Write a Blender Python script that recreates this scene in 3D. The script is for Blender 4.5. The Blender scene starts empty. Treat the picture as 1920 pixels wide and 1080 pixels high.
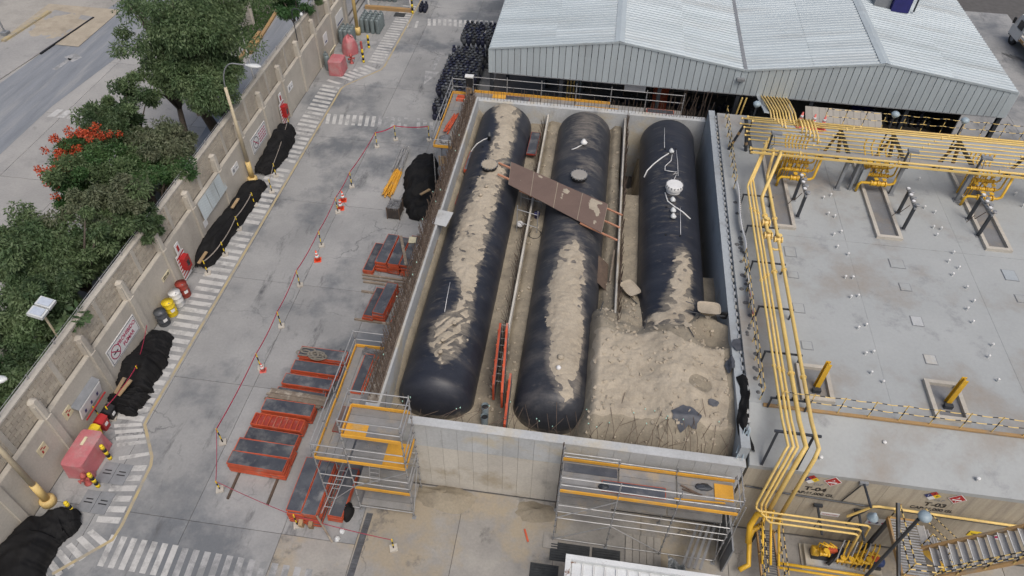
import bpy, math, random
import numpy as np
from mathutils import Vector, Matrix, noise
random.seed(7)
SC = bpy.context.scene
COL = SC.collection
R = math.radians
PI = math.pi

# ---------------------------------------------------------------- camera
cam = bpy.data.cameras.new('camera')
camo = bpy.data.objects.new('camera', cam)
COL.objects.link(camo)
SC.camera = camo
_r, _u, _f = [[0.990381, 0.136945, 0.019801], [-0.112118, 0.71036, 0.694851], [-0.08109, 0.690387, -0.718881]]
camo.matrix_world = Matrix(((_r[0], _u[0], -_f[0], 0), (_r[1], _u[1], -_f[1], 0), (_r[2], _u[2], -_f[2], 27.5), (0, 0, 0, 1)))
cam.sensor_width = 36
cam.lens = 25.219
cam.clip_end = 3000
cam.clip_start = 0.5

# ---------------------------------------------------------------- sky, sun, exposure (overcast)
W = bpy.data.worlds.new('World')
SC.world = W
W.use_nodes = True
nt = W.node_tree
sky = nt.nodes.new('ShaderNodeTexSky')
sky.sky_type = 'NISHITA'
sky.sun_disc = False
sky.sun_elevation = R(58)
sky.sun_rotation = R(146)
sky.air_density = 1.0
sky.dust_density = 6.0
sky.ozone_density = 1.5
nt.links.new(sky.outputs[0], nt.nodes['Background'].inputs[0])
nt.nodes['Background'].inputs[1].default_value = 0.122
sl = bpy.data.lights.new('sun', 'SUN')
sl.energy = 1.4
sl.angle = R(32)
sl.color = (1.0, 0.98, 0.95)
slo = bpy.data.objects.new('sun', sl)
COL.objects.link(slo)
slo.rotation_euler = Vector((0.28, -0.42, 0.86)).to_track_quat('Z', 'Y').to_euler()
SC.view_settings.view_transform = 'Standard'
SC.view_settings.look = 'None'
SC.view_settings.gamma = 1
SC.view_settings.exposure = -0.05
SC.cycles.max_bounces = 6

# ---------------------------------------------------------------- helpers
class MB:
    def __init__(s):
        s.v = []; s.f = []; s.mi = []; s.cur = 0
    def add(s, vs, fs):
        o = len(s.v)
        s.v += [tuple(v) for v in vs]
        s.f += [tuple(i + o for i in f) for f in fs]
        s.mi += [s.cur] * len(fs)
        return s
    def m(s, i):
        s.cur = i
        return s
    def box(s, x0, x1, y0, y1, z0, z1):
        return s.add([(x0,y0,z0),(x1,y0,z0),(x1,y1,z0),(x0,y1,z0),(x0,y0,z1),(x1,y0,z1),(x1,y1,z1),(x0,y1,z1)],
              [(0,3,2,1),(4,5,6,7),(0,1,5,4),(1,2,6,5),(2,3,7,6),(3,0,4,7)])
    def obox(s, c, sz, rz=0.0, rx=0.0, ry=0.0):
        M = Matrix.Rotation(rz,3,'Z') @ Matrix.Rotation(ry,3,'Y') @ Matrix.Rotation(rx,3,'X')
        c = Vector(c); a, b, d = sz[0]/2, sz[1]/2, sz[2]/2
        vs = [c + M @ Vector(q) for q in ((-a,-b,-d),(a,-b,-d),(a,b,-d),(-a,b,-d),(-a,-b,d),(a,-b,d),(a,b,d),(-a,b,d))]
        return s.add(vs, [(0,3,2,1),(4,5,6,7),(0,1,5,4),(1,2,6,5),(2,3,7,6),(3,0,4,7)])
    def bar(s, a, b, w, h, up=(0,0,1)):
        a = Vector(a); b = Vector(b); t = (b-a).normalized()
        u = Vector(up)
        if abs(t.dot(u)) > .99: u = Vector((1,0,0))
        sd = t.cross(u).normalized(); u = sd.cross(t)
        vs = []
        for p in (a, b):
            for i, j in ((-1,-1),(1,-1),(1,1),(-1,1)):
                vs.append(p + sd*(i*w/2) + u*(j*h/2))
        return s.add(vs, [(0,1,2,3),(7,6,5,4),(0,4,5,1),(1,5,6,2),(2,6,7,3),(3,7,4,0)])
    def tube(s, pts, r, n=6, cap=True):
        P = [Vector(p) for p in pts]
        k = len(P); o = len(s.v); rr = r if isinstance(r, (list, tuple)) else [r]*k
        ref = None
        for i, p in enumerate(P):
            t = (P[min(i+1,k-1)] - P[max(i-1,0)]).normalized()
            if 0 < i < k-1:
                t1 = (P[i]-P[i-1]).normalized(); t2 = (P[i+1]-P[i]).normalized()
                t = (t1+t2).normalized() if (t1+t2).length > 1e-4 else t1
            if ref is None:
                ref = Vector((0,0,1)) if abs(t.z) < .9 else Vector((1,0,0))
            a = (ref - t*ref.dot(t))
            if a.length < 1e-3: a = Vector((1,0,0)) if abs(t.x) < .9 else Vector((0,1,0)); a = a - t*a.dot(t)
            a.normalize(); ref = a; b = t.cross(a)
            for j in range(n):
                an = 2*PI*j/n
                s.v.append(tuple(p + (a*math.cos(an) + b*math.sin(an))*rr[i]))
        nf = 0
        for i in range(k-1):
            for j in range(n):
                s.f.append((o+i*n+j, o+i*n+(j+1)%n, o+(i+1)*n+(j+1)%n, o+(i+1)*n+j)); nf += 1
        if cap:
            s.f.append(tuple(o+j for j in reversed(range(n)))); s.f.append(tuple(o+(k-1)*n+j for j in range(n))); nf += 2
        s.mi += [s.cur]*nf
        return s
    def lathe(s, c, prof, n=12, axis='Z', ph=0.0):
        o = len(s.v); k = len(prof); nf = 0
        for r_, h in prof:
            for j in range(n):
                an = 2*PI*j/n + ph; x = r_*math.cos(an); y = r_*math.sin(an)
                q = (x, y, h) if axis == 'Z' else ((x, h, -y) if axis == 'Y' else (h, x, y))
                s.v.append((c[0]+q[0], c[1]+q[1], c[2]+q[2]))
        for i in range(k-1):
            for j in range(n):
                s.f.append((o+i*n+j, o+i*n+(j+1)%n, o+(i+1)*n+(j+1)%n, o+(i+1)*n+j)); nf += 1
        s.f.append(tuple(o+j for j in reversed(range(n)))); s.f.append(tuple(o+(k-1)*n+j for j in range(n))); nf += 2
        s.mi += [s.cur]*nf
        return s
    def prism(s, poly, z0, z1):
        n = len(poly)
        a = sum(poly[i][0]*poly[(i+1)%n][1]-poly[(i+1)%n][0]*poly[i][1] for i in range(n))
        if a < 0: poly = poly[::-1]
        vs = [(p[0],p[1],z0) for p in poly] + [(p[0],p[1],z1) for p in poly]
        return s.add(vs, [tuple(reversed(range(n))), tuple(range(n,2*n))] + [(i,(i+1)%n,n+(i+1)%n,n+i) for i in range(n)])
    def sheet(s, poly, z):
        n = len(poly)
        a = sum(poly[i][0]*poly[(i+1)%n][1]-poly[(i+1)%n][0]*poly[i][1] for i in range(n))
        if a < 0: poly = poly[::-1]
        return s.add([(p[0],p[1],z) for p in poly], [tuple(range(n))])
    def grid(s, fn, nu, nv):
        o = len(s.v); nf = 0
        for j in range(nv+1):
            for i in range(nu+1):
                s.v.append(tuple(fn(i/nu, j/nv)))
        for j in range(nv):
            for i in range(nu):
                a = o+j*(nu+1)+i
                s.f.append((a, a+1, a+nu+2, a+nu+1)); nf += 1
        s.mi += [s.cur]*nf
        return s
    def build(s, name, mat, parent=None, smooth=False, org=None):
        me = bpy.data.meshes.new(name)
        if parent is not None:
            org = ORG.get(parent.name, (0,0,0))
        elif org is None:
            a = np.array(s.v); lo = a.min(0); hi = a.max(0)
            org = ((lo[0]+hi[0])/2, (lo[1]+hi[1])/2, lo[2])
        a = np.array(s.v, dtype=np.float64) - np.array(org)
        me.from_pydata(a.tolist(), [], s.f)
        ms = mat if isinstance(mat, (list, tuple)) else [mat]
        for q in ms: me.materials.append(q)
        if len(ms) > 1: me.polygons.foreach_set('material_index', s.mi)
        if smooth: me.polygons.foreach_set('use_smooth', [True]*len(s.f))
        me.update()
        o = bpy.data.objects.new(name, me)
        COL.objects.link(o)
        ORG[o.name] = tuple(org)
        if parent is not None: o.parent = parent
        else: o.location = org
        return o
ORG = {}
def tag(o, label=None, cat=None, group=None, kind=None):
    if label: o['label'] = label
    if cat: o['category'] = cat
    if group: o['group'] = group
    if kind: o['kind'] = kind
    return o
def thing(name, loc, label, cat, group=None):
    o = bpy.data.objects.new(name, None)
    o.empty_display_size = .2
    COL.objects.link(o); o.location = loc; ORG[o.name] = tuple(loc)
    return tag(o, label, cat, group)
def copy_tree(o, parent=None):
    c = o.copy(); COL.objects.link(c); c.parent = parent
    for ch in list(o.children): copy_tree(ch, c)
    return c
def struct(name, mb, mat, parent=None, smooth=False):
    o = mb.build(name, mat, parent, smooth, org=(0,0,0) if parent is None else None)
    if parent is None: o['kind'] = 'structure'
    return o
def one(name, mb, mat, label, cat, group=None, smooth=False):
    return tag(mb.build(name, mat, None, smooth), label, cat, group)
ORD = ['first','second','third','fourth','fifth','sixth','seventh','eighth','ninth','tenth','eleventh','twelfth','thirteenth','fourteenth','fifteenth','sixteenth','seventeenth','eighteenth','nineteenth','twentieth']
def nz(x, y, z=0.0, s=1.0):
    return noise.noise(Vector((x*s, y*s, z*s)))
def fbm(x, y, z=0.0, s=1.0, o=4):
    v = 0; a = 1.0
    for i in range(o):
        v += a*noise.noise(Vector((x*s+i*7.1, y*s-i*3.3, z*s))); a *= .5; s *= 2.1
    return v

# ---------------------------------------------------------------- materials
def _n(t, k, **kw):
    n = t.nodes.new(k)
    for a, b in kw.items(): setattr(n, a, b)
    return n
def mat(name, c1, c2=None, scale=1.0, rough=.7, metal=0.0, bump=0.0, bscale=None, c3=None, s3=.2, w3=(.5,.62), rnd=0.0, st=(1,1,1), st3=(1,1,1), fine=.12, rr=.1, w2=(.35,.65), trans=0.0, det=6, c4=None, s4=1.0, w4=(.6,.7), st4=(1,1,1), spec=None, crack=None, attr=None):
    m = bpy.data.materials.new(name); m.use_nodes = True
    t = m.node_tree; bs = t.nodes['Principled BSDF']
    L = t.links.new
    geo = _n(t, 'ShaderNodeNewGeometry')
    def noi(sc, stv, detail=6, ro=.6):
        mp = _n(t, 'ShaderNodeMapping'); mp.inputs['Scale'].default_value = stv
        L(geo.outputs['Position'], mp.inputs[0])
        q = _n(t, 'ShaderNodeTexNoise'); q.inputs['Scale'].default_value = sc
        q.inputs['Detail'].default_value = detail; q.inputs['Roughness'].default_value = ro
        L(mp.outputs[0], q.inputs['Vector'])
        return q
    def mix(fac, a, b):
        x = _n(t, 'ShaderNodeMix', data_type='RGBA')
        if isinstance(fac, float): x.inputs[0].default_value = fac
        else: L(fac, x.inputs[0])
        for i, q in ((6, a), (7, b)):
            if isinstance(q, tuple): x.inputs[i].default_value = (*q, 1)
            else: L(q, x.inputs[i])
        return x.outputs[2]
    def ramp(src, lo, hi):
        x = _n(t, 'ShaderNodeMapRange'); x.inputs[1].default_value = lo; x.inputs[2].default_value = hi
        L(src, x.inputs[0]); return x.outputs[0]
    if c2 is None: c2 = tuple(v*.8 for v in c1)
    n1 = noi(scale, st, det)
    col = mix(ramp(n1.outputs[0], *w2), c1, c2)
    if c3 is not None:
        n3 = noi(s3, st3, 8, .65)
        col = mix(ramp(n3.outputs[0], *w3), col, c3)
    if c4 is not None:
        n5 = noi(s4, st4, 10, .72)
        col = mix(ramp(n5.outputs[0], *w4), col, c4)
    if attr is not None:
        at = _n(t, 'ShaderNodeAttribute'); at.attribute_name = 'dust'
        nd = noi(attr[1], attr[2], 10, .7)
        ma = _n(t, 'ShaderNodeMath', operation='MULTIPLY_ADD'); L(nd.outputs[0], ma.inputs[0]); ma.inputs[1].default_value = 1.9; ma.inputs[2].default_value = -.95
        mb_ = _n(t, 'ShaderNodeMath', operation='ADD'); L(ma.outputs[0], mb_.inputs[0]); L(at.outputs['Fac'], mb_.inputs[1])
        col = mix(ramp(mb_.outputs[0], .22, 1.05), col, attr[0])
    if crack is not None:
        nw = noi(1.1, (1,1,1), 6, .6)
        wv = _n(t, 'ShaderNodeVectorMath', operation='MULTIPLY_ADD'); L(nw.outputs[1], wv.inputs[0]); wv.inputs[1].default_value = (1.1,1.1,1.1); L(geo.outputs['Position'], wv.inputs[2])
        vo = _n(t, 'ShaderNodeTexVoronoi', feature='DISTANCE_TO_EDGE'); vo.inputs['Scale'].default_value = crack[0]; L(wv.outputs[0], vo.inputs['Vector'])
        nm = noi(crack[0]*.9, (1,1,1), 2, .5)
        f1 = _n(t, 'ShaderNodeMapRange'); f1.inputs[1].default_value = .002; f1.inputs[2].default_value = .009; f1.inputs[3].default_value = 1; f1.inputs[4].default_value = 0; L(vo.outputs['Distance'], f1.inputs[0])
        f2 = ramp(nm.outputs[0], .5, .62)
        mu_ = _n(t, 'ShaderNodeMath', operation='MULTIPLY'); L(f1.outputs[0], mu_.inputs[0]); L(f2, mu_.inputs[1])
        col = mix(mu_.outputs[0], col, crack[1])
    n4 = noi(scale*9+6, (1,1,1), 3, .7)
    if spec is not None: bs.inputs['Specular IOR Level'].default_value = spec
    hsv = _n(t, 'ShaderNodeHueSaturation')
    L(col, hsv.inputs['Color'])
    v = ramp(n4.outputs[0], .2, .8)
    mr = _n(t, 'ShaderNodeMapRange'); mr.inputs[3].default_value = 1-fine; mr.inputs[4].default_value = 1+fine
    L(v, mr.inputs[0]); val = mr.outputs[0]
    if rnd:
        oi = _n(t, 'ShaderNodeObjectInfo'); m2 = _n(t, 'ShaderNodeMapRange'); m2.inputs[3].default_value = 1-rnd; m2.inputs[4].default_value = 1+rnd
        L(oi.outputs['Random'], m2.inputs[0]); mu = _n(t, 'ShaderNodeMath', operation='MULTIPLY'); L(val, mu.inputs[0]); L(m2.outputs[0], mu.inputs[1]); val = mu.outputs[0]
    L(val, hsv.inputs['Value'])
    L(hsv.outputs[0], bs.inputs['Base Color'])
    m3 = _n(t, 'ShaderNodeMapRange'); m3.inputs[3].default_value = max(0, rough-rr); m3.inputs[4].default_value = min(1, rough+rr)
    L(n1.outputs[0], m3.inputs[0]); L(m3.outputs[0], bs.inputs['Roughness'])
    bs.inputs['Metallic'].default_value = metal
    if bump:
        nb = noi(bscale or scale*5, st, 5, .6)
        b = _n(t, 'ShaderNodeBump'); b.inputs['Strength'].default_value = 1; b.inputs['Distance'].default_value = bump
        L(nb.outputs[0], b.inputs['Height']); L(b.outputs[0], bs.inputs['Normal'])
    if trans:
        tr = _n(t, 'ShaderNodeBsdfTranslucent'); L(hsv.outputs[0], tr.inputs[0])
        ms = _n(t, 'ShaderNodeMixShader'); ms.inputs[0].default_value = trans
        L(bs.outputs[0], ms.inputs[1]); L(tr.outputs[0], ms.inputs[2]); L(ms.outputs[0], t.nodes['Material Output'].inputs[0])
    m['bs'] = 1
    return m
M = {}
M['yard'] = mat('yard_concrete', (.325,.325,.318), (.235,.238,.236), .28, .85, bump=.004, bscale=9, c3=(.145,.155,.165), s3=.17, w3=(.50,.61), rnd=.08, det=11, fine=.1, c4=(.10,.103,.107), s4=.6, w4=(.57,.70), st4=(1.8,.5,1), crack=(.25,(.15,.153,.156)))
M['joint'] = mat('joint_filler', (.11,.105,.1), None, 2, .9)
M['apron'] = mat('sandy_concrete', (.33,.315,.285), (.215,.207,.195), .4, .9, bump=.008, bscale=6, c3=(.325,.28,.21), s3=.28, w3=(.48,.58), rnd=.05, det=11, c4=(.12,.116,.108), s4=.65, w4=(.57,.70), crack=(.26,(.15,.14,.13)))
M['street_con'] = mat('street_concrete', (.37,.36,.34), (.29,.285,.275), .22, .9, bump=.003, bscale=8, c3=(.24,.235,.23), s3=.2, w3=(.52,.68), det=10, rnd=.06, c4=(.19,.185,.18), s4=.6, w4=(.62,.76))
M['asphalt'] = mat('worn_asphalt', (.235,.25,.27), (.185,.20,.22), .5, .9, bump=.003, bscale=14, c3=(.29,.295,.295), s3=.5, w3=(.5,.7), st=(3.2,.35,1), st3=(3.2,.3,1))
M['dirt'] = mat('bare_dirt', (.30,.285,.255), (.23,.22,.20), .2, .95, bump=.03, bscale=2, c3=(.36,.34,.305), s3=.12, w3=(.5,.6), st=(1,1.6,1), det=9)
M['soil'] = mat('leafy_soil', (.12,.11,.085), (.19,.18,.16), .5, .95, bump=.03, bscale=3, c3=(.06,.08,.035), s3=.6, w3=(.5,.6))
M['white_paint'] = mat('worn_white_paint', (.53,.525,.505), (.43,.425,.41), 1.2, .8, c3=(.25,.25,.245), s3=1.5, w3=(.48,.66), det=10)
M['white_faint'] = mat('faded_white_paint', (.40,.40,.395), (.32,.32,.32), 1.5, .8, c3=(.23,.235,.235), s3=1.6, w3=(.43,.57), det=10)
M['yellow_paint'] = mat('faded_yellow_paint', (.44,.35,.18), (.36,.31,.22), 1.5, .85, c3=(.28,.27,.24), s3=1.2, w3=(.48,.68))
M['plaster'] = mat('wall_plaster', (.51,.475,.41), (.43,.40,.345), .5, .9, bump=.004, bscale=7, c3=(.36,.33,.285), s3=.5, w3=(.50,.70), st3=(1,1,.6), det=10, c4=(.27,.25,.22), s4=.8, w4=(.60,.76), st4=(1,1,.35))
M['brick'] = mat('tan_brick', (.48,.43,.345), (.395,.35,.285), 1.5, .9, bump=.004, bscale=20, rnd=.13, c3=(.33,.295,.24), s3=.5, w3=(.50,.68))
M['mortar'] = mat('brick_mortar', (.29,.265,.22), (.24,.22,.185), 1.0, .95)
M['ledge'] = mat('dark_ledge_gap', (.10,.09,.075), None, 3, .95)
M['conc'] = mat('cast_concrete', (.47,.485,.485), (.38,.39,.39), .6, .85, bump=.004, bscale=8, c3=(.46,.42,.335), s3=.4, w3=(.50,.62), st3=(1,1,1.4), det=10, rnd=.05, c4=(.25,.25,.245), s4=.7, w4=(.58,.75), st4=(1.2,1,.5))
M['conc_blue'] = mat('coated_concrete', (.38,.415,.43), (.32,.35,.37), .5, .7, c3=(.26,.27,.27), s3=.7, w3=(.54,.72), st=(1,.6,1))
M['front'] = mat('board_marked_concrete', (.42,.375,.29), (.34,.30,.235), 1.2, .9, bump=.006, bscale=5, c3=(.20,.185,.16), s3=.8, w3=(.55,.78), st=(5,1,.25), st3=(3,1,.3))
M['roof'] = mat('roof_screed', (.375,.39,.385), (.315,.33,.327), .2, .8, bump=.002, bscale=10, c3=(.29,.268,.238), s3=.2, w3=(.52,.66), det=11, fine=.06, c4=(.20,.205,.21), s4=.45, w4=(.57,.74))
M['sand'] = mat('sand', (.30,.262,.197), (.24,.208,.155), .7, .95, bump=.03, bscale=4, c3=(.19,.165,.125), s3=.45, w3=(.48,.66), det=10, fine=.18)
M['sand_dry'] = mat('dry_sand', (.415,.36,.278), (.345,.298,.228), 1.0, .95, bump=.02, bscale=6, c3=(.28,.24,.182), s3=.7, w3=(.52,.70), fine=.16, det=10)
M['tank'] = mat('tank_coating', (.018,.020,.028), (.030,.033,.043), .8, .45, bump=.012, bscale=1.6, c3=(.075,.07,.068), s3=.5, w3=(.55,.85), st=(.5,2.2,.5), st3=(.6,2.8,.6), det=9, rr=.14, fine=.25, attr=((.30,.262,.20),1.4,(1.2,3.5,1.2)))
M['tank_dust'] = mat('dusty_tank_coating', (.022,.024,.031), (.040,.042,.048), .7, .5, bump=.012, bscale=1.6, c3=(.12,.108,.098), s3=.5, w3=(.52,.82), st=(.6,2.2,.6), st3=(.8,2.2,.8), det=9, fine=.25, attr=((.27,.238,.195),1.2,(1.0,3.0,1.0)))
M['tarp'] = mat('black_tarp', (.006,.006,.0065), (.011,.011,.0115), .8, .8, bump=.03, bscale=1.3, spec=.25, c3=(.020,.019,.018), s3=.7, w3=(.55,.75))
M['pvc_red'] = mat('faded_red_cover', (.50,.155,.17), (.42,.13,.14), 1.5, .6, bump=.012, bscale=4, c3=(.42,.27,.26), s3=.9, w3=(.5,.7))
M['red'] = mat('red_paint', (.42,.02,.02), (.34,.02,.02), 2, .5)
M['hydrant'] = mat('faded_hydrant_red', (.40,.09,.08), (.33,.07,.06), 3, .6)
M['form_red'] = mat('formwork_red_steel', (.54,.095,.036), (.42,.068,.026), 2.0, .6, c3=(.33,.20,.155), s3=2.2, w3=(.54,.74), rnd=.18, det=10)
M['form_dull'] = mat('formwork_dull_red_steel', (.30,.04,.025), (.22,.03,.02), 2.0, .6, c3=(.25,.15,.12), s3=2.6, w3=(.55,.75), rnd=.12)
M['form_face'] = mat('formwork_face', (.042,.047,.060), (.088,.094,.104), 1.1, .55, c3=(.23,.225,.215), s3=1.3, w3=(.50,.76), rnd=.25, det=10)
M['steel'] = mat('galvanised_steel', (.42,.42,.41), (.33,.33,.33), 3, .5, metal=.35, rnd=.1)
M['steel_mid'] = mat('weathered_steel', (.20,.205,.21), (.14,.14,.145), 3, .55, metal=.3, rnd=.15)
M['deck'] = mat('steel_deck_plank', (.27,.265,.255), (.22,.215,.205), 2, .7, metal=.15, c3=(.33,.28,.21), s3=1.2, w3=(.52,.7), rnd=.12)
M['toe'] = mat('yellow_toe_board', (.72,.37,.04), (.60,.30,.035), 1.5, .6, c3=(.45,.32,.16), s3=1.3, w3=(.54,.75), rnd=.1)
M['wood'] = mat('timber', (.36,.255,.14), (.28,.19,.10), 2, .8, st=(1,1,1), bump=.004, c3=(.22,.17,.12), s3=1.5, rnd=.2)
M['wood_old'] = mat('old_timber', (.23,.185,.14), (.14,.11,.085), 2, .9, bump=.006, c3=(.36,.32,.26), s3=2, w3=(.52,.66), rnd=.25)
M['ply'] = mat('brown_plywood', (.165,.112,.088), (.14,.095,.076), .8, .65, c3=(.175,.12,.096), s3=.6, w3=(.5,.8), rnd=.06, det=10)
M['batten'] = mat('orange_batten', (.52,.25,.15), (.42,.2,.12), 3, .7)
M['rust'] = mat('rusty_rebar', (.135,.095,.068), (.09,.064,.048), 4, .85, rnd=.2)
M['capg'] = mat('mint_rebar_cap', (.45,.75,.62), None, 3, .5)
M['pipe'] = mat('yellow_pipe', (.76,.55,.19), (.68,.48,.15), 1.2, .5, c3=(.55,.40,.2), s3=1.4, w3=(.55,.75), rnd=.05)
M['valve'] = mat('deep_yellow_valve', (.74,.45,.03), (.62,.36,.03), 2, .45)
M['dark'] = mat('dark_steel', (.05,.055,.065), (.035,.04,.045), 2, .5, metal=.2)
M['black'] = mat('black_rubber', (.014,.014,.015), None, 3, .6)
M['grey'] = mat('grey_steel', (.24,.25,.26), (.19,.2,.21), 2, .6)
M['lampw'] = mat('lamp_enamel', (.62,.64,.63), (.52,.54,.54), 3, .4)
M['lampb'] = mat('bluish_lamp_enamel', (.34,.42,.46), (.27,.34,.38), 3, .4)
M['cream'] = mat('cream_pole_paint', (.58,.50,.35), (.48,.41,.29), 2, .6)
M['cream_y'] = mat('yellow_pole_base', (.68,.50,.20), (.58,.42,.17), 2, .6)
M['white'] = mat('white_enamel', (.72,.72,.70), (.64,.64,.62), 2, .5)
M['rustwhite'] = mat('rust_worn_white_steel', (.66,.68,.68), (.58,.6,.6), 1.2, .5, c3=(.16,.07,.035), s3=1.6, w3=(.60,.66))
M['signw'] = mat('sign_white', (.74,.74,.73), (.68,.68,.67), 2, .5)
M['signred'] = mat('sign_magenta_red', (.45,.02,.10), None, 3, .5)
M['signblack'] = mat('sign_black', (.02,.02,.022), None, 3, .5)
M['signyel'] = mat('sign_pale_yellow', (.68,.62,.42), None, 3, .6)
M['signgreen'] = mat('sign_green', (.03,.17,.06), None, 3, .5)
M['signblue'] = mat('sign_blue', (.03,.04,.16), None, 3, .5)
M['yel'] = mat('bright_yellow', (.80,.58,.02), (.7,.5,.02), 3, .5)
M['orange'] = mat('cone_orange', (.80,.09,.03), (.7,.08,.03), 3, .5)
M['conepink'] = mat('faded_cone_pink', (.75,.17,.14), None, 3, .5)
M['tape'] = mat('red_barrier_tape', (.50,.035,.09), None, 3, .5)
M['rope'] = mat('pale_webbing', (.46,.40,.34), None, 3, .8)
M['sling'] = mat('grey_canvas_sling', (.22,.20,.165), (.17,.155,.13), 4, .9)
M['cyl_d'] = mat('dark_gas_cylinder', (.085,.092,.10), (.05,.054,.063), 3, .5, rnd=.5)
M['cyl_n'] = mat('navy_gas_cylinder', (.020,.024,.050), (.016,.018,.034), 3, .5, rnd=.4)
M['cyl_g'] = mat('grey_gas_cylinder', (.16,.195,.20), (.13,.16,.165), 3, .5, rnd=.1)
M['navy'] = mat('navy_plastic', (.02,.02,.14), None, 3, .5)
M['blue'] = mat('blue_motor', (.02,.05,.16), (.02,.04,.12), 3, .5)
M['shed'] = mat('shed_sheet', (.45,.505,.525), (.40,.455,.475), .4, .5, c3=(.33,.355,.355), s3=.35, w3=(.52,.76), st=(.35,1.5,1), st3=(.30,2.2,1), rnd=.07, fine=.06, det=9, c4=(.27,.28,.275), s4=.8, w4=(.62,.82), st4=(.3,3,1))
M['shed_gable'] = mat('gable_sheet', (.42,.475,.495), (.38,.43,.45), .6, .5, c3=(.33,.355,.36), s3=.5, w3=(.54,.78), st=(1,1,.5), st3=(1,1,.4), rnd=.05, fine=.05)
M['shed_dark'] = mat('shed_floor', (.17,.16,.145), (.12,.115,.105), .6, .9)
M['cladb'] = mat('beige_cladding', (.34,.32,.285), (.29,.275,.25), .6, .7, rnd=.06)
M['glass'] = mat('dark_glass', (.02,.022,.028), None, 3, .1)
M['led'] = mat('floodlight_glass', (.50,.55,.62), (.42,.47,.54), 6, .2)
M['bark'] = mat('bark', (.115,.095,.075), (.075,.06,.05), 3, .9, bump=.02)
M['leaf_a'] = mat('pepper_tree_leaf', (0.121,0.190,0.081), (0.060,0.109,0.044), .7, .6, c3=(0.165, 0.225, 0.105), s3=.9, w3=(.46,.62), trans=.35, fine=.35)
M['leaf_b'] = mat('dark_leaf', (0.081,0.136,0.057), (0.044,0.078,0.033), .7, .6, c3=(0.115, 0.165, 0.075), s3=.9, w3=(.46,.62), trans=.35, fine=.35)
M['leaf_c'] = mat('olive_leaf', (0.155,0.184,0.101), (0.086,0.109,0.060), .7, .6, c3=(0.19, 0.205, 0.125), s3=.9, w3=(.46,.62), trans=.35, fine=.35)
M['leaf_d'] = mat('bright_green_leaf', (0.069,0.161,0.048), (0.037,0.092,0.029), .7, .6, c3=(0.1, 0.18, 0.06), s3=.9, w3=(.46,.62), trans=.35, fine=.35)
M['flower'] = mat('red_orange_blossom', (.55,.10,.035), (.44,.065,.025), 2.0, .6, trans=.2, fine=.25)
M['kerb'] = mat('ochre_kerb', (.40,.245,.095), (.33,.21,.1), 1.5, .8, c3=(.26,.22,.17), s3=1, w3=(.52,.7))
M['grass'] = mat('grass_blades', (.06,.13,.03), (.04,.09,.025), 2, .7, trans=.2)
M['film'] = mat('crumpled_silver_sheet', (.45,.47,.48), (.35,.37,.38), 2, .25, metal=.6, bump=.02, bscale=3)
M['mesh'] = mat('dark_plastic_mat', (.045,.05,.052), (.03,.033,.036), 4, .7)
M['greysheet'] = mat('grey_sheet', (.13,.13,.13), (.10,.10,.10), 1, .6)
M['scrape'] = mat('exposed_dark_membrane', (.075,.08,.095), (.055,.06,.07), 3, .6)
M['soilrust'] = mat('rust_stained_wall_top', (.21,.175,.14), (.13,.105,.085), 3.0, .95, bump=.01, c3=(.28,.25,.21), s3=2.5, w3=(.52,.65))
M['conc_cream'] = mat('cream_cast_concrete', (.54,.51,.445), (.46,.435,.385), .6, .85, bump=.004, bscale=8, c3=(.38,.33,.25), s3=.5, w3=(.50,.64), det=10, rnd=.05, c4=(.29,.275,.245), s4=.8, w4=(.58,.75), st4=(1.2,1,.5))
M['sump'] = mat('sump_floor', (.20,.205,.21), (.155,.155,.155), .9, .8, c3=(.24,.215,.185), s3=.9, w3=(.5,.66))
M['leaf_l'] = mat('light_leaf', (.15,.215,.095), (.095,.145,.06), .9, .6, trans=.35, fine=.35)

def ss(a, b, x):
    t = max(0,min(1,(x-a)/(b-a))); return t*t*(3-2*t)

# ================================================================ ground, yard, street
struct('ground', MB().sheet([(-400,-300),(400,-300),(400,500),(-400,500)], -.07), M['dirt'])
base = struct('yard_base', MB().box(-20.5,40,-4,75,-.06,-.03), M['joint'])
def slabs(parent, xs, ys, m, name='slab', gap=.011, skip=None):
    for i in range(len(xs)-1):
        for j in range(len(ys)-1):
            if skip and skip((xs[i]+xs[i+1])/2, (ys[j]+ys[j+1])/2): continue
            dz = random.uniform(-.003,.002)
            MB().box(xs[i]+gap, xs[i+1]-gap, ys[j]+gap, ys[j+1]-gap, -.05, dz).build(name, m, parent)
YS = [-2.0,4.8,11.5,18.2,24.9,31.6,38.3,45.0,51.7,58.4,66.0]
slabs(base, [-20.35,-18.0,-14.15,-10.3,-7.3], YS, M['yard'], skip=lambda x,y: x>-10.3 and y<11.5)
slabs(base, [-10.3,-7.3], [-2.0,4.8,11.5], M['apron'])
slabs(base, [-7.3,-3.4,.5,3.9,7.3], [-2.0,4.8,9.9,14.45], M['apron'])
slabs(base, [7.3,12.2,18.0,26.0], [-2.0,8.0,14.45], M['apron'])
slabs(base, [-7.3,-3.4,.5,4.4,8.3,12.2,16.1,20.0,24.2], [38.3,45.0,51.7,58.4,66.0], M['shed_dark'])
slabs(base, [24.2,29.5,35.0], [14.5,24.9,31.6,38.3,45.0,51.7,58.4,66.0], M['yard'])
slabs(base, [-7.3,24.2], [37.75,38.3], M['yard'])

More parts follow.
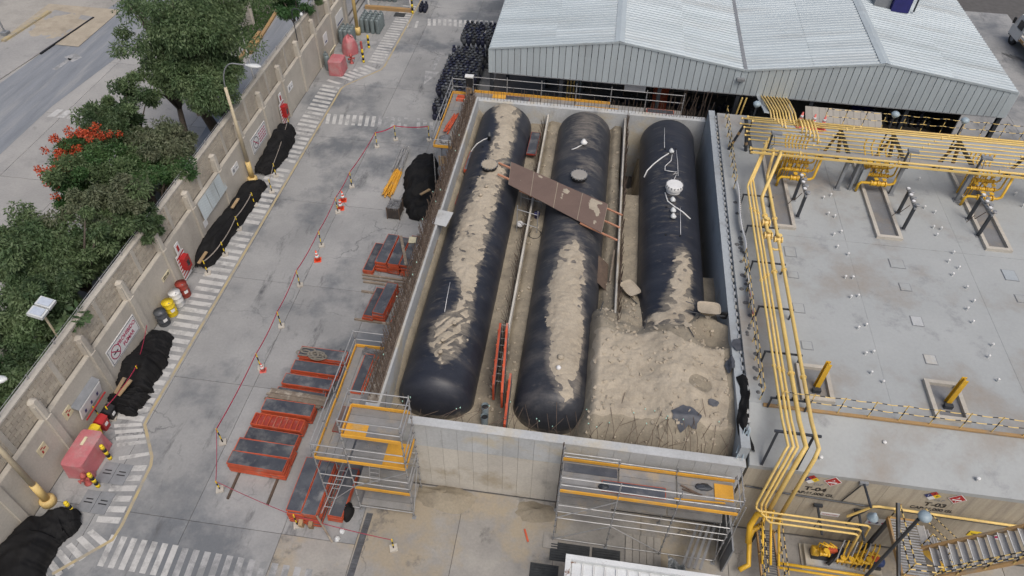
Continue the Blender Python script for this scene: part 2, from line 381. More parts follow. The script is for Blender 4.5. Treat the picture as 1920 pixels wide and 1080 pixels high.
# painted walkway and markings
mk = struct('walkway_marking', MB().sheet([(-16.2,9.3),(-16.1,9.3),(-16.1,9.35),(-16.2,9.35)], .006), M['white_faint'])
def V2(p): return Vector((p[0],p[1]))
def stripes(L0, L1, R0, R1, n, frac=.56, m='white_paint', z=.006):
    L0,L1,R0,R1 = map(V2,(L0,L1,R0,R1))
    for k in range(n):
        a = k/n; b = (k+frac)/n
        q = [L0.lerp(L1,a), R0.lerp(R1,a), R0.lerp(R1,b), L0.lerp(L1,b)]
        if random.random() < .04: continue
        MB().sheet(q, z + random.uniform(0,.001)).build('stripe', M[m], mk)
stripes((-19.62,15.6),(-19.55,44.9),(-18.28,15.6),(-18.2,44.7), 58)
stripes((-19.45,15.3),(-18.2,13.5),(-18.28,15.55),(-17.05,13.95), 6)
stripes((-18.2,13.35),(-17.75,10.7),(-17.0,13.6),(-16.85,10.75), 6)
stripes((-17.75,10.6),(-19.3,8.7),(-16.9,10.2),(-18.4,8.1), 6)
stripes((-19.5,45.2),(-17.15,48.1),(-18.2,44.8),(-16.1,47.6), 8)
stripes((-17.2,48.4),(-16.9,58.5),(-16.05,48.3),(-15.75,58.5), 24)
stripes((-15.9,55.6),(-14.4,55.7),(-15.75,54.4),(-14.3,54.5), 4)
stripes((-14.3,56.2),(-8.7,56.8),(-14.05,55.0),(-8.5,55.6), 13)
stripes((-18.0,41.0),(-14.4,41.25),(-17.75,39.8),(-14.2,40.0), 8)
stripes((-14.4,41.25),(-10.5,41.6),(-14.2,40.0),(-10.2,40.4), 9, m='white_faint')
stripes((-16.9,10.5),(-13.9,10.45),(-16.8,9.25),(-13.8,9.2), 7)
stripes((-13.9,10.4),(-8.4,10.3),(-13.8,9.2),(-8.3,9.0), 12, m='white_faint')
def strip(pts, w, m, name='line', z=.008):
    P = [V2(p) for p in pts]; mb = MB(); L = []; Rr = []
    for i, p in enumerate(P):
        t = (P[min(i+1,len(P)-1)]-P[max(i-1,0)]).normalized(); n = Vector((-t.y,t.x))
        L.append(p+n*w/2); Rr.append(p-n*w/2)
    for i in range(len(P)-1):
        mb.add([(*L[i],z),(*Rr[i],z),(*Rr[i+1],z),(*L[i+1],z)], [(0,1,2,3)])
    return mb.build(name, M[m], mk)
strip([(-18.3,8.7),(-16.75,10.3),(-16.7,10.9),(-16.85,13.6),(-17.0,14.0),(-18.1,15.5),(-18.15,16.2),(-18.05,44.3),(-17.9,44.8),(-15.95,47.4),(-15.8,48.0),(-15.6,62)], .13, 'yellow_paint')
ar = MB()
ar.add([(-12.22,50.35,.007),(-11.9,50.35,.007),(-11.98,47.9,.007),(-12.22,47.9,.007)], [(3,2,1,0)])
ar.add([(-12.62,47.85,.007),(-11.55,47.85,.007),(-12.3,45.9,.007)], [(2,1,0)])
ar.build('arrow', M['white_faint'], mk)

# street west of the wall
st = struct('street_base', MB().box(-90,-20.9,-10,150,-.068,-.05), M['joint'])
slabs(st, [-90,-80,-70,-62,-56,-50,-45,-40,-35.5,-31,-26.5,-21.0], [-10,3,10,17,24,31,38,45,52,60,70,85,105,130], M['street_con'], gap=.015)
struct('road', MB().sheet([(-42.13, 40.85),(-41.85, 45.31),(-41.21, 51.54),(-40.51, 55.20),(-39.95, 63.72),(-35.62, 64.54),(-34.99, 53.46),(-35.74, 47.58),(-36.85, 38.69),(-36.83, 33.00),(-37.43, 26.59),(-42.93, 31.41)], .012), M['asphalt'])
struct('dirt_lot', MB().sheet([(-45.14, 41.61),(-45.77, 46.76),(-45.11, 51.91),(-41.24, 51.44),(-40.56, 55.30),(-40.01, 63.84),(-58.45, 60.33)], .016), M['dirt'])
pk = thing('loading_platform', (-42.40, 47.89, 0.00), 'pale concrete platform with yellow front edge beside the dirt lot', 'platform')
MB().prism([(-42.45, 41.32),(-41.89, 45.39),(-41.21, 51.54),(-44.84, 52.16),(-45.66, 46.60),(-45.88, 43.86),(-43.73, 39.62)], .018, .07).build('deck', M['street_con'], pk)
MB().bar((-45.59, 46.46, 0.12), (-45.00, 51.67, 0.12), .35, .2).build('edge_strip', M['yellow_paint'], pk)
MB().bar((-41.76, 45.21, 0.06), (-41.04, 51.44, 0.06), .12, .14).build('drain', M['black'], pk)
sp_ = (-42.82, 49.95, 0.07)
def spill(u,v):
    x = -3.2+6.4*u; y = -3.2+6.4*v; q = 1-math.hypot(x/2.4,y/2.4)+.5*fbm(x,y,3,.8,4)
    return (sp_[0]+x, sp_[1]+y, .055+.03*ss(0,.6,q))
MB().grid(spill,50,50).build('spilled_sand', M['sand_dry'], pk, True)
for k in range(5):
    a = V2((-36.44, 37.47)).lerp(V2((-33.69, 37.48)), k/4); b = V2((-36.27, 38.44)).lerp(V2((-33.58, 38.43)), k/4); d = Vector((.42,.05))
    MB().sheet([a, a+d*1.2, b+d*1.2, b], .0145).build('crossing_stripe', M['white_paint'], st)
sa = MB()
for p, q, w in (((-39.49, 43.30), (-39.26, 45.02), .22), ((-39.33, 44.85), (-38.91, 45.58), .6)):
    a = V2(p); b = V2(q); n = (b-a).normalized(); n = Vector((-n.y,n.x))*w
    sa.sheet([a-n, b-n*.8, b+n*.8, a+n], .017)
sa.build('arrow', M['white_faint'], st)
struct('soil_bed', MB().sheet([(-27.5,-5),(-21.0,-5),(-21.0,30),(-23,36),(-26,31),(-28.5,20)], .010), M['soil'])
struct('service_lane', MB().sheet([(-24.96, 32.71),(-25.50, 38.94),(-26.23, 47.73),(-27.28, 57.42),(-28.22, 64.08),(-24.38, 64.80),(-24.89, 47.55),(-24.62, 39.09),(-23.20, 33.01)], .020), M['asphalt'])
for a, b, lb in (((-26.51, 39.30, 0.08), (-26.93, 51.40, 0.08), 'long ochre kerb between the trees and the service lane'), ((-26.31, 47.99, 0.08), (-27.27, 59.40, 0.08), 'ochre kerb curving along the service lane by the enclosure')):
    one('kerb', MB().bar(a, b, .25, .2), M['kerb'], lb, 'kerb')
struct('lawn', MB().sheet([(-29.01, 50.28),(-26.39, 48.13),(-27.35, 59.58),(-31.61, 61.06),(-30.62, 50.90)], .014), M['soil'])
gm = MB()
for k in range(4500):
    t = random.random(); a = V2((-29.04, 49.82)).lerp(V2((-29.81, 60.24)), t); b = V2((-26.53, 48.27)).lerp(V2((-27.58, 59.54)), t)
    p = a.lerp(b, random.random()); h = random.uniform(.08,.22); an = random.random()*PI; d = Vector((math.cos(an),math.sin(an)))*.05
    gm.add([(p.x-d.x,p.y-d.y,.015),(p.x+d.x,p.y+d.y,.015),(p.x+random.uniform(-.08,.08),p.y+random.uniform(-.08,.08),h)], [(0,1,2)])
tag(gm.build('grass', M['grass']), 'patch of green grass beside the beige enclosure', 'grass', kind='stuff')

# ================================================================ perimeter wall
pw = thing('perimeter_wall', (-20.6,30,0), 'long tan brick and plaster boundary wall with concrete pillars', 'wall')
for k in range(16):
    y0 = 3.785+3.325*(k-1)+.06; y1 = y0+3.325-.02
    MB().box(-20.95,-20.37,y0,y1,0,2.67).build('plaster_panel', M['plaster'], pw)
MB().box(-20.92,-20.68,-.5,60,2.671,4.15).build('brick_core', M['mortar'], pw)
MB().box(-20.60,-20.38,-.5,60,2.672,2.69).build('ledge', M['plaster'], pw)
MB().box(-20.68,-20.601,-.5,60,2.672,2.685).build('ledge_gap', M['ledge'], pw)
bm = MB().box(0,.03,0,.43,0,.165)
proto = None; rest = MB(); nb = 0
for r_ in range(8):
    for c in range(132):
        y = -.3 + c*.455 + (.2275 if r_ % 2 else 0); z = 2.70 + r_*.182
        if y > 59: continue
        if 9.5 < y < 26.8:
            if proto is None:
                proto = bm.build('brick', M['brick'], pw); o = proto
            else:
                o = proto.copy(); COL.objects.link(o); o.parent = pw
            o.location = (-20.68-ORG[pw.name][0]+ORG[pw.name][0]+random.uniform(-.004,.006), y, z)
            nb += 1
        else:
            rest.box(-20.68, -20.65+random.uniform(-.004,.006), y, y+.43, z, z+.165)
# the prototype brick's mesh was stored relative to the wall origin; move it back so that location is its world corner
proto.data.transform(Matrix.Translation(Vector(ORG[pw.name])))
for o in pw.children:
    if o.name.startswith('brick') and o.data == proto.data:
        o.location = Vector(o.location) - Vector(ORG[pw.name])
tag(rest.build('brick_run', M['brick'], pw), kind='stuff')
MB().box(-20.95,-20.63,-.5,60,4.16,4.24).build('coping', M['plaster'], pw)
for k in range(16):
    y = 13.76+3.325*(k-3)
    mb = MB()
    prof = [(0,0),(.30,0),(.30,.95),(.24,1.1),(.08,1.16),(0,1.16)]
    # stub with rounded top leaning back to the brickwork
    mb.grid(lambda u,v: (-20.66+.34*(1-.15*v)*min(1,4*min(u,1-u)+.25), y-.2+.4*u, 2.69+1.08*v-.12*(2*u-1)**2*v), 8, 5)
    mb.grid(lambda u,v: (-20.66+.34*.85*min(1,4*min(u,1-u)+.25)*(1-v), y-.2+.4*u, 3.77-.12*(2*u-1)**2), 8, 1)
    mb.box(-20.67,-20.40,y-.195,y+.195,2.69,3.5)
    mb.build('pillar_stub', M['plaster'], pw)
    MB().box(-20.94,-20.27,y-.17,y+.17,0,2.69).build('pillar', M['plaster'], pw)
    MB().box(-20.69,-20.62,y+1.5,y+1.74,2.69,4.14).build('pilaster', M['plaster'], pw)
mb = MB()
for k in range(34): mb.bar((-20.8,k*1.8,4.24),(-20.8,k*1.8,4.52),.04,.04)
mb.tube([(-20.8,-.4,4.5),(-20.8,59.5,4.5)],.012,4); mb.tube([(-20.8,-.4,4.38),(-20.8,59.5,4.38)],.012,4)
mb.build('top_wire_fence', M['steel'], pw)

# ================================================================ tank pit
pit = thing('tank_pit', (0,26,0), 'open concrete pit holding three buried tanks', 'pit')
MB().box(-7.22,7.0,14.62,14.80,0,4.45).build('front_wall', M['conc'], pit)
MB().box(-7.22,7.02,14.47,14.825,4.45,4.51).build('front_wall_top', M['conc'], pit)
for r_, (z0,z1) in enumerate(((.0,1.595),(1.6,2.995),(3.0,4.445))):
    for c in range(24):
        x = -7.21 + c*.5925
        MB().box(x+.004, x+.5885, 14.50+random.uniform(0,.004), 14.63, z0, z1).build('cast_panel', M['conc'] if r_ == 2 else M['conc_cream'], pit)
MB().box(-7.25,-6.70,14.83,37.25,0,4.70).build('side_wall', M['conc'], pit)
MB().box(-7.24,-6.80,15.04,37.24,4.701,4.725).build('wall_top_soil', M['soilrust'], pit)
MB().box(-7.25,6.69,37.25,37.7,0,4.42).build('back_wall', M['conc'], pit)
MB().box(6.70,7.04,14.83,37.25,0,5.2).build('side_wall', M['conc_blue'], pit)
MB().box(-2.52,-2.43,18.4,37.2,1,3.95).build('divider_wall', M['conc_cream'], pit)
MB().box(2.02,2.10,20.5,37.2,1,4.2).build('divider_wall', M['conc_cream'], pit)
mb = MB()
for k in range(52):
    y = 15.6+k*.41; mb.obox((7.05,y,5.23),(.10,.2,.06),random.uniform(-.2,.2))
tag(mb.build('edge_stones', M['conc'], pit), kind='stuff')

# sand fill
def sand_z(x, y):
    z = 3.25
    z += .55*ss(-6.2,-6.7,x)*ss(16.5,19,y)                      # banked against the side wall
    z -= .3*ss(17.5,15.2,y)                                     # hollow at the front wall
    z += .25*ss(-2.6,-2.2,x)*ss(-1.2,-1.9,x)
    z += .35*ss(1.2,1.6,x)*ss(2.2,1.9,x)
    if x > 2.1: z += .15
    # deep excavation behind the third tank
    z -= 2.3*ss(31.0,32.2,y)*ss(1.9,2.3,x)*ss(3.2,2.9,x)
    z -= 2.4*ss(25.2,26.8,y)*ss(5.6,6.1,x)
    z -= 2.0*ss(34.5,36.0,y)*ss(2.2,2.6,x)
    # mound over the front of the third tank
    e = 22.3 + .5*math.sin(x*1.3) + .5*nz(x,y,3,.9)
    m = ss(e, e-2.2, y)*ss(.45+.2*nz(x,y,1,.8), 1.5, x)
    top = 4.98 - .95*ss(16.0,15.0,y) - .2*ss(17.6,16.2,y)
    z = z*(1-m) + top*m
    z += .28*m*ss(1.5,.3,abs(x-4.6))
    z += .6*ss(24.6,21.6,y)*ss(1.3,2.6,x)*(1-m)*ss(6.8,6.0,x)
    # dug hollows in the mound
    for hx,hy,hr,hd in ((2.6,20.6,1.0,.35),(5.9,20.3,.9,.45),(5.4,17.6,.55,.1)):
        d = math.hypot((x-hx)*1.0,(y-hy)*1.25)/hr
        if d < 1.3: z -= hd*ss(1.25,.35,d)
    if x > 1.6 and y < 22.5:
        z += .035*fbm(x,y,5,1.4,4)
        c_ = nz(x*2.6,y*2.6,7); z -= .03*ss(.25,.5,c_)
    z += .08*fbm(x,y,0,.7,3) + .03*fbm(x,y,9,3.0,3)
    return z
sm = MB()
NX, NY = 220, 360
sm.grid(lambda u,v: (-6.72+13.44*u, 14.79+22.51*v, sand_z(-6.72+13.44*u, 14.79+22.51*v)), NX, NY)
struct('sand_fill', sm, M['sand'], smooth=True)
# paler crust on the mound: a thin, slightly raised dried layer
def crust(u, v):
    x = 1.0+5.6*u; y = 15.6+4.6*v
    k = min(ss(0,.10,u), ss(1,.93,u), ss(0,.12,v), ss(1,.9,v)) + .45*fbm(x,y,2,.9,4)
    for hx,hy,hr in ((2.5,20.7,1.0),(5.5,20.4,1.3),(4.2,21.0,1.0),(5.4,17.6,.5)):
        k -= 1.2*ss(1.2,.7,math.hypot(x-hx,(y-hy)*1.25)/hr)
    return (x, y, sand_z(x,y) - .03 + .05*ss(.05,.6,k))
cm = MB().grid(crust, 150, 130)
tag(cm.build('sand_crust', M['sand_dry'], None, True), 'pale dried crust of sand on the mound beside the middle tank', 'sand', kind='stuff')

cl = MB(); rc = random.Random(12)
for k in range(900):
    x = rc.uniform(1.2,6.6); y = rc.uniform(15.2,23.5)
    if rc.random() < .35: x = rc.choice((rc.uniform(-3.2,-1.9),rc.uniform(1.4,2.9))); y = rc.uniform(16,37)
    r_ = .02+.06*rc.random()**3
    cl.obox((x,y,sand_z(x,y)+r_*.3),(r_*2,r_*1.6,r_*1.3),rc.random()*3,rc.random()*3)
tag(cl.build('sand_clods', M['sand_dry']), 'small clods scattered over the sand in the pit', 'clods', kind='stuff')

# tanks
TX = {1:-4.92, 2:-.22, 3:4.62}
ZC, TR, Y0, Y1 = 3.3, 1.55, 15.75, 37.15
def tank_r(y):
    d = .85
    if y < Y0+d: t = (Y0+d-y)/d
    elif y > Y1-d: t = (y-Y1+d)/d
    else: return TR
    return TR*math.sqrt(max(0,1-min(1,t)**2))
ys = [Y0+.85*(1-math.cos(PI/2*k/9)) for k in range(10)] + [Y0+.85+ (Y1-Y0-1.7)*k/130 for k in range(1,130)] + [Y1-.85*(1-math.cos(PI/2*k/9)) for k in range(9,-1,-1)]
SHELL = {}; DUST = {}
def tank(k, label, m):
    t = thing('storage_tank', (TX[k],26,ZC-TR), label, 'tank', 'three horizontal tanks in the pit')
    prof = []
    for y in ys: prof.append((max(.004,tank_r(y)), y))
    sh = MB().lathe((TX[k],0,ZC), prof, 128, axis='Y')
    SHELL[k] = sh.build('shell', m, t, True); DUST[k] = []
    return t
def on_tank(k, y, th, off=0.0):
    r_ = tank_r(y)+off
    return (TX[k]+r_*math.sin(th), y, ZC+r_*math.cos(th))
T1 = tank(1, 'dark coated horizontal tank nearest the yard, a long sand streak on top', M['tank'])
T2 = tank(2, 'dark middle tank crossed by the plywood board walkway', M['tank_dust'])
T3 = tank(3, 'dark tank beside the pale roof slab, half buried by the sand mound', M['tank'])
def sand_on(k, parent, rows, amp=.11, ya=None):
    """rows: ((y,theta_left),(y,theta_right)) measured along the tank; grid of thin sand, hidden under the shell where absent"""
    Y = [(a[0]+b[0])/2 for a,b in rows]; A = [a[1] for a,b in rows]; B = [b[1] for a,b in rows]
    o = np.argsort(Y); Y = np.array(Y)[o]; A = np.array(A)[o]; B = np.array(B)[o]
    y0, y1 = Y[0]-.5, Y[-1]+.3; ny = int((y1-y0)/.04); nt_ = 80
    DUST[k].append((Y,A,B))
    lo, hi = A.min()-.3, B.max()+.3
    def fn(u, v):
        y = y0+(y1-y0)*v; th = lo+(hi-lo)*u
        a = np.interp(y,Y,A); b = np.interp(y,Y,B)
        d = min(th-a, b-th)
        if y < Y[0]: d -= (Y[0]-y)*.6
        if y > Y[-1]: d -= (y-Y[-1])*1.2
        s2 = th*1.55; wx = .5*fbm(s2,y,k+20,1.1,3); wy = .5*fbm(s2,y,k+30,1.1,3)
        n = amp*(1.5*fbm(s2+wx, (y+wy)*1.25, k, 1.0, 6) + .30*nz(th*1.6, y*6+wx*3, k+3)) + .06*fbm(s2,y,k+8,6,3)
        q = min(d,.22) + n
        ha = (1.0 if y < 20.6 else .45) if k == 1 else ((1.0 if y > 23.8 else .3) if k == 2 else .8)
        q -= .42*ha*ss(.12,.40,nz(s2*2.6+wx,y*2.6+wy,k+40))
        if k == 1 and y < 20.4: q -= .26*ss(.35,.9,math.sin(9*y-11*abs(s2+.45)+2.5*wx))
        return on_tank(k, min(max(y,Y0+.02),Y1-.02), th, -.03 + .033*ss(-.08,.05,q) + .05*ss(.0,.32,q) + .02*fbm(th*4,y*4,1,1.6,3)*ss(-.02,.1,q))
    tag(MB().grid(fn, nt_, ny).build('sand_layer', M['sand_dry'], parent, True), kind='stuff')
sand_on(1, T1, [((36.19, -0.49),(36.55, 0.56)),((33.96, -0.05),(34.44, 0.54)),((32.64, -0.11),(33.17, 0.58)),((31.39, -0.11),(31.91, 0.58)),((29.50, -0.19),(29.95, 0.55)),((28.18, -0.28),(28.56, 0.52)),((26.59, -0.49),(26.84, 0.49)),((25.02, -0.52),(25.24, 0.49)),((23.91, -0.55),(24.07, 0.44)),((22.58, -0.41),(22.81, 0.44)),((21.69, -0.03),(21.95, 0.44)),((20.80, 0.20),(21.01, 0.49)),((19.95, 0.06),(20.28, 0.55)),((19.32, -0.33),(19.67, 0.56)),((18.54, -0.40),(18.85, 0.54)),((17.71, -0.22),(17.96, 0.44)),((17.35, 0.00),(17.43, 0.22))])
sand_on(2, T2, [((25.09, -0.11),(25.29, 0.34)),((24.20, -0.35),(24.50, 0.49)),((23.15, -0.38),(23.48, 0.54)),((22.17, -0.48),(22.44, 0.52)),((21.36, -0.49),(21.63, 0.53)),((20.21, -0.34),(20.66, 0.66)),((19.02, -0.29),(19.49, 0.69)),((17.89, -0.24),(18.28, 0.61)),((17.09, -0.08),(17.47, 0.63)),((16.43, 0.12),(16.70, 0.57))])
sand_on(3, T3, [((25.35, 0.10),(25.56, 0.41)),((24.25, 0.02),(24.56, 0.50)),((22.69, -0.18),(22.91, 0.38)),((21.77, -0.42),(22.04, 0.50))], .2)
sand_on(3, T3, [((21.49, -0.42),(21.56, 0.24)),((21.37, -0.83),(21.57, 0.69)),((20.51, -1.03),(20.88, 1.00))], .2)
def set_dust_sheen(k, extra):
    me = SHELL[k].data; o = ORG[SHELL[k].name]
    at = me.attributes.new('dust','FLOAT','POINT'); vals = []
    for v in me.vertices:
        x = v.co.x+o[0]-TX[k]; z = v.co.z+o[2]-ZC; y = v.co.y+o[1]; th = math.atan2(x,z)
        q = 0.0
        for Y,A,B in DUST[k]:
            a = np.interp(y,Y,A); b = np.interp(y,Y,B); d = min(th-a,b-th)
            if y < Y[0]: d -= (Y[0]-y)*.5
            if y > Y[-1]: d -= (y-Y[-1])*.5
            q = max(q, .62*ss(-.26,.06,d))
        for (yc,ry,tc,rt,am) in extra:
            q = max(q, am*ss(1,0,math.hypot((y-yc)/ry,(th-tc)/rt)))
        q = max(q, .5*ss(1.3,1.75,abs(th)))
        vals.append(float(q))
    at.data.foreach_set('value', vals)
set_dust_sheen(1, [(26,13,0,1.3,.30),(18.5,2.5,.2,1.0,.3)])  # broad first entry: faint dust that also paints in the top's grey sheen
set_dust_sheen(2, [(26,12,.1,1.3,.32),(35,4.6,0,1.2,.55),(31.5,1.5,.3,1.0,.4),(27,2,.1,1,.3)])  # the broad first entry again doubles as painted sheen
set_dust_sheen(3, [(30,8,-.1,1.2,.25),(23.5,3.5,.2,.8,.42),(20.6,1.6,0,1.5,.7)])
def manhole(t, k, y, m, bolts=True, h=.22):
    c = on_tank(k, y, 0)
    mb = MB().lathe((c[0],c[1],c[2]-.1), [(.36,0),(.36,.1+h*.6),(.44,.1+h*.6),(.44,.1+h),(.40,.1+h+.01)], 24); o = mb.build('manhole', m, t)
    lid = MB().lathe((c[0],c[1],c[2]+h+.012), [(.41,0),(.41,.05),(.36,.07)], 24).build('manhole_cover', M[('','sand_dry','cladb','white')[k]], o)
    b = MB()
    for j in range(16):
        an = j*PI/8; b.lathe((c[0]+.42*math.cos(an),c[1]+.42*math.sin(an),c[2]+h-.01),[(.028,0),(.028,.10),(.01,.11)],6)
    b.build('flange_bolts', M['grey'], o)
manhole(T1, 1, (30.19, 0.08)[0], M['black'])
manhole(T2, 2, (30.07, 0.03)[0], M['black'])
manhole(T3, 3, (29.86, -0.03)[0], M['white'], h=.34)
def nozzle(t, k, px, m, r_=.1, h=.28, wrap=False):
    y, th = px; c = on_tank(k, y, th)
    mb = MB().lathe((c[0],c[1],c[2]-.1), [(r_*.7,0),(r_*.7,.1+h*.5),(r_,.1+h*.5),(r_,.1+h*.7),(r_*.75,.1+h*.7),(r_*.6,.1+h)], 12)
    if wrap: mb.lathe((c[0]+.02,c[1]-.03,c[2]+h*.2), [(r_*1.2,0),(r_*1.5,.08),(r_*.8,.16)], 9)
    mb.build('nozzle', m, t, True)
for p in ((32.83, -0.28),): nozzle(T1, 1, p, M['dark'], .13, .5)
for p in ((28.55, 0.07),(27.82, -0.04),(19.30, 0.18),(18.30, -0.01),(17.68, 0.01)): nozzle(T1, 1, p, M['sand_dry'], .10, .2)
for p in ((33.20, 0.02),): nozzle(T2, 2, p, M['white'], .13, .3, True)
for p in ((18.20, 0.07),): nozzle(T2, 2, p, M['sand_dry'], .10, .12, True)
for p in ((17.65, 0.05),): nozzle(T2, 2, p, M['signw'], .07, .08, True)
for p in ((33.18, -0.05),(28.99, -0.05),(28.16, -0.05),(27.70, -0.05)): nozzle(T3, 3, p, M['lampw'], .10, .26, True)
def hole(t, k, p):
    c = on_tank(k, p[0], p[1], .0)
    MB().lathe((c[0],c[1],c[2]-.03), [(.055,0),(.055,.055),(.03,.06)], 8).build('lifting_lug', M['black'], t)
for p in ((32.28, -0.47),(31.41, 0.01),(32.86, 0.12),(31.01, -0.20),(28.64, -0.49),(29.52, -0.26)): hole(T1,1,p)
for p in ((33.55, -0.24),(33.60, 0.13),(28.53, -0.23),(26.44, 0.16),(26.45, -0.27)): hole(T3,3,p)
def hose(t, k, pts, r_, m, name='hose'):
    P = [Vector(on_tank(k, p[0], p[1], .03)) for p in pts]
    MB().tube(P, r_, 6).build(name, m, t, True)
hose(T1, 1, [(33.03, -0.25),(32.96, -0.49),(32.90, -0.79),(32.79, -1.07),(32.69, -1.31)], .035, M['white'])
hose(T3, 3, [(33.08, -0.12),(32.71, -0.38),(32.40, -0.65),(32.17, -0.91),(31.81, -1.07)], .035, M['white'])
hose(T3, 3, [(32.99, -0.01),(32.40, -0.05),(31.93, -0.25),(31.56, -0.26),(31.45, -0.06),(31.46, 0.12),(31.18, 0.00),(31.38, 0.15),(30.63, -0.00)], .022, M['white'])
hose(T3, 3, [(29.65, -0.27),(28.95, -0.19),(28.55, 0.02),(28.27, 0.28),(28.01, 0.56)], .035, M['white'])
hose(T2, 2, [(33.09, -0.02),(32.78, -0.22),(32.70, -0.37)], .03, M['white'])
hose(T3, 3, [(35.59, -0.25),(34.42, -0.26),(33.60, -0.26)], .012, M['signw'], 'chalk_line')
hose(T3, 3, [(33.45, 0.14),(32.34, 0.17),(31.16, 0.17)], .012, M['signw'], 'chalk_line')
hose(T3, 3, [(28.54, 0.20),(27.32, 0.19),(26.52, 0.18)], .012, M['signw'], 'chalk_line')
hose(T1, 1, [(21.69, -0.25),(20.70, -0.21),(19.91, -0.17)], .012, M['signw'], 'chalk_line')

# ================================================================ right building (covered tanks)
rb = thing('concrete_vault', (15,26,0), 'pale flat roofed concrete vault beside the open tank pit', 'building')
XR0, XR1 = 7.10, 27.0
ys_ = [16.75,26.62,36.72]; xs_ = [XR0,12.4,17.6,22.8,XR1]
for i in range(4):
    for j in range(2):
        MB().box(xs_[i]+(.004 if i else 0),xs_[i+1]-.004,ys_[j]+.006,ys_[j+1]-.006,4.9,5.4+random.uniform(-.003,.003)).build('roof_slab', M['roof'], rb)
MB().box(XR0,XR1,16.75,36.72,0,4.9).build('core', M['front'], rb)
mb = MB()
mb.add([(XR0,14.5,4.45),(XR1,14.5,4.45),(XR1,14.5,4.65),(XR0,14.5,4.65),(XR0,16.75,4.45),(XR1,16.75,4.45),(XR1,16.75,5.40),(XR0,16.75,5.40)],
       [(0,1,2,3),(3,2,6,7),(0,3,7,4),(1,5,6,2),(0,4,5,1),(4,7,6,5)])
mb.build('front_slope', M['roof'], rb)
for i in range(8):
    x0 = XR0+2.4875*i
    MB().box(x0+.005,x0+2.4825,14.505,16.7,0,4.445).build('front_panel', M['front'], rb)
MB().box(7.6,XR1,16.60,16.72,5.402,5.48).build('edge_kerb', M['kerb'], rb)
MB().box(12.9,XR1,36.45,36.6,5.402,5.47).build('edge_kerb', M['kerb'], rb)
# hatches: slightly raised plates
for (a, b, m) in (((14.10, 25.68, 5.40),(14.70, 25.15, 5.40),'roof'),((14.20, 24.15, 5.40),(14.64, 23.73, 5.40),'roof'),((14.21, 22.19, 5.40),(14.64, 21.69, 5.40),'conc'),((14.23, 20.12, 5.40),(14.66, 19.67, 5.40),'conc'),((19.00, 25.76, 5.40),(19.54, 25.13, 5.40),'signw'),((19.05, 24.20, 5.40),(19.64, 23.78, 5.40),'roof'),((9.48, 25.77, 5.40),(9.95, 25.16, 5.40),'roof'),((9.42, 24.14, 5.40),(9.85, 23.77, 5.40),'roof'),((9.39, 22.18, 5.40),(9.83, 21.69, 5.40),'roof'),((9.46, 20.08, 5.40),(9.86, 19.69, 5.40),'roof')):
    x0,x1 = min(a[0],b[0]),max(a[0],b[0]); y0,y1 = min(a[1],b[1]),max(a[1],b[1])
    h = MB().box(x0,x1,y0,y1,5.39,5.425).build('hatch', M[m] if m!='signw' else M['conc_blue'], rb)
    mb = MB().box(x0-.03,x1+.03,y0-.03,y0-.012,5.39,5.412).box(x0-.03,x1+.03,y1+.012,y1+.03,5.39,5.412).box(x0-.03,x0-.012,y0-.012,y1+.012,5.39,5.412).box(x1+.012,x1+.03,y0-.012,y1+.012,5.39,5.412)
    mb.build('hatch_frame', M['grey'], h)
# kerbed sumps
def sump(x0,x1,y0,y1,w=.16,z=5.4):
    s_ = MB().box(x0,x1,y0,y1,z+.001,z+.012).build('sump_floor', M['sump'], rb)
    for q in ((x0-w,x0,y0-w,y1+w),(x1,x1+w,y0-w,y1+w),(x0,x1,y0-w,y0),(x0,x1,y1,y1+w)):
        MB().box(*q,z,z+.16).build('sump_kerb', M['plaster'], rb)
sump(9.30,10.0,27.2,33.1); sump(14.0,14.85,27.2,32.8); sump(18.85,19.7,27.15,32.8)
sump(9.2,10.1,17.25,18.65); sump(14.0,14.95,17.1,18.6)

# ================================================================ shed
sd = thing('metal_shed', (8.7,50,0), 'large pale blue grey metal shed with twin ridged corrugated roof', 'shed')
EX = [-6.44,1.22,8.68,16.16,23.85]; EZ = [6.52,7.60,6.52,7.62,6.58]
SY0, SY1 = 39.78, 62.0
def roof_sheet(xa, za, xb, zb, lift):
    p = .33; n = int((SY1-SY0)/p)
    for c in range(0,n,3):
        mb = MB(); sl_ = []; dz = random.uniform(0,.006)
        for k in range(c,c+3):
            y = SY0-.06+k*p
            sl_ += [(y,0),(y+.16,0),(y+.20,.045),(y+.28,.045)]
        sl_.append((SY0-.06+(c+3)*p,0)); sl_.append((SY0-.06+(c+3)*p+.05,.002))
        for i in range(len(sl_)-1):
            (ya,ha),(yb,hb) = sl_[i], sl_[i+1]
            mb.add([(xa,ya,za+ha+lift+dz),(xb,ya,zb+ha+lift+dz),(xb,yb,zb+hb+lift+dz),(xa,yb,za+hb+lift+dz)], [(0,1,2,3)])
        mb.build('roof_sheet', M['shed'], sd)
for i in range(4):
    xa,xb,za,zb = EX[i],EX[i+1],EZ[i],EZ[i+1]
    xm,zm = (xa+xb)/2,(za+zb)/2
    up = za < zb
    roof_sheet(xa,za,xm+(.1 if not up else 0),zm+(.0),.0 if up else .012)
    roof_sheet(xm-(.0),zm,xb,zb,.012 if up else .0)
for x,z in ((EX[1],EZ[1]),(EX[3],EZ[3])):
    mb = MB(); mb.add([(x-.28,SY0-.1,z+.035),(x,SY0-.1,z+.10),(x+.28,SY0-.1,z+.035),(x-.28,SY1,z+.035),(x,SY1,z+.10),(x+.28,SY1,z+.035)],[(0,1,4,3),(1,2,5,4)])
    mb.build('ridge_cap', M['shed_gable'], sd)
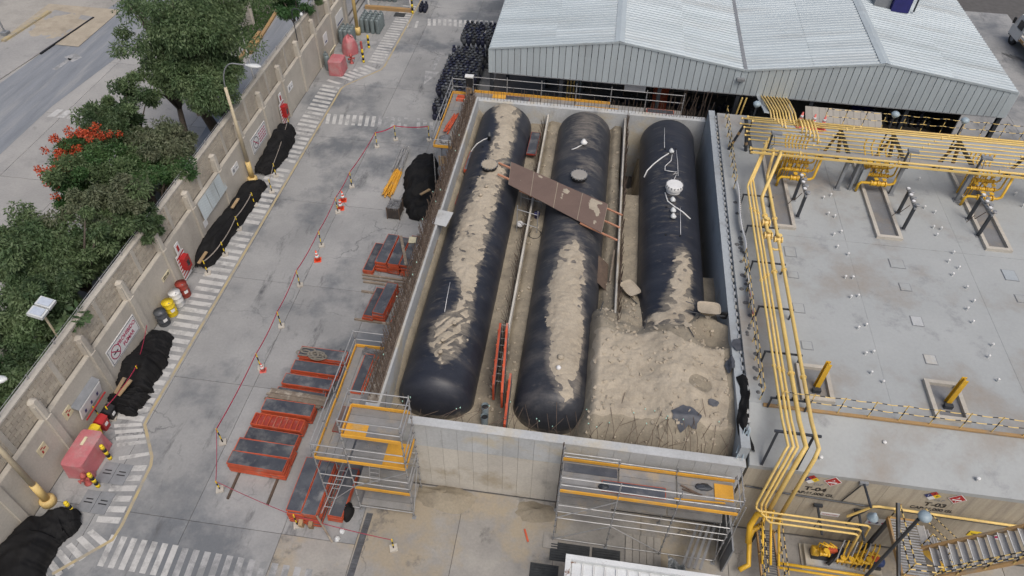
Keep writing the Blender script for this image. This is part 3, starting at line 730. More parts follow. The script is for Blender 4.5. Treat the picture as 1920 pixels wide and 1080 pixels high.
MB().box(EX[2]-.10,EX[2]+.10,SY0-.04,SY1,EZ[2]+.03,EZ[2]+.07).build('valley_gutter', M['grey'], sd)
def topz(x):
    return float(np.interp(x, EX, EZ))
n = 79; w = (EX[4]-EX[0])/n
for k in range(n):
    x0 = EX[0]+k*w; x1 = x0+w-.035; y = SY0-.03+(.0 if k%2 else .004)
    za,zb = topz(x0)-.02, topz(x1)-.02
    if x0 < EX[1] < x1 or x0 < EX[3] < x1: za = zb = min(za,zb)
    mb = MB(); mb.add([(x0,y,4.97),(x1,y,4.97),(x1,y,zb),(x0,y,za),(x0,y+.05,4.97),(x1,y+.05,4.97),(x1,y+.05,zb),(x0,y+.05,za)],
           [(0,1,2,3),(5,4,7,6),(0,4,5,1),(3,2,6,7),(0,3,7,4),(1,5,6,2)])
    mb.build('cladding_panel', M['shed_gable'], sd)
MB().box(EX[0],EX[4],SY0+.03,SY0+.05,4.98,6.45).build('cladding_backing', M['grey'], sd)
for i in range(4):
    MB().bar((EX[i]+.01,SY0-.05,EZ[i]+.0),(EX[i+1]-.01,SY0-.05,EZ[i+1]+.0),.05,.12).build('verge_trim', M['shed_gable'], sd)
MB().box(EX[0],EX[4],SY0-.045,SY0+.0,4.92,4.965).build('bottom_trim', M['grey'], sd)
MB().box(EX[4]-.02,EX[4]+.05,SY0-.02,SY1,4.95,6.55).build('side_cladding', M['shed_gable'], sd)
MB().box(EX[0]-.05,EX[0]+.02,SY0-.02,SY1,4.95,6.5).build('side_cladding', M['shed_gable'], sd)
MB().box(EX[4]-.42,EX[4]+.06,SY0-.05,SY0-.035,4.95,6.56).build('corner_trim', M['shed'], sd)
MB().box(EX[0]-.06,EX[0]+.16,SY0-.05,SY0-.035,4.95,6.5).build('corner_trim', M['shed'], sd)
MB().box(8.3,8.75,SY0-.25,SY0-.04,5.9,6.05).build('bracket_lamp', M['grey'], sd)
for x in (EX[0]+.1,-2.0,4.0,EX[2],13.0,18.5,EX[4]-.15):
    for y in (SY0+.15,47.5,55.0):
        MB().box(x-.11,x+.11,y-.11,y+.11,0,topz(x)-.15).build('column', M['dark'], sd)
for y in (43.5,47.5,51.5,55.5,59.5):
    for i in range(4):
        MB().bar((EX[i],y,EZ[i]-.25),(EX[i+1],y,EZ[i+1]-.25),.12,.25).build('rafter', M['dark'], sd)
MB().box(EX[0],EX[4],SY1-.1,SY1,0,6.5).build('rear_wall', M['dark'], sd)
MB().box(EX[4]-.1,EX[4]-.04,44,SY1-.12,0,4.94).build('side_wall', M['dark'], sd)
vt = thing('roof_ventilator', (17.4,54.5,7.6), 'navy blue ventilator box on the shed roof with a dark post', 'ventilator')
a = (18.79, 47.95, 7.90)
MB().box(a[0]-.55,a[0]+.55,a[1]-.5,a[1]+.6,7.3,8.7).build('box', M['navy'], vt)
MB().box(a[0]-1.6,a[0]-.6,a[1]-.2,a[1]+.5,7.4,8.2).build('duct', M['grey'], vt)
MB().tube([(a[0]+.95,a[1]-.2,7.3),(a[0]+.95,a[1]-.2,9.2)],.06,8).build('post', M['dark'], vt)

# ================================================================ yard: walls' fittings, lamps, signs
def street_lamp(base, label, top_z=6.46, arm=2.0, head_drop=.1, out=(1,0), htop=8.3):
    x,y = base[0],base[1]
    t = thing('street_lamp', (x,y,0), label, 'street lamp', 'cobra head lamps along the wall')
    MB().lathe((x,y,0), [(.30,0),(.30,.28),(.22,.34)], 14).build('base', M['cream_y'], t, True)
    MB().lathe((x,y,.34), [(.16,0),(.145,1.15)], 14).build('lower_pole', M['cream_y'], t, True)
    MB().lathe((x,y,1.49), [(.115,0),(.085,top_z-1.49)], 12).build('pole', M['cream'], t, True)
    pts = []
    for k in range(9):
        a = PI/2*k/8
        pts.append((x+out[0]*arm*.55*(1-math.cos(a)), y+out[1]*arm*.55*(1-math.cos(a)), top_z-.05+(htop-top_z)*math.sin(a)))
    e = (x+out[0]*arm, y+out[1]*arm, htop-head_drop)
    pts.append(e)
    MB().tube(pts, .035, 8).build('arm', M['grey'], t, True)
    d = Vector((out[0],out[1],-.05)).normalized()
    mb = MB(); c = Vector(e)
    secs = [(0,.06,.05),(.12,.10,.07),(.3,.16,.10),(.55,.19,.11),(.75,.13,.08),(.85,.03,.03)]
    sd_ = Vector((-d.y,d.x,0)).normalized()
    vs = []; n = 10
    for s_,w_,h_ in secs:
        for j in range(n):
            an = 2*PI*j/n; vs.append(c + d*s_ + sd_*(w_*math.cos(an)) + Vector((0,0,h_*math.sin(an))))
    mb.add(vs, [(i*n+j,i*n+(j+1)%n,(i+1)*n+(j+1)%n,(i+1)*n+j) for i in range(len(secs)-1) for j in range(n)])
    mb.build('lamp_head', M['lampw'], t, True)
    return t
street_lamp((-20.09,32.97), 'tall cream street lamp with curved arm between the black tarps', arm=1.5, out=(1,.05), htop=8.0)
street_lamp((-20.08,11.4), 'cream street lamp at the wall beside the lowest black tarp', arm=1.15, out=(.95,.3), htop=8.1)
# twin floodlight outside the wall
f = thing('floodlight', (-21.5,17.05,0), 'twin square white floodlights on a thin pole behind the wall', 'floodlight')
MB().tube([(-21.5,17.05,0),(-21.5,17.05,5.3)],.05,8).build('pole', M['cream'], f)
MB().bar((-21.5,16.65,5.35),(-21.5,17.45,5.35),.06,.06).build('bracket', M['grey'], f)
for dy in (-.27,.27):
    b = MB().obox((-21.35,17.05+dy,5.45),(.62,.46,.16),0,0,.3).build('lamp_head', M['lampw'], f)
    MB().obox((-21.32,17.05+dy,5.55),(.46,.36,.03),0,0,.3).build('lens', M['led'], b)
# small hooked lamp on a pillar
h = thing('wall_lamp', (-20.4,43.87,3.7), 'small dark hooked lamp on a wall pillar', 'wall lamp')
MB().tube([(-20.4,43.87,3.7),(-20.4,43.87,5.6),(-20.35,43.87,5.85),(-20.15,43.87,5.98),(-19.9,43.87,5.95),(-19.75,43.87,5.75)],.035,6).build('arm', M['dark'], h)
MB().lathe((-19.75,43.87,5.5), [(.10,0),(.12,.1),(.06,.24)], 10).build('lamp_head', M['lampw'], h, True)
one('flag_pole', MB().tube([(-21.4,38.6,0),(-21.4,38.6,6.5)],.045,8), M['white'], 'thin white pole behind the top of the wall', 'pole')

def text(s, size, loc, rot, m, parent, name='lettering', sx=1.0, bold=.0):
    cu = bpy.data.curves.new(name,'FONT'); cu.body = s; cu.size = size; cu.align_x = 'CENTER'; cu.align_y = 'CENTER'; cu.extrude = .002; cu.offset = bold
    o = bpy.data.objects.new(name, cu); COL.objects.link(o)
    dg = bpy.context.evaluated_depsgraph_get()
    me = bpy.data.meshes.new_from_object(o.evaluated_get(dg))
    bpy.data.objects.remove(o); 
    me.transform(Matrix.Translation(Vector(loc)-Vector(ORG[parent.name])) @ rot @ Matrix.Diagonal((sx,1,1,1)))
    me.materials.clear(); me.materials.append(m)
    o = bpy.data.objects.new(name, me); COL.objects.link(o); o.parent = parent
    ORG[o.name] = ORG[parent.name]
    return o
RW = Matrix(((0,0,1,0),(1,0,0,0),(0,1,0,0),(0,0,0,1)))      # text on the wall: reads along +y, faces +x
RF = Matrix(((1,0,0,0),(0,0,-1,0),(0,1,0,0),(0,0,0,1)))     # text on a face towards -y
XW = -20.37
def wall_board(y0,y1,z0,z1,name,label,m='signw',cat='sign',x=XW):
    t = thing(name, (x,(y0+y1)/2,z0), label, cat)
    MB().box(x+.002,x+.03,y0,y1,z0,z1).build('board', M[m], t)
    return t
def frame_on(t,y0,y1,z0,z1,m,x=XW,w=.02,ins=.05):
    X0,X1 = x+.031,x+.036
    y0+=ins;y1-=ins;z0+=ins;z1-=ins
    MB().box(X0,X1,y0,y1,z0,z0+w).box(X0,X1,y0,y1,z1-w,z1).box(X0,X1,y0,y0+w,z0+w,z1-w).box(X0,X1,y1-w,y1,z0+w,z1-w).build('border', M[m], t)
def ring_on(t,y,z,r_,m,x=XW,w=.05):
    mb = MB(); n = 28; X = x+.037
    vs = []
    for j in range(n):
        a = 2*PI*j/n; vs += [(X,y+r_*math.cos(a),z+r_*math.sin(a)),(X,y+(r_-w)*math.cos(a),z+(r_-w)*math.sin(a))]
    mb.add(vs,[(2*j,2*((j+1)%n),2*((j+1)%n)+1,2*j+1) for j in range(n)])
    mb.bar((X,y-r_*.68,z+r_*.68),(X,y+r_*.68,z-r_*.68),.004,w)
    mb.build('prohibition_ring', M[m], t)
    MB().bar((X-.002,y-r_*.5,z-.03),(X-.002,y+r_*.5,z-.03),.004,.06).build('cigarette_mark', M['signblack'], t)
s = wall_board(17.65,20.05,.95,1.95,'no_smoking_sign','white sign reading PROHIBIDO FUMAR beside the coloured drums')
frame_on(s,17.65,20.05,.95,1.95,'signblack')
ring_on(s,18.16,1.45,.36,'signred')
text('PROHIBIDO',.30,(XW+.034,19.2,1.60),RW,M['signred'],s,sx=.95,bold=.006)
text('FUMAR',.30,(XW+.034,19.2,1.25),RW,M['signred'],s,sx=.95,bold=.006)
s = wall_board(34.35,36.6,.95,2.0,'no_smoking_sign','white sign with ring and small red lines above the upper black tarp')
frame_on(s,34.35,36.6,.95,2.0,'signblack'); ring_on(s,34.95,1.48,.38,'signblack')
MB().bar((XW+.038,34.68,1.75),(XW+.038,35.22,1.21),.004,.06).build('red_slash', M['signred'], s)
mb = MB()
for k in range(4):
    yy = 35.45
    while yy < 36.4:
        l = random.uniform(.1,.25); mb.box(XW+.031,XW+.036,yy,min(yy+l,36.45),1.70-k*.18,1.77-k*.18); yy += l+.06
mb.build('text_lines', M['signred'], s)['kind']='stuff'
for y0,y1,z0,z1,lb in ((51.2,52.9,1.0,2.0,'white sign with a dark blue line near the far end of the wall'),(48.2,49.0,1.1,1.9,'small pale notice on the wall above the grey cylinders')):
    s = wall_board(y0,y1,z0,z1,'wall_sign',lb); MB().box(XW+.031,XW+.036,y0+.2,y1-.2,z0+.12,z0+.22).build('text_line', M['signblue'], s)
s = wall_board(22.75,23.45,1.35,1.62,'exit_arrow_sign','small pale sign with a dark arrow on the wall past the drums','signyel')
mb = MB(); mb.box(XW+.031,XW+.036,23.12,23.27,1.46,1.51); mb.add([(XW+.034,23.25,1.40),(XW+.034,23.38,1.485),(XW+.034,23.25,1.57)],[(0,1,2)]); mb.build('arrow', M['signblack'], s)
mb = MB()
for k in range(2): mb.box(XW+.031,XW+.036,22.83,23.07,1.42+k*.1,1.47+k*.1)
mb.build('text_lines', M['signblack'], s)['kind']='stuff'
for yc,lb in ((14.55,'pale yellow fire equipment notice next to the white notice board'),(12.75,'pale yellow fire equipment notice beside the lamp pole')):
    s = wall_board(yc-.24,yc+.24,1.55,2.05,'fire_notice',lb,'signyel')
    MB().box(XW+.031,XW+.036,yc-.1,yc-.02,1.65,1.8).box(XW+.031,XW+.036,yc+.02,yc+.16,1.78,1.84).box(XW+.031,XW+.036,yc-.1,yc+.05,1.9,1.95).build('symbol', M['red'], s)
for yc,lb in ((31.9,'small white notice on the wall behind the tall street lamp'),(41.2,'small white notice on the wall by the hooked lamp')):
    s = wall_board(yc-.42,yc+.42,1.5,1.95,'wall_notice',lb)
    MB().box(XW+.031,XW+.036,yc-.3,yc-.1,1.6,1.82).box(XW+.031,XW+.036,yc+.05,yc+.3,1.66,1.72).build('symbol', M['grey'], s)
nb_ = thing('notice_board', (-20.1,15.55,.6), 'tilted white notice board under a grey hood above the waste bins', 'notice board')
MB().obox((-20.18,15.6,1.25),(.06,1.55,.75),0,0,.25).build('board', M['signw'], nb_)
MB().obox((-20.22,15.6,1.75),(.35,1.65,.05),0,0,.5).build('hood', M['grey'], nb_)
MB().obox((-20.1,15.6,.85),(.05,1.5,.06),0,0,.25).build('red_edge', M['red'], nb_)
mb = MB()
for k in range(3): mb.obox((-20.125,15.1+k*.45,1.2),(.012,.1,.2),0,0,.25)
mb.build('papers', M['signblue'], nb_)
# corrugated sheets leaning on the wall
cs = thing('corrugated_sheets', (-20.2,28.6,1.0), 'pale corrugated sheets fixed on the wall above the long black tarp', 'metal sheets')
for k in range(3):
    mb = MB(); ya = 27.45+k*1.0
    mb.grid(lambda u,v: (-20.34+.09*(1-v)+.02*math.sin(u*2*PI*10), ya+.97*u, 1.45+1.2*v), 60, 1)
    mb.build('sheet', M['shed'], cs, True)
s = wall_board(27.1,27.75,1.0,1.4,'triangle_sign','white triangular sign corner under the corrugated sheets')
# fire extinguisher stations
for yc,lb in ((24.55,'red extinguisher cabinet on a red striped board beyond the drums'),(39.2,'red extinguisher cabinet on a red striped board near the hooked lamp')):
    t = thing('extinguisher_station', (-20.2,yc,0), lb, 'extinguisher cabinet')
    MB().box(-20.27,-20.24,yc-.42,yc+.36,.1,1.75).build('back_board', M['signw'], t)
    for k in range(7):
        z = .2+k*.22
        mb = MB(); mb.add([(-20.235,yc-.41,z),(-20.235,yc+.35,z+.1),(-20.235,yc+.35,z+.2),(-20.235,yc-.41,z+.1)],[(0,1,2,3)]); mb.build('red_stripe', M['red'], t)
    c = MB().box(-20.235,-19.95,yc-.25,yc+.22,.75,1.55).build('cabinet', M['red'], t)
    MB().box(-19.949,-19.94,yc-.12,yc+.1,.95,1.3).build('window', M['glass'], c)
    MB().box(-20.26,-20.22,yc-.2,yc+.18,1.78,2.4).build('sign_plate', M['signw'], t)
    MB().box(-20.219,-20.21,yc-.1,yc+.08,1.9,2.25).build('sign_mark', M['red'], t)

# ================================================================ drums, bins, covers, bollards
def drum(x,y,m,label):
    t = thing('oil_drum', (x,y,0), label, 'drum', 'drums standing along the wall')
    MB().lathe((x,y,0), [(.285,0),(.29,.02),(.285,.27),(.30,.29),(.285,.31),(.285,.57),(.30,.59),(.285,.61),(.285,.86),(.295,.88)], 20).build('body', m, t, True)
    MB().lathe((x,y,.865), [(.28,0),(.28,.006),(.05,.01)], 20).build('lid', m, t)
    MB().lathe((x+.15,y-.1,.87), [(.035,0),(.035,.03)], 8).build('bung', M['grey'], t)
    mb = MB(); mb.grid(lambda u,v: (x+.296*math.cos(-.9+u*.7), y+.296*math.sin(-.9+u*.7), .33+.2*v), 5, 1); mb.build('label', M['signw'], t)
drum(-20.0,21.25,M['cyl_d'],'black drum, first in the row of four along the wall')
drum(-19.93,21.92,M['yel'],'yellow drum standing between the black and the white drum')
drum(-19.9,22.6,M['white'],'white drum standing between the yellow and the dark red drum')
drum(-19.86,23.25,M['form_dull'],'dark red drum, last in the row of four along the wall')
def bin_(x,y,m,label):
    t = thing('waste_bin', (x,y,0), label, 'bin', 'waste bins below the notice board')
    mb = MB()
    for z0,z1,a,b in ((0,.62,.16,.21),):
        mb.add([(x-a,y-a,z0),(x+a,y-a,z0),(x+a,y+a,z0),(x-a,y+a,z0),(x-b,y-b,z1),(x+b,y-b,z1),(x+b,y+b,z1),(x-b,y+b,z1)],[(0,3,2,1),(4,5,6,7),(0,1,5,4),(1,2,6,5),(2,3,7,6),(3,0,4,7)])
    mb.build('body', m, t)
    mb = MB().grid(lambda u,v: (x-.23+.46*u, y-.23+.46*v, .63+.14*math.sin(PI*u)), 8, 1); mb.build('lid', m, t, True)
    MB().box(x+.19,x+.215,y-.09,y+.09,.3,.45).build('label', M['signw'], t)
bin_(-19.75,14.55,M['yel'],'yellow waste bin next to the red covered box')
bin_(-19.72,15.08,M['red'],'red waste bin between the yellow and the black bin')
bin_(-19.68,15.62,M['black'],'black waste bin below the notice board')
def cover(x,y,lx,ly,h,label,rz=0,seed=1):
    t = thing('covered_cabinet', (x,y,0), label, 'covered cabinet')
    mb = MB(); n = 48
    def fn(u,v):
        # v 0..1 down from the top edge, superellipse plan, flaring and creased skirt
        a = 2*PI*u; c_,s_ = math.cos(a),math.sin(a); e = .22
        px = math.copysign(abs(c_)**e,c_); py = math.copysign(abs(s_)**e,s_)
        fl = 1+.05*v+ .03*v*math.sin(a*9+seed)+.02*v*math.sin(a*17)
        q = Vector((px*lx/2*fl, py*ly/2*fl, 0)); q.rotate(Matrix.Rotation(rz,3,'Z'))
        return (x+q.x, y+q.y, h*(1-v)+.02)
    mb.grid(fn, n, 8)
    def tp(u,v):
        a = 2*PI*u; c_,s_ = math.cos(a),math.sin(a); e = .22
        q = Vector((math.copysign(abs(c_)**e,c_)*lx/2*v, math.copysign(abs(s_)**e,s_)*ly/2*v, 0)); q.rotate(Matrix.Rotation(rz,3,'Z'))
        return (x+q.x, y+q.y, h+.02+.05*(1-v)+.015*nz(q.x,q.y,seed,4))
    mb.grid(tp, n, 5)
    mb.build('cover_sheet', M['pvc_red'], t)
    return t
c1 = cover(-19.45,13.45,.95,1.75,1.0,'faded red cover over a boxy cabinet beside the waste bins')
MB().obox((-19.5,13.75,1.07),(.12,.4,.03)).build('label', M['signyel'], c1)
c2 = cover(-18.95,46.6,1.0,1.3,1.05,'faded red covered cabinet at the walkway bend near the far wall', .0, 3)
def blob(name, x,y,rx,ry,h,m,label,cat,seed=0,z0=0.0):
    mb = MB()
    def fn(u,v):
        a = 2*PI*u; r_ = math.sin(v*PI/2)
        k = 1+.22*fbm(math.cos(a)*1.5,math.sin(a)*1.5,seed+v,1,3)
        return (x+rx*r_*k*math.cos(a), y+ry*r_*k*math.sin(a), z0+max(.015,h*max(0,math.cos(v*PI/2))**.7*(1+.2*nz(a,v*3,seed))))
    mb.grid(fn,36,12)
    return one(name, mb, m, label, cat, smooth=True)
blob('covered_monitor',-18.95,49.6,.62,.62,1.35,M['pvc_red'],'crumpled red cover over a fire monitor near the grey cylinders','fire monitor',4)
def hydrant(x,y,label):
    t = thing('fire_hydrant', (x,y,0), label, 'hydrant')
    MB().lathe((x,y,0), [(.16,0),(.16,.05),(.09,.07),(.09,.55),(.13,.57),(.13,.63),(.10,.66),(.05,.78)], 14).build('barrel', M['hydrant'], t, True)
    for a in (0,2.1,4.2):
        d = Vector((math.cos(a),math.sin(a),0)); p = Vector((x,y,.42))
        MB().tube([p, p+d*.2, p+d*.2, p+d*.26],[.06,.06,.09,.09],10).build('outlet', M['hydrant'], t)
    return t
hydrant(-18.98,12.45,'faded red fire hydrant in front of the red covered cabinet')
hydrant(-18.35,48.0,'faded red fire hydrant between the two far red covers')
blob('hose_bundle',-19.15,12.75,.32,.28,.5,M['pvc_red'],'pink covered hose bundle hanging beside the hydrant','hose',9)
one('red_post', MB().lathe((-17.95,49.5,0), [(.09,0),(.09,1.0),(.07,1.05)], 12), M['hydrant'], 'plain dark red post beside the far striped bollards', 'post')
def bollard(x,y,label,h=1.0):
    t = thing('bollard', (x,y,0), label, 'bollard', 'yellow and black bollards')
    for k in range(5):
        MB().lathe((x,y,k*h/5), [(.085,0),(.085,h/5-.001)], 14).build('band', M['yel'] if k%2==0 else M['black'], t, True)
    MB().lathe((x,y,h), [(.085,0),(.07,.05),(.03,.075)], 14).build('cap', M['yel'], t, True)
for (x,y,l) in ((-17.72,50.52,'striped bollard beside the walkway, farthest of all'),(-17.5,48.27,'striped bollard at the far walkway bend in front of the red covers'),(-18.70,13.66,'striped bollard beside the red covered cabinet and upper grey cover plates'),(-18.51,12.37,'striped bollard next to the hydrant and hose'),(-18.73,11.07,'striped bollard beside the lowest black tarp')):
    bollard(x,y,l)
for p,lb in (((-18.16, 13.02, 0.00),'upper pair of grey steel cover plates beside the walkway stripes'),((-18.23, 11.69, 0.00),'lower pair of grey steel cover plates beside the walkway stripes')):
    t = thing('cover_plates', p, lb, 'cover plates')
    for d in (-.31,.31):
        q = MB().obox((p[0]+d,p[1],.02),(.6,.95,.03)).build('plate', M['grey'], t)
        MB().obox((p[0]+d,p[1]+.1,.037),(.3,.05,.004)).obox((p[0]+d,p[1]-.05,.037),(.36,.05,.004)).build('stencil_mark', M['signblack'], q)

# ================================================================ gas cylinders
def cyl_proto(h, r_, m, name='gas_cylinder', slim=False):
    mb = MB()
    if slim: pr = [(r_*.98,0),(r_,.03),(r_,h*.82),(r_*.92,h*.87),(r_*.6,h*.92),(r_*.35,h*.94),(r_*.35,h*.97),(r_*.5,h*.97),(r_*.5,h)]
    else: pr = [(r_*.72,0),(r_*.72,h*.06),(r_*.9,h*.10),(r_,h*.18),(r_,h*.55),(r_*.9,h*.66),(r_*.55,h*.74),(r_*.55,h*.78),(r_*.64,h*.78),(r_*.64,h*.98),(r_*.58,h)]
    mb.lathe((0,0,0), pr, 12)
    o = mb.build(name, m, None, True, org=(0,0,0))
    return o
def place(proto, first, loc, rz, label, group):
    o = proto if first else proto.copy()
    if not first: COL.objects.link(o)
    o.location = loc; o.rotation_euler = (0,0,rz)
    return tag(o, label, 'gas cylinder', group)
PD = cyl_proto(.62,.165,M['cyl_d']); PN = cyl_proto(.62,.165,M['cyl_n'])
used = {'d':True,'n':True}
def stack(x,y,z,lbl,grp):
    k = 'n' if random.random()<.42 else 'd'
    place(PN if k=='n' else PD, used[k], (x+random.uniform(-.02,.02),y+random.uniform(-.02,.02),z), random.random()*6, ('navy ' if k=='n' else 'dark grey ')+lbl, ('navy ' if k=='n' else 'dark ')+grp); used[k]=False
nst = 0
for row in range(29):
    y = 41.55+row*.355
    xl = -10.55 + .0*row; xr = -8.25
    lev = 2 if row < 3 else 3
    if 0 <= row < 3: xr = -9.3
    if row > 20: xl = -10.0; xr = -7.75; lev = 4
    nx = int((xr-xl)/.35)+1
    for i in range(nx):
        x = xl+i*.35+(.17 if row%2 else 0)
        front = (row == 0 or (row == 3) or row == 21)
        for L in range(lev):
            top = L == lev-1
            side = i == nx-1
            if top or (front and L >= 0) or (side and L >= lev-2):
                if top and random.random() < .06 and not front: continue
                stack(x,y,L*.60,'gas cylinder in the packed block beside the grey shed','cylinders packed beside the shed'); nst += 1
PG = cyl_proto(1.25,.19,M['cyl_g'],slim=True); fg = True
for r_ in range(4):
    for c in range(4):
        place(PG, fg, (-18.95+c*.43,53.0+r_*.43,0), random.random()*6, 'tall grey gas cylinder in the square group by the yellow post', 'grey cylinders by the far wall'); fg = False
for r_ in range(3):
    for c in range(3):
        place(PG, False, (-20.0+c*.36,50.9+r_*.40,0), random.random()*6, 'tall grey gas cylinder in the tight group against the wall behind the red monitor cover', 'grey cylinders against the wall')
for x,y in ((-19.95,47.1),(-19.75,46.75)): place(PG, False, (x,y,-.35+.35), 0, 'grey gas cylinder beside the far red covered cabinet', 'cylinders by the far red cabinet')
for r_ in range(2):
    for c in range(5):
        place(PG, False, (-19.6+c*.45,58.9+r_*.45,.0), 0, 'grey gas cylinder under the far canopy', 'cylinders under the far canopy')
for r_ in range(3):
    for c in range(2):
        place(PN, False, (-15.15+c*.35,57.3+r_*.36,0), 0, 'navy gas cylinder beside the striped canopy post', 'cylinders beside the canopy post')
cp = thing('canopy', (-17.2,60.5,0), 'white posted canopy on a yellow kerb at the far end of the yard', 'canopy')
MB().box(-19.9,-15.9,57.0,57.3,0,.28).build('kerb', M['kerb'], cp)
for x in (-19.7,-16.05): MB().box(x-.07,x+.07,57.5,57.64,0,4.4).build('post', M['white'], cp)
for x in (-19.7,-16.05): MB().box(x-.07,x+.07,63,63.14,0,4.4).build('post', M['white'], cp)
MB().box(-20.1,-15.6,57.3,63.5,4.4,4.5).build('roof', M['shed'], cp)
yp = thing('yellow_post', (-19.2,52.55,0), 'thick yellow post on a stepped base beside grey cylinders', 'post')
MB().lathe((-19.2,52.55,0),[(.24,0),(.24,.55),(.15,.6)],14).build('base', M['cream_y'], yp, True)
MB().lathe((-19.2,52.55,.6),[(.14,0),(.13,5.4)],12).build('pole', M['cream_y'], yp, True)
bollard(-15.75,56.9,'tall striped guard post at the far canopy corner',1.4)
one('floor_mat', MB().box(-17.2,-16.3,56.1,56.8,.001,.03), M['mesh'], 'black mat in front of the far yellow kerb', 'mat')
one('leaning_board', MB().obox((-19.85,48.0,.55),(.06,1.2,1.1),0,0,.35), M['signyel'], 'cream board with red lines leaning on the wall by the far red cabinet', 'board')

# ================================================================ black tarps
def tarp(spine, label, seed=0, zmin=.02, nu=120, nv=44):
    """spine: list of (x, y, half width, height); draped ridge with folds, irregular hem"""
    S = np.array(spine); T = np.linspace(0,1,len(S))
    def fn(u,v):
        x,y,w,h = [float(np.interp(u,T,S[:,i])) for i in range(4)]
        i = min(int(u*(len(S)-1)),len(S)-2); d = Vector((S[i+1,0]-S[i,0],S[i+1,1]-S[i,1])).normalized(); n = Vector((-d.y,d.x))
        a = (v*2-1)
        e = ss(0,.07,u)*ss(1,.93,u)
        lat = math.copysign(min(1,abs(a)*1.35)**.8 if abs(a)<.74 else 1+ (abs(a)-.74)*.5, a)
        prof = max(0,1-max(0,(abs(a)-.35)/.5))**.55 if abs(a)<.85 else 0
        w_ = w*(1+.30*fbm(u*5,math.copysign(1,a)*3,seed,1.2,4))
        cr = 1-2*abs(nz(u*6+a*1.2,a*1.8,seed+9)); cr2 = 1-2*abs(nz(u*23-a*3,a*4,seed+2))
        z = h*.82*prof*(.3+.7*e)*(1+.35*fbm(u*4,a*1.0,seed+3,1.0,3)) + (.13*cr+.015*cr2)*(1 if prof>.02 else .2)
        return (x+n.x*lat*w_*(.55+.45*e), y+n.y*lat*w_*(.55+.45*e), max(zmin+.03*random.random(),z))
    mb = MB().grid(fn,nu,nv)
    return one('black_tarp', mb, M['tarp'], label, 'tarp', 'black tarp covered piles', smooth=True)
tarp([(-19.9,38.7,.55,.7),(-19.8,37.5,.6,.9),(-19.7,36.2,.7,.85),(-19.8,34.8,.65,.7),(-19.9,33.6,.55,.5)],'black tarp pile below the white ring sign at the upper wall',1)
tarp([(-19.55,32.9,.55,.45),(-19.7,31.6,.62,.6),(-19.85,29.5,.58,.75),(-19.93,27.0,.55,.8),(-19.97,25.2,.5,.55)],'longest black tarp pile below the corrugated sheets',2)
tarp([(-19.75,20.6,.45,.5),(-19.6,19.4,.8,.8),(-19.55,18.0,.9,.9),(-19.6,17.0,.75,.5)],'black tarp pile below the PROHIBIDO FUMAR sign',3)
tarp([(-19.5,17.2,.6,.35),(-19.35,16.5,.75,.6),(-19.45,15.8,.6,.3)],'small black tarp pile with two timber offcuts on top',4)
tarp([(-18.35,10.9,.35,.4),(-18.9,10.6,.6,.75),(-19.6,9.9,.8,.9),(-19.6,8.6,1.0,.95),(-19.6,6.5,1.1,1.0)],'black tarp pile in the corner beside the lowest bollard',5)
tarp([(-10.13, 37.10, 0.00)[:2]+(.55,.8),(-9.88, 35.20, 0.00)[:2]+(.95,1.0),(-9.63, 33.36, 0.00)[:2]+(1.0,.9),(-9.44, 31.86, 0.00)[:2]+(.8,.5),(-9.01, 30.96, 0.00)[:2]+(.4,.3)],'black tarp pile beside the pit, next to the yellow props',6)
for a,b,lb in (((-19.69, 16.40, 0.75),(-19.57, 17.16, 0.95),'thinner timber offcut lying on the small black tarp'),((-19.51, 16.33, 0.72),(-19.25, 17.11, 0.92),'wider timber offcut lying on the small black tarp'),((-19.60, 29.24, 1.00),(-19.59, 30.11, 1.00),'timber batten lying on the longest black tarp'),((-19.68, 24.89, 0.75),(-19.58, 25.72, 0.85),'timber plank at the lower end of the longest black tarp'),((-9.32, 32.08, 1.05),(-8.88, 32.66, 1.05),'short timber offcut on the tarp beside the pit')):
    one('timber_offcut', MB().bar(a,b,.16,.05), M['wood'], lb, 'timber')
# striped stakes with webbing in front of the tarps
STK = [(-19.73, 38.55),(-18.90, 33.71),(-18.58, 32.16),(-19.11, 30.79),(-19.16, 28.60),(-19.07, 26.46),(-19.39, 24.93),(-19.41, 17.85),(-19.61, 15.57),(-20.15, 15.49)]
def stake(x,y,label,grp,h=.95):
    t = thing('barrier_post', (x,y,0), label, 'barrier post', grp)
    MB().obox((x,y,.04),(.3,.3,.08),.4).build('foot', M['plaster'], t)
    for k in range(4):
        MB().tube([(x,y,.08+k*(h-.08)/4),(x,y,.08+(k+1)*(h-.08)/4)],.028,8).build('band', M['yel'] if k%2 else M['black'], t)
    return t
for i,(x,y) in enumerate(STK):
    stake(x,y,ORD[i]+' striped stake from the far end in front of the wall tarps','stakes in front of the tarps')
def tape(pts, label, m='tape', w=.05, name='barrier_tape'):
    mb = MB()
    for i in range(len(pts)-1):
        a,b = Vector(pts[i]),Vector(pts[i+1]); n = 8
        P = [a.lerp(b,k/n)-Vector((0,0,.10*4*(k/n)*(1-k/n))) for k in range(n+1)]
        o = len(mb.v)
        vs = []
        for p in P: vs += [p+Vector((0,0,w/2)),p-Vector((0,0,w/2)),p+Vector((.012,0,w/2)),p+Vector((.012,0,-w/2))]
        fs = []
        for k in range(n):
            q = 4*k
            fs += [(q,q+4,q+5,q+1),(q+2,q+3,q+7,q+6),(q,q+2,q+6,q+4),(q+1,q+5,q+7,q+3)]
        mb.add(vs,fs)
    return one(name, mb, M[m], label, 'tape')
S3 = [(x,y,.9) for x,y in STK]
tape(S3[:3],'pale webbing strung in front of the upper wall tarp','rope',.06,'webbing')
tape(S3[3:7],'pale webbing strung in front of the longest tarp','rope',.06,'webbing')
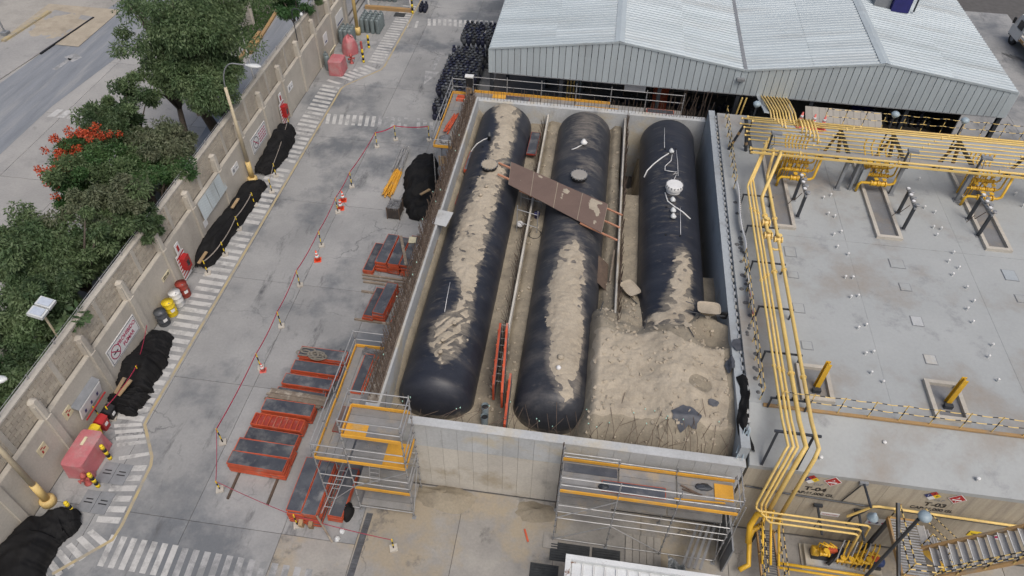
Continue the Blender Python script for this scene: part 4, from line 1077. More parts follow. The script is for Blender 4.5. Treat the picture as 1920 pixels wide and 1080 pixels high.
tape([(-20.08, 20.22, 1.00)]+S3[7:9],'red tape strung over the tarp below the PROHIBIDO FUMAR sign')
# yard barrier line
BP = [(-12.59,38.75),(-13.59,37.78),(-13.98,33.44),(-14.08,30.96),(-14.10,28.0),(-14.24,24.85),(-14.18,21.94),(-14.20,19.28),(-14.30,15.12)]
for i,(x,y) in enumerate(BP):
    stake(x,y,ORD[i]+' striped post from the far end of the red tape line in the yard','posts of the yard tape line',1.1)
stake(-10.39,39.05,'striped post beside the pit scaffold where the upper red tape ends','posts of the yard tape line',1.1)
stake(-13.49,12.97,'striped post with yellow base at the tape corner beside the large formwork stack','posts of the yard tape line',.7)
stake(-9.79,11.94,'striped post in front of the tall formwork stack','posts of the yard tape line',.9)
stake(-5.75,11.57,'striped post at the right end of the front red tape','posts of the yard tape line',.8)
tape([(-10.39,39.05,1.08)]+[(x,y,1.08) for x,y in BP]+[(-13.49,12.97,.68),(-9.79,11.94,.85),(-5.75,11.57,.75)],'long red tape strung round the work yard on striped posts',w=.07)
def cone(x,y,z,label,m='orange',s=1.0,grp='red and white cones'):
    t = thing('traffic_cone', (x,y,z), label, 'cone', grp)
    MB().obox((x,y,z+.02*s),(.38*s,.38*s,.04*s),.3).build('base', M[m], t)
    pr = [(.15,.04),(.115,.24),(.115,.24),(.09,.38),(.07,.50),(.05,.62),(.03,.72)]
    MB().lathe((x,y,z),[(.15*s,.04*s),(.03*s,.72*s)],16).build('body', M[m], t, True)
    MB().lathe((x,y,z),[(.124*s,.26*s),(.094*s,.40*s)],16).build('white_band', M['signw'], t, True)
    MB().lathe((x,y,z),[(.082*s,.48*s),(.062*s,.58*s)],16).build('white_band', M['signw'], t, True)
cone(-14.1,32.06,0,'red traffic cone, farther of the two standing together at the tape')
cone(-14.01,31.30,0,'red traffic cone, nearer of the two standing together at the tape')
cone(-13.94,26.85,0,'single red traffic cone standing alone in mid yard')
cone(-14.05,19.15,0,'small pink and white cone beside the formwork stacks','conepink',.8)

# ================================================================ formwork panel stacks
def panel(cx,cy,z,lx,ly,th,rz,label,grp,face='form_face',edge='form_red',ribs=False):
    t = thing('formwork_panel', (cx,cy,z), label, 'formwork panel', grp)
    e = .045
    M3 = Matrix.Rotation(rz,3,'Z')
    def P(x,y,zz): q = M3 @ Vector((x,y,0)); return (cx+q.x,cy+q.y,z+zz)
    mb = MB()
    for (x0,x1,y0,y1) in ((-lx/2,lx/2,-ly/2,-ly/2+e),(-lx/2,lx/2,ly/2-e,ly/2),(-lx/2,-lx/2+e,-ly/2+e,ly/2-e),(lx/2-e,lx/2,-ly/2+e,ly/2-e)):
        vs = [P(x0,y0,.004),P(x1,y0,.004),P(x1,y1,.004),P(x0,y1,.004),P(x0,y0,th),P(x1,y0,th),P(x1,y1,th),P(x0,y1,th)]
        mb.add(vs,[(0,3,2,1),(4,5,6,7),(0,1,5,4),(1,2,6,5),(2,3,7,6),(3,0,4,7)])
    if ribs:
        n = 9
        for k in range(1,n):
            q = P(-lx/2+lx*k/n,0,th*.6); mb.obox(q,(.04,ly-2*e,th*.7),rz)
    mb.build('frame', M[edge], t)
    if not ribs:
        q = P(0,0,th-.006); MB().obox(q,(lx-.05,ly-.05,.016),rz).build('face', M[face], t)
    else:
        q = P(0,0,.014); MB().obox(q,(lx-.1,ly-.1,.016),rz).build('face', M['form_dull'], t)
def pile(cx,cy,lx,ly,n,rz,desc,th=.10,z0=.09,edge='form_red',ribs_top=False,jit=.045):
    for k in range(n):
        top = n-1-k
        o_ = 'topmost' if top==0 else ('lowest' if k==0 else ORD[top]+' from the top')
        panel(cx+random.uniform(-jit,jit),cy+random.uniform(-jit,jit),z0+k*(th+.004),lx,ly,th,rz+random.uniform(-.015,.015),'red formwork panel, %s of %s' % (o_,desc),'formwork panels stacked in the yard',edge=edge,ribs=ribs_top and top==0)
# group C: long panels lying along x, eight piles
piles = []
yy = 20.15
for i,(d,cx,ly,n) in enumerate((('the stack with canvas slings on top',-11.35,.62,4),('the second stack behind the timber boards',-11.45,.62,4),('the stack just behind the old timber boards',-11.6,.60,4),('the stack under the old timber boards',-11.65,.60,3),('the stack before the old timber boards',-11.9,.66,5),('the stack with the ribbed panel',-12.05,.62,5),('the stack just behind the largest stack',-12.1,.60,5))):
    pile(cx,yy,2.3,ly,n,-.02,d,ribs_top=(i==5)); piles.append((cx,yy)); yy -= .80 if i not in (5,) else .72
pile(-12.1,14.72,2.45,.62,7,-.02,'the largest blue stack, rear half')
pile(-12.1,14.05,2.45,.62,7,-.02,'the largest blue stack, front half')
for x in (-13.0,-11.3):
    one('timber_bearer', MB().bar((x,12.6,.045),(x,15.2,.045),.09,.09), M['rust'], 'long timber bearer under the %s end of the largest formwork stack' % ('left' if x<-12 else 'right'), 'timber')
mbt = [(-11.75,17.95,.62),( -11.7,17.62,.60)]
for k in range(5):
    one('old_board', MB().bar((-13.1+random.uniform(-.1,.1),17.85-k*.13,.50+.02*(k%2)+k*.0),(-10.4+random.uniform(-.15,.15),17.72-k*.13,.52+.02*(k%2)),.12,.04), M['wood_old'], ORD[k]+' old timber board from the back lying across the red formwork stacks', 'board', 'old boards on the formwork')
sl_ = MB()
for k in range(7):
    c_ = Vector((-11.75+random.uniform(-.65,.4),20.1+random.uniform(-.2,.25),.56)); pts = []
    a0 = random.random()*6
    for j in range(14):
        a = a0+j*.5; pts.append(c_+Vector((.34*math.cos(a)*(1+.3*math.sin(k)),.17*math.sin(a),.03*math.sin(j*1.3+k)+.02*k)))
    for j in range(13): sl_.bar(pts[j],pts[j+1],.075,.012)
one('lifting_sling', sl_, M['sling'], 'tangled grey canvas lifting slings on the farthest red formwork stack', 'sling')
# group D: tall stack along y, by the left scaffold
DZ = .09
pile(-9.75,13.2,.62,2.4,9,-.02,'the tall tower side stack, left half')
pile(-9.12,13.2,.62,2.4,9,-.02,'the tall tower side stack, right half')
pile(-8.25,13.4,.6,2.2,4,-.03,'the low stack under the scaffold tower end')
one('ladder', MB().bar((-8.75,12.2,.8),(-8.55,14.5,.9),.03,.05).bar((-8.45,12.2,.8),(-8.25,14.5,.9),.03,.05).bar((-8.72,12.5,.82),(-8.42,12.5,.82),.03,.02).bar((-8.7,12.9,.83),(-8.4,12.9,.83),.03,.02).bar((-8.67,13.3,.85),(-8.37,13.3,.85),.03,.02).bar((-8.63,13.7,.87),(-8.33,13.7,.87),.03,.02).bar((-8.6,14.1,.89),(-8.3,14.1,.89),.03,.02), M['steel'], 'aluminium ladder lying between the tall stack and the scaffold', 'ladder')
for k,x in enumerate((-9.6,-9.2)):
    one('timber_block', MB().obox((x,12.0,.2),(.16,.35,.4),.1,.2), M['wood'], ('left' if k==0 else 'right')+' timber block at the foot of the tall formwork stack', 'timber')
one('timber_prop', MB().bar((-8.85,12.0,1.0),(-8.2,11.45,.05),.07,.07), M['wood_old'], 'grey timber prop leaning on the tall formwork stack', 'timber')
blob('black_bag',-7.95,12.75,.25,.35,.5,M['tarp'],'black bag beside the low formwork stack at the scaffold','bag',2)
for k,(x,y) in enumerate(((-7.95,11.95),(-8.05,11.6))):
    blob('white_bag',x,y,.11,.12,.16,M['lampw'],('farther' if k==0 else 'nearer')+' small white bag by the front red tape','bag',k)
# group A and B beside the pit
def pz(p): return (p[0],p[1])
pile(-10.85,27.25,.55,2.2,3,-.06,'the low stack near the tarp',.10)
pile(-10.15,27.6,.62,2.3,6,-.06,'the second stack near the yellow props',.11)
pile(-9.45,27.5,.62,2.2,6,-.06,'the third stack near the yellow props',.11)
pile(-8.65,27.5,.80,2.4,7,-.06,'the stack with a ladder on top',.11)
pile(-9.9,23.9,.55,2.0,3,-.08,'the lower small mid yard stack',.11)
pile(-9.3,24.05,.6,2.2,5,-.08,'the higher small mid yard stack',.11)
one('ladder', MB().bar((-8.62,26.5,.93),(-8.48,28.6,.93),.03,.05).bar((-8.32,26.5,.93),(-8.18,28.6,.93),.03,.05).bar((-8.6,26.8,.94),(-8.3,26.8,.94),.08,.02).bar((-8.58,27.2,.94),(-8.28,27.2,.94),.08,.02).bar((-8.55,27.6,.94),(-8.25,27.6,.94),.08,.02).bar((-8.52,28.0,.94),(-8.22,28.0,.94),.08,.02).bar((-8.5,28.4,.94),(-8.2,28.4,.94),.08,.02), M['steel'], 'aluminium ladder lying on the widest stack near the yellow props', 'ladder')
one('paper_sheet', MB().obox((-8.9,28.3,.93),(.4,.5,.015),.1), M['signyel'], 'pale sheet lying beside the ladder on the widest stack', 'sheet')
one('plank', MB().bar((-9.6,28.5,.95),(-8.75,26.3,.95),.16,.04), M['wood_old'], 'grey plank lying diagonally across the formwork stacks', 'plank')
for i,(y,x0,x1) in enumerate(((26.1,-11.2,-8.2),(25.85,-11.1,-8.0),(25.6,-11.0,-8.1),(24.9,-10.9,-8.2),(22.95,-10.7,-7.9))):
    one('timber_bearer', MB().bar((x0,y,.05),(x1,y-.1,.05),.1,.1), M['wood_old'], ORD[i]+' timber bearer from the back under the small mid yard stacks', 'timber')
def bundle(name,a,b,n,r_,spread,m,label,cat,seed=0,h=.3):
    rn = random.Random(seed); a = Vector(a); b = Vector(b); d = (b-a).normalized(); s_ = Vector((-d.y,d.x,0))
    t = thing(name,((a+b)/2)[:], label, cat)
    for k in range(n):
        o1 = s_*rn.uniform(-spread,spread)+Vector((0,0,rn.uniform(.03,h)))+d*rn.uniform(-.25,.25); o2 = s_*rn.uniform(-spread,spread)+Vector((0,0,rn.uniform(.03,h)))+d*rn.uniform(-.25,.25)
        o2 = o1*.6+o2*.4
        MB().tube([a+o1,b+o2],r_,6).build('tube',m,t)
    return t
bundle('red_prop_bundle',(-7.95,26.4,0),(-7.75,28.3,0),12,.035,.25,M['form_red'],'bundle of red steel props beside the widest formwork stack','props',1,.45)
bundle('red_prop_bundle',(-8.55,23.0,0),(-8.25,24.9,0),9,.035,.2,M['form_red'],'bundle of red steel props beside the mid yard stacks','props',2,.3)
bundle('scaffold_tube_bundle',(-10.47, 18.14, 0.00),(-10.56, 20.67, 0.00),26,.026,.36,M['steel_mid'],'bundle of loose grey scaffold tubes beside the left scaffold','tubes',3,.3)
bundle('prop_bundle',(-11.59, 32.89, 0.00),(-11.48, 35.22, -0.00),20,.045,.30,M['toe'],'bundle of yellow steel props lying near the tarp','props',4,.4)
bundle('scaffold_tube_bundle',(-11.58, 35.20, 0.00),(-11.59, 37.63, 0.00),26,.028,.30,M['steel'],'bundle of grey tubes lying beyond the yellow props','tubes',5,.4)
cr = thing('coupler_crate', (-10.70, 31.31, 0.00), 'wire crate full of small steel couplers beside the tarp', 'crate')
c0 = (-10.70, 31.31, 0.00)
for dx in (-.36,.36):
    for dy in (-.45,.45): MB().box(c0[0]+dx-.025,c0[0]+dx+.025,c0[1]+dy-.025,c0[1]+dy+.025,0,.85).build('corner_post', M['rust'], cr)
mb = MB()
for k in range(9):
    z = .06+k*.09
    mb.tube([(c0[0]-.36,c0[1]-.45,z),(c0[0]+.36,c0[1]-.45,z),(c0[0]+.36,c0[1]+.45,z),(c0[0]-.36,c0[1]+.45,z),(c0[0]-.36,c0[1]-.45,z)],.008,4)
for k in range(8):
    for s_ in (-1,1): mb.tube([(c0[0]-.36+k*.1,c0[1]+s_*.45,.05),(c0[0]-.36+k*.1,c0[1]+s_*.45,.8)],.008,4)
mb.build('wire_mesh', M['rust'], cr)
MB().box(c0[0]-.34,c0[0]+.34,c0[1]-.43,c0[1]+.43,.04,.7).build('liner', M['dark'], cr)
mb = MB()
for k in range(160): mb.obox((c0[0]+random.uniform(-.32,.32),c0[1]+random.uniform(-.4,.4),.70+random.uniform(0,.1)),(.12,.05,.05),random.random()*3,random.random()*2)
tag(mb.build('couplers', M['steel_mid'], cr), kind='stuff')
dr = thing('drain_grate', (-7.09, 11.55, 0.00), 'dark drain channel grate running across the front yard', 'drain')
a = Vector((-7.07, 12.87, 0.00)); b = Vector((-7.12, 10.17, 0.00))
MB().bar(a+Vector((0,0,.002)),b+Vector((0,0,.002)),.26,.012).build('channel', M['dark'], dr)
for k in range(60):
    p = a.lerp(b,(k+.5)/60); MB().obox((p.x,p.y,.014),(.24,.02,.012),0).build('slat', M['steel_mid'], dr)

# ================================================================ scaffolds
def pt(t, name, m, mb, smooth=False): return mb.build(name, M[m], t, smooth)
def tb(t, name, a, b, r_=.024, m='steel', n=6): return MB().tube([a,b],r_,n).build(name, M[m], t)
def deck(t, x0,x1,y0,y1,z, along='x', w=.30, m='deck', gap=.012):
    if along == 'x':
        n = max(1,round((y1-y0)/w)); ww = (y1-y0)/n
        for k in range(n): pt(t,'deck_plank',m,MB().box(x0,x1,y0+k*ww+gap/2,y0+(k+1)*ww-gap/2,z-.05+random.uniform(-.003,.003),z+random.uniform(-.004,.004)))
    else:
        n = max(1,round((x1-x0)/w)); ww = (x1-x0)/n
        for k in range(n): pt(t,'deck_plank',m,MB().box(x0+k*ww+gap/2,x0+(k+1)*ww-gap/2,y0,y1,z-.05+random.uniform(-.003,.003),z+random.uniform(-.004,.004)))
def toe(t,a,b,z,h=.16): pt(t,'toe_board','toe',MB().bar((a[0],a[1],z+h/2+.002),(b[0],b[1],z+h/2+.002),.04,h))
def standard(t,x,y,z1,z0=0.0):
    o = tb(t,'standard',(x,y,z0),(x,y,z1))
    mb = MB()
    z = z0+.25
    while z < z1: mb.lathe((x,y,z),[(.05,0),(.05,.03)],8); z += .5
    tag(mb.build('rosettes',M['steel_mid'],o),kind='stuff')
    if z0 == 0: pt(t,'base_plate','grey',MB().box(x-.08,x+.08,y-.08,y+.08,.001,.02))
def rails(t,a,b,z,hs=(.5,1.0)):
    for h in hs: tb(t,'guard_rail',(a[0],a[1],z+h),(b[0],b[1],z+h),.022)
# left tower with long walkway beside the pit
S1 = thing('scaffold', (-7.5,14,0), 'left scaffold tower with yellow toe boards and walkway along the pit wall', 'scaffold')
X0,X1,X2 = -8.75,-7.45,-5.25; YA,YB = 12.95,14.25
for x,zt in ((X0,4.75),(X1,6.6),(X2,6.6)):
    for y in (YA,YB): standard(S1,x,y,zt)
for y in (15.6,17.0,18.4):
    for x in (X0,X1): standard(S1,x,y,4.75 if x==X0 else 3.75)
deck(S1,X1+.04,X2-.04,YA+.04,YB-.04,5.5)
pt(S1,'hatch_panel','toe',MB().box(X1+.06,X1+.85,YA+.06,YA+.62,5.502,5.515))
for a,b in (((X1,YA),(X2,YA)),((X1,YB),(X2,YB)),((X1,YA),(X1,YB))): toe(S1,a,b,5.5); rails(S1,a,b,5.5)
rails(S1,(X2,YA),(X2,YB),5.5)
deck(S1,X1+.04,X2-.04,YA+.04,YB-.04,3.7)
pt(S1,'hatch_panel','toe',MB().box(X2-.95,X2-.1,YA+.1,YB-.2,3.702,3.715))
toe(S1,(X0,YA),(X1,YA),3.7); toe(S1,(X1,YA),(X2,YA),3.7); toe(S1,(X2,YA),(X2,YB),3.7)
rails(S1,(X0,YA),(X1,YA),3.7); rails(S1,(X1,YA),(X2,YA),3.7); rails(S1,(X2,YA),(X2,YB),3.7)
deck(S1,X0+.04,X1-.04,YA+.04,18.36,3.7,'y',.32)
yy = [YA,14.25,15.6,17.0,18.4]
for i in range(4):
    toe(S1,(X0,yy[i]),(X0,yy[i+1]),3.7); rails(S1,(X0,yy[i]),(X0,yy[i+1]),3.7)
toe(S1,(X0,18.4),(X1,18.4),3.7); rails(S1,(X0,18.4),(X1,18.4),3.7)
toe(S1,(X1,YA),(X2,YA),1.8); deck(S1,X1+.04,X2-.04,YA+.04,YB-.04,1.8); rails(S1,(X1,YA),(X2,YA),1.8); rails(S1,(X1,YB),(X2,YB),1.8); rails(S1,(X2,YA),(X2,YB),1.8)
deck(S1,X1+.04,X2-.04,YA+.04,YB-.04,.45); rails(S1,(X1,YA),(X2,YA),0,(.4,))
rails(S1,(X0,YA),(X1,YA),0,(.2,1.9,2.6)); rails(S1,(X0,YA),(X0,YB),0,(.2,2.0))
for i in range(4): rails(S1,(X0,yy[i]),(X0,yy[i+1]),0,(2.0,))
tb(S1,'brace',(X1,YA-.03,2.0),(X2,YA-.03,3.6),.02); tb(S1,'brace',(X0,YA-.03,.3),(X1,YA-.03,2.0),.02); tb(S1,'brace',(X2+.03,YA,.5),(X2+.03,YB,2.5),.02); tb(S1,'brace',(X2+.03,YB,2.0),(X2+.03,YA,4.2),.02)
for k in range(8): tb(S1,'ladder_rung',(-6.9,13.25+k*.06,2.0+k*.22),(-6.55,13.25+k*.06,2.0+k*.22),.014)
for x in (-6.92,-6.53): tb(S1,'ladder_stile',(x,13.2,1.85),(x,13.75,3.8),.018)
# things lying on the walkway
panel(-8.05,17.0,3.71,.42,2.0,.10,-.03,'single red formwork panel lying on the left scaffold walkway','formwork panels lying on scaffolds')
panel(-8.2,14.75,3.71,.5,1.2,.04,-.03,'purplish plywood sheet edged in red on the near walkway end','formwork panels lying on scaffolds',face='ply',edge='form_dull')
bundle('steel_offcuts',(-7.6,17.9,3.72),(-8.3,18.2,3.72),14,.02,.25,M['steel_mid'],'tangle of steel offcuts at the far end of the left walkway','offcuts',8,.2)
bundle('red_prop_bundle',(-7.75,16.2,3.72),(-7.65,18.1,3.72),4,.022,.06,M['form_red'],'few thin red bars along the left walkway edge','bars',9,.08)
# right scaffold in front of the pit
S2 = thing('scaffold', (3.6,13.5,0), 'right scaffold with three bays against the front pit wall', 'scaffold')
XS = [.42,2.5,4.6,6.7]; YA,YB = 12.82,14.12
for i,x in enumerate(XS):
    standard(S2,x,YA,5.05); standard(S2,x,YB,4.9 if i in (0,) else 4.45)
for i in range(3):
    deck(S2,XS[i]+.03,XS[i+1]-.03,YA+.05,YB-.05,3.95)
    deck(S2,XS[i]+.03,XS[i+1]-.03,YA+.30 if i==0 else YA+.7,YB-.05,1.95)
    for q in ((YA,),(YB,)): toe(S2,(XS[i],q[0]),(XS[i+1],q[0]),3.95)
    rails(S2,(XS[i],YA),(XS[i+1],YA),3.95); rails(S2,(XS[i],YA),(XS[i+1],YA),1.95,(.0,.5,1.0)); rails(S2,(XS[i],YA),(XS[i+1],YA),0,(.2,))
rails(S2,(XS[0],YB),(XS[1],YB),3.95,(.5,)); rails(S2,(XS[3],YA),(XS[3],YB),3.95); rails(S2,(XS[3],YA),(XS[3],YB),1.95); rails(S2,(XS[0],YA),(XS[0],YB),1.95,(0,1.0))
rails(S2,(XS[0],YB),(XS[3],YB),3.95,(.28,))
tb(S2,'brace',(XS[0],YA-.03,.2),(XS[1],YA-.03,1.9),.02); tb(S2,'brace',(XS[0],YA-.03,2.0),(XS[1],YA-.03,3.8),.02); tb(S2,'brace',(XS[2],YA-.03,.3),(XS[1],YA-.03,1.9),.02); tb(S2,'brace',(XS[3]+.03,YA,.3),(XS[3]+.03,YB,2.0),.02)
for k in range(3): tb(S2,'standard',(XS[3]+.25,YA+.1+k*.35,0),(XS[3]+.2,YA+.1+k*.35,4.4),.022)
tb(S2,'post',(XS[0]-.03,YB+.08,0),(XS[0]-.03,YB+.08,5.0),.026,'rust')
panel(3.05,13.25,3.96,2.3,.42,.09,-.0,'dark topped red panel lying on the right scaffold deck','formwork panels lying on scaffolds')
one('plywood_sheet', MB().box(.5,2.45,13.65,14.0,3.955,3.985), M['form_face'], 'stained dark plywood sheet at the left end of the right scaffold deck', 'plywood')
one('orange_board', MB().box(5.95,6.62,13.3,13.95,3.96,3.99), M['toe'], 'square orange board at the right end of the right scaffold deck', 'board')
blob('gravel_heap',5.55,13.75,.3,.16,.1,M['dark'],'small heap of dark gravel on the right scaffold deck','gravel',3,3.95)
blob('black_bag',2.0,13.2,.22,.14,.16,M['dark'],'small heap of dark couplers left on the right scaffold deck','couplers',5,3.95)
for k,(a,b) in enumerate((((4.75,13.7,3.98),(5.35,13.45,3.98)),((4.8,13.55,3.98),(5.5,13.4,4.0)),((4.5,13.12,4.0),(6.3,13.2,4.0)))):
    one('steel_offcut', MB().bar(a,b,.05,.05), M['rust' if k<2 else 'toe'], ('shorter rusty bar lying on the right scaffold deck','longer rusty bar lying on the right scaffold deck','loose yellow board lying inside the right scaffold')[k], 'bar')
# back-left platform and back walkway
S3_ = thing('scaffold', (-8,36,0), 'scaffold platform at the far corner of the pit with yellow toe boards', 'scaffold')
X0,X1 = -8.45,-7.42
for y in (32.5,34.4,36.3,38.2):
    standard(S3_,X0,y,5.3); standard(S3_,X1,y,4.2 if y<38 else 5.3)
for a,b in ((32.5,34.4),(34.4,36.3),(36.3,38.2)):
    deck(S3_,X0+.04,X1-.04,a+.02,b-.02,4.2,'y',.32)
    toe(S3_,(X0,a),(X0,b),4.2); rails(S3_,(X0,a),(X0,b),4.2)
toe(S3_,(X0,32.5),(X1,32.5),4.2); rails(S3_,(X0,32.5),(X1,32.5),4.2,(.5,))
toe(S3_,(X0,38.2),(X1,38.2),4.2); rails(S3_,(X0,38.2),(X1,38.2),4.2)
for k in range(9): tb(S3_,'ladder_rung',(-7.9,32.2-.02*k,.6+k*.35),(-7.45,32.2-.02*k,.6+k*.35),.03,'deck')
tb(S3_,'ladder_stile',(-7.95,32.22,0),(-7.95,32.0,4.0),.025); tb(S3_,'ladder_stile',(-7.4,32.22,0),(-7.4,32.0,4.0),.025)
bundle('red_prop_bundle',(-7.95,34.0,4.21),(-7.75,35.6,4.21),9,.04,.14,M['form_red'],'bundle of red props on the far corner platform','props',11,.25)
blob('coupler_heap',-7.95,33.3,.32,.4,.2,M['steel_mid'],'heap of steel couplers on the far corner platform','couplers',6,4.2)
for k in range(2): one('red_clamp', MB().box(-8.1+k*.02,-7.6,37.35+k*.3,37.55+k*.3,4.21,4.36), M['form_red'], ('nearer','farther')[k]+' red steel beam by the guard rail of the far corner platform', 'beam')
for k in range(2): one('tube_offcut', MB().tube([(-8.2,32.75+k*.25,4.24),(-7.5,32.75+k*.25,4.24)],.03,6), M['steel'], ('nearer','farther')[k]+' grey tube lying across the far corner platform end', 'tube')
one('plywood_offcut', MB().obox((-7.85,32.1,3.6),(.45,.03,.7),0,.1), M['wood'], 'small plywood sheet hanging below the far corner platform', 'plywood')
S4 = thing('scaffold', (-1,38.2,0), 'long scaffold walkway behind the far pit wall below the shed', 'scaffold')
XS = [-7.3,-5.2,-3.1,-1.0,1.1,3.2,5.4]
for x in XS:
    standard(S4,x,38.75,5.25); standard(S4,x,37.95,4.0)
for i in range(6):
    deck(S4,XS[i]+.03,XS[i+1]-.03,37.85,38.7,4.1,'x',.4)
    rails(S4,(XS[i],38.75),(XS[i+1],38.75),4.1)
    if i in (0,1,2,3): toe(S4,(XS[i],38.72 if i else 38.7),(XS[i+1],38.72),4.1)
toe(S4,(-1.0,37.82),(1.6,37.82),4.25,.14)
panel(-4.5,38.2,4.12,1.5,.5,.1,0,'dark formwork panel on the back walkway behind the nearest tank','formwork panels lying on scaffolds',edge='form_dull')
panel(4.1,38.15,4.12,1.6,.45,.16,0,'dull red formwork panel on the back walkway behind the far right tank','formwork panels lying on scaffolds',edge='form_red')
one('yellow_box', MB().box(-6.0,-5.2,37.95,38.35,4.12,4.3), M['toe'], 'short yellow board stack on the back walkway near the corner', 'boards')
cb = thing('control_box', (-7.35,38.0,4.2), 'white framed dark box on legs at the far pit corner', 'box')
MB().box(-7.55,-7.15,37.75,38.0,5.0,5.6).build('case', M['black'], cb)
MB().box(-7.6,-7.1,37.72,38.03,5.6,5.68).build('cap', M['white'], cb)
for x in (-7.57,-7.13): MB().box(x-.02,x+.02,37.85,37.9,4.3,5.0).build('leg', M['steel'], cb)
MB().box(-7.5,-7.2,37.7,37.745,4.6,4.95).build('panel', M['wood'], cb)

# ================================================================ rebar
def rebar(parent, gen, m='rust', caps=None):
    mb = MB()
    for a,b,r_ in gen: mb.tube([a,b] if not isinstance(a,list) else a, r_, 4, cap=False)
    tag(mb.build('starter_bars', M[m], parent), kind='stuff')
    if caps:
        cb_ = MB()
        for c in caps: cb_.lathe(c,[(.022,-.025),(.022,.025)],6)
        tag(cb_.build('bar_caps', M['capg'], parent), kind='stuff')
rn = random.Random(3)
g_ = []; caps = []
for k in range(146):
    y = 15.3+k*.148
    for x in (-7.12,-6.86):
        dx,dy = rn.uniform(-.10,.08),rn.uniform(-.1,.1); h = rn.uniform(.7,1.05)
        g_.append(((x,y,4.6),(x+dx-.08,y+dy,4.7+h),.017))
        if rn.random()<.04: caps.append((x+dx,y+dy,4.7+h))
for x in (-7.14,-6.84):
    for z in (4.85,5.05,5.25,5.45):
        for k in range(7): g_.append(((x+rn.uniform(-.02,.02),15.3+k*3.08,z+rn.uniform(-.04,.04)),(x+rn.uniform(-.02,.02),15.3+k*3.08+3.2,z+rn.uniform(-.04,.04)),.015))
rebar(pit,g_,caps=caps)
g_ = []; caps = []
for k in range(60):
    x = -6.5+k*.22; y = 14.84
    L_ = rn.uniform(.9,2.4) if x > -6 else 1.0
    if x < -2.5:
        dx = rn.uniform(-.3,1.5); dy = rn.uniform(.1,.9); dz = rn.uniform(.25,1.3)
    else:
        dx = rn.uniform(-.5,.7); dy = rn.uniform(.3,1.4); dz = rn.uniform(.15,1.1)
    z0 = 3.75 if x < 1 else 4.1
    m_ = (x+dx*.4,y+dy*.35,z0+.25+dz*.5); e_ = (x+dx,y+dy,max(z0+dz,sand_z(x+dx,min(37,y+dy))+.06))
    g_.append(([(x,y+.05,z0-.2),m_,e_],None,.009))
    if rn.random()<.3: caps.append(e_)
for k in range(34):
    x = 1.5+rn.random()*4.8; y = 14.95+rn.random()*.9; z = sand_z(x,y)
    a = rn.uniform(-.5,1.0)
    g_.append(((x,y,z),(x+math.sin(a)*rn.uniform(.4,1.3),y+rn.uniform(-.1,1.3)*math.cos(a),z+rn.uniform(.1,.5)),.009))
    if rn.random()<.35: caps.append((x+.1,y+.4,z+.3))
rebar(pit,g_,caps=caps)
g_ = []
for k in range(150):
    y = 20.6+k*.11
    dx = rn.uniform(-.2,.1)
    g_.append(((2.2,y,3.6),(2.24+dx*.6,y+rn.uniform(-.5,.5),4.2+rn.uniform(.1,.6)),.013))
for k in range(12):
    y = 20.8+k*1.35; g_.append(((2.2+rn.uniform(-.06,.08),y,4.25+rn.uniform(0,.2)),(2.18+rn.uniform(-.1,.1),y+rn.uniform(1.5,3),4.25+rn.uniform(0,.25)),.012))
for k in range(150):
    y = 17.0+k*.133; g_.append(((-2.62,y,3.3),(-2.70+rn.uniform(-.2,.1),y+rn.uniform(-.3,.3),3.85+rn.uniform(.0,.3)),.010))
rebar(pit,g_)
g_ = []
for k in range(64):
    x = -6.6+k*.2; g_.append(((x,37.45,4.3),(x+rn.uniform(-.08,.08),37.5+rn.uniform(-.05,.2),4.42+rn.uniform(.5,.9)),.011))
for k in range(16):
    x = 4.4+k*.16; g_.append(((x,37.5,4.3),(x+rn.uniform(-.1,.5),37.7,4.42+rn.uniform(1.0,2.0)),.011))
rebar(pit,g_)

# ================================================================ things in the pit
bw = thing('board_walkway', (-1.4,30.2,4.9), 'brown plywood walkway laid across two tanks with sand on it', 'walkway')
A_ = Vector((-3.86, 30.78, 4.98)); B_ = Vector((-3.73, 28.87, 4.98)); C_ = Vector((1.16, 25.87, 4.98)); D_ = Vector((1.36, 28.07, 4.98))
for k in range(4):
    u0,u1 = k/4+.003,(k+1)/4-.003; up = Vector((0,0,.012*(k%2)))
    q = [A_.lerp(D_,u0)+up,B_.lerp(C_,u0)+up,B_.lerp(C_,u1)+up,A_.lerp(D_,u1)+up]
    mb = MB(); mb.add(q+[v-Vector((0,0,.025)) for v in q],[(0,1,2,3),(7,6,5,4),(0,4,5,1),(1,5,6,2),(2,6,7,3),(3,7,4,0)]); s_ = mb.build('plywood_sheet', M['ply'], bw)
def wsand(u,v):
    p = A_.lerp(D_,u).lerp(B_.lerp(C_,u),v)
    q = .6*fbm(u*5,v*1.6,4,1,6)-.26+.22*ss(.3,.9,u)-.4*ss(.25,0,u)-.2*abs(v-.4)
    e = min(ss(0,.03,u),ss(1,.97,u),ss(0,.05,v),ss(1,.95,v))
    return (p.x,p.y,p.z-.012+.03*ss(-.05,.25,q)*e)
tag(MB().grid(wsand,120,50).build('sand_layer', M['sand_dry'], bw, True),kind='stuff')
dW = (D_-A_).normalized(); cW = (B_-A_).normalized()
for off,la,lb in ((.25,-.75,.1),(.75,-.7,.05)):
    p = A_+(B_-A_)*off-Vector((0,0,.06)); MB().bar(p+dW*la,p+dW*(lb+.6),.09,.07).build('batten', M['batten'], bw)
for off in (.12,.55,.97):
    p = D_+(C_-D_)*off-Vector((0,0,.06)); MB().bar(p-dW*1.2,p+dW*.85,.08,.06).build('batten', M['batten'], bw)
p = B_-Vector((0,0,.08)); MB().bar(p+dW*.7,p+dW*2.3,.08,.06).build('batten', M['batten'], bw)
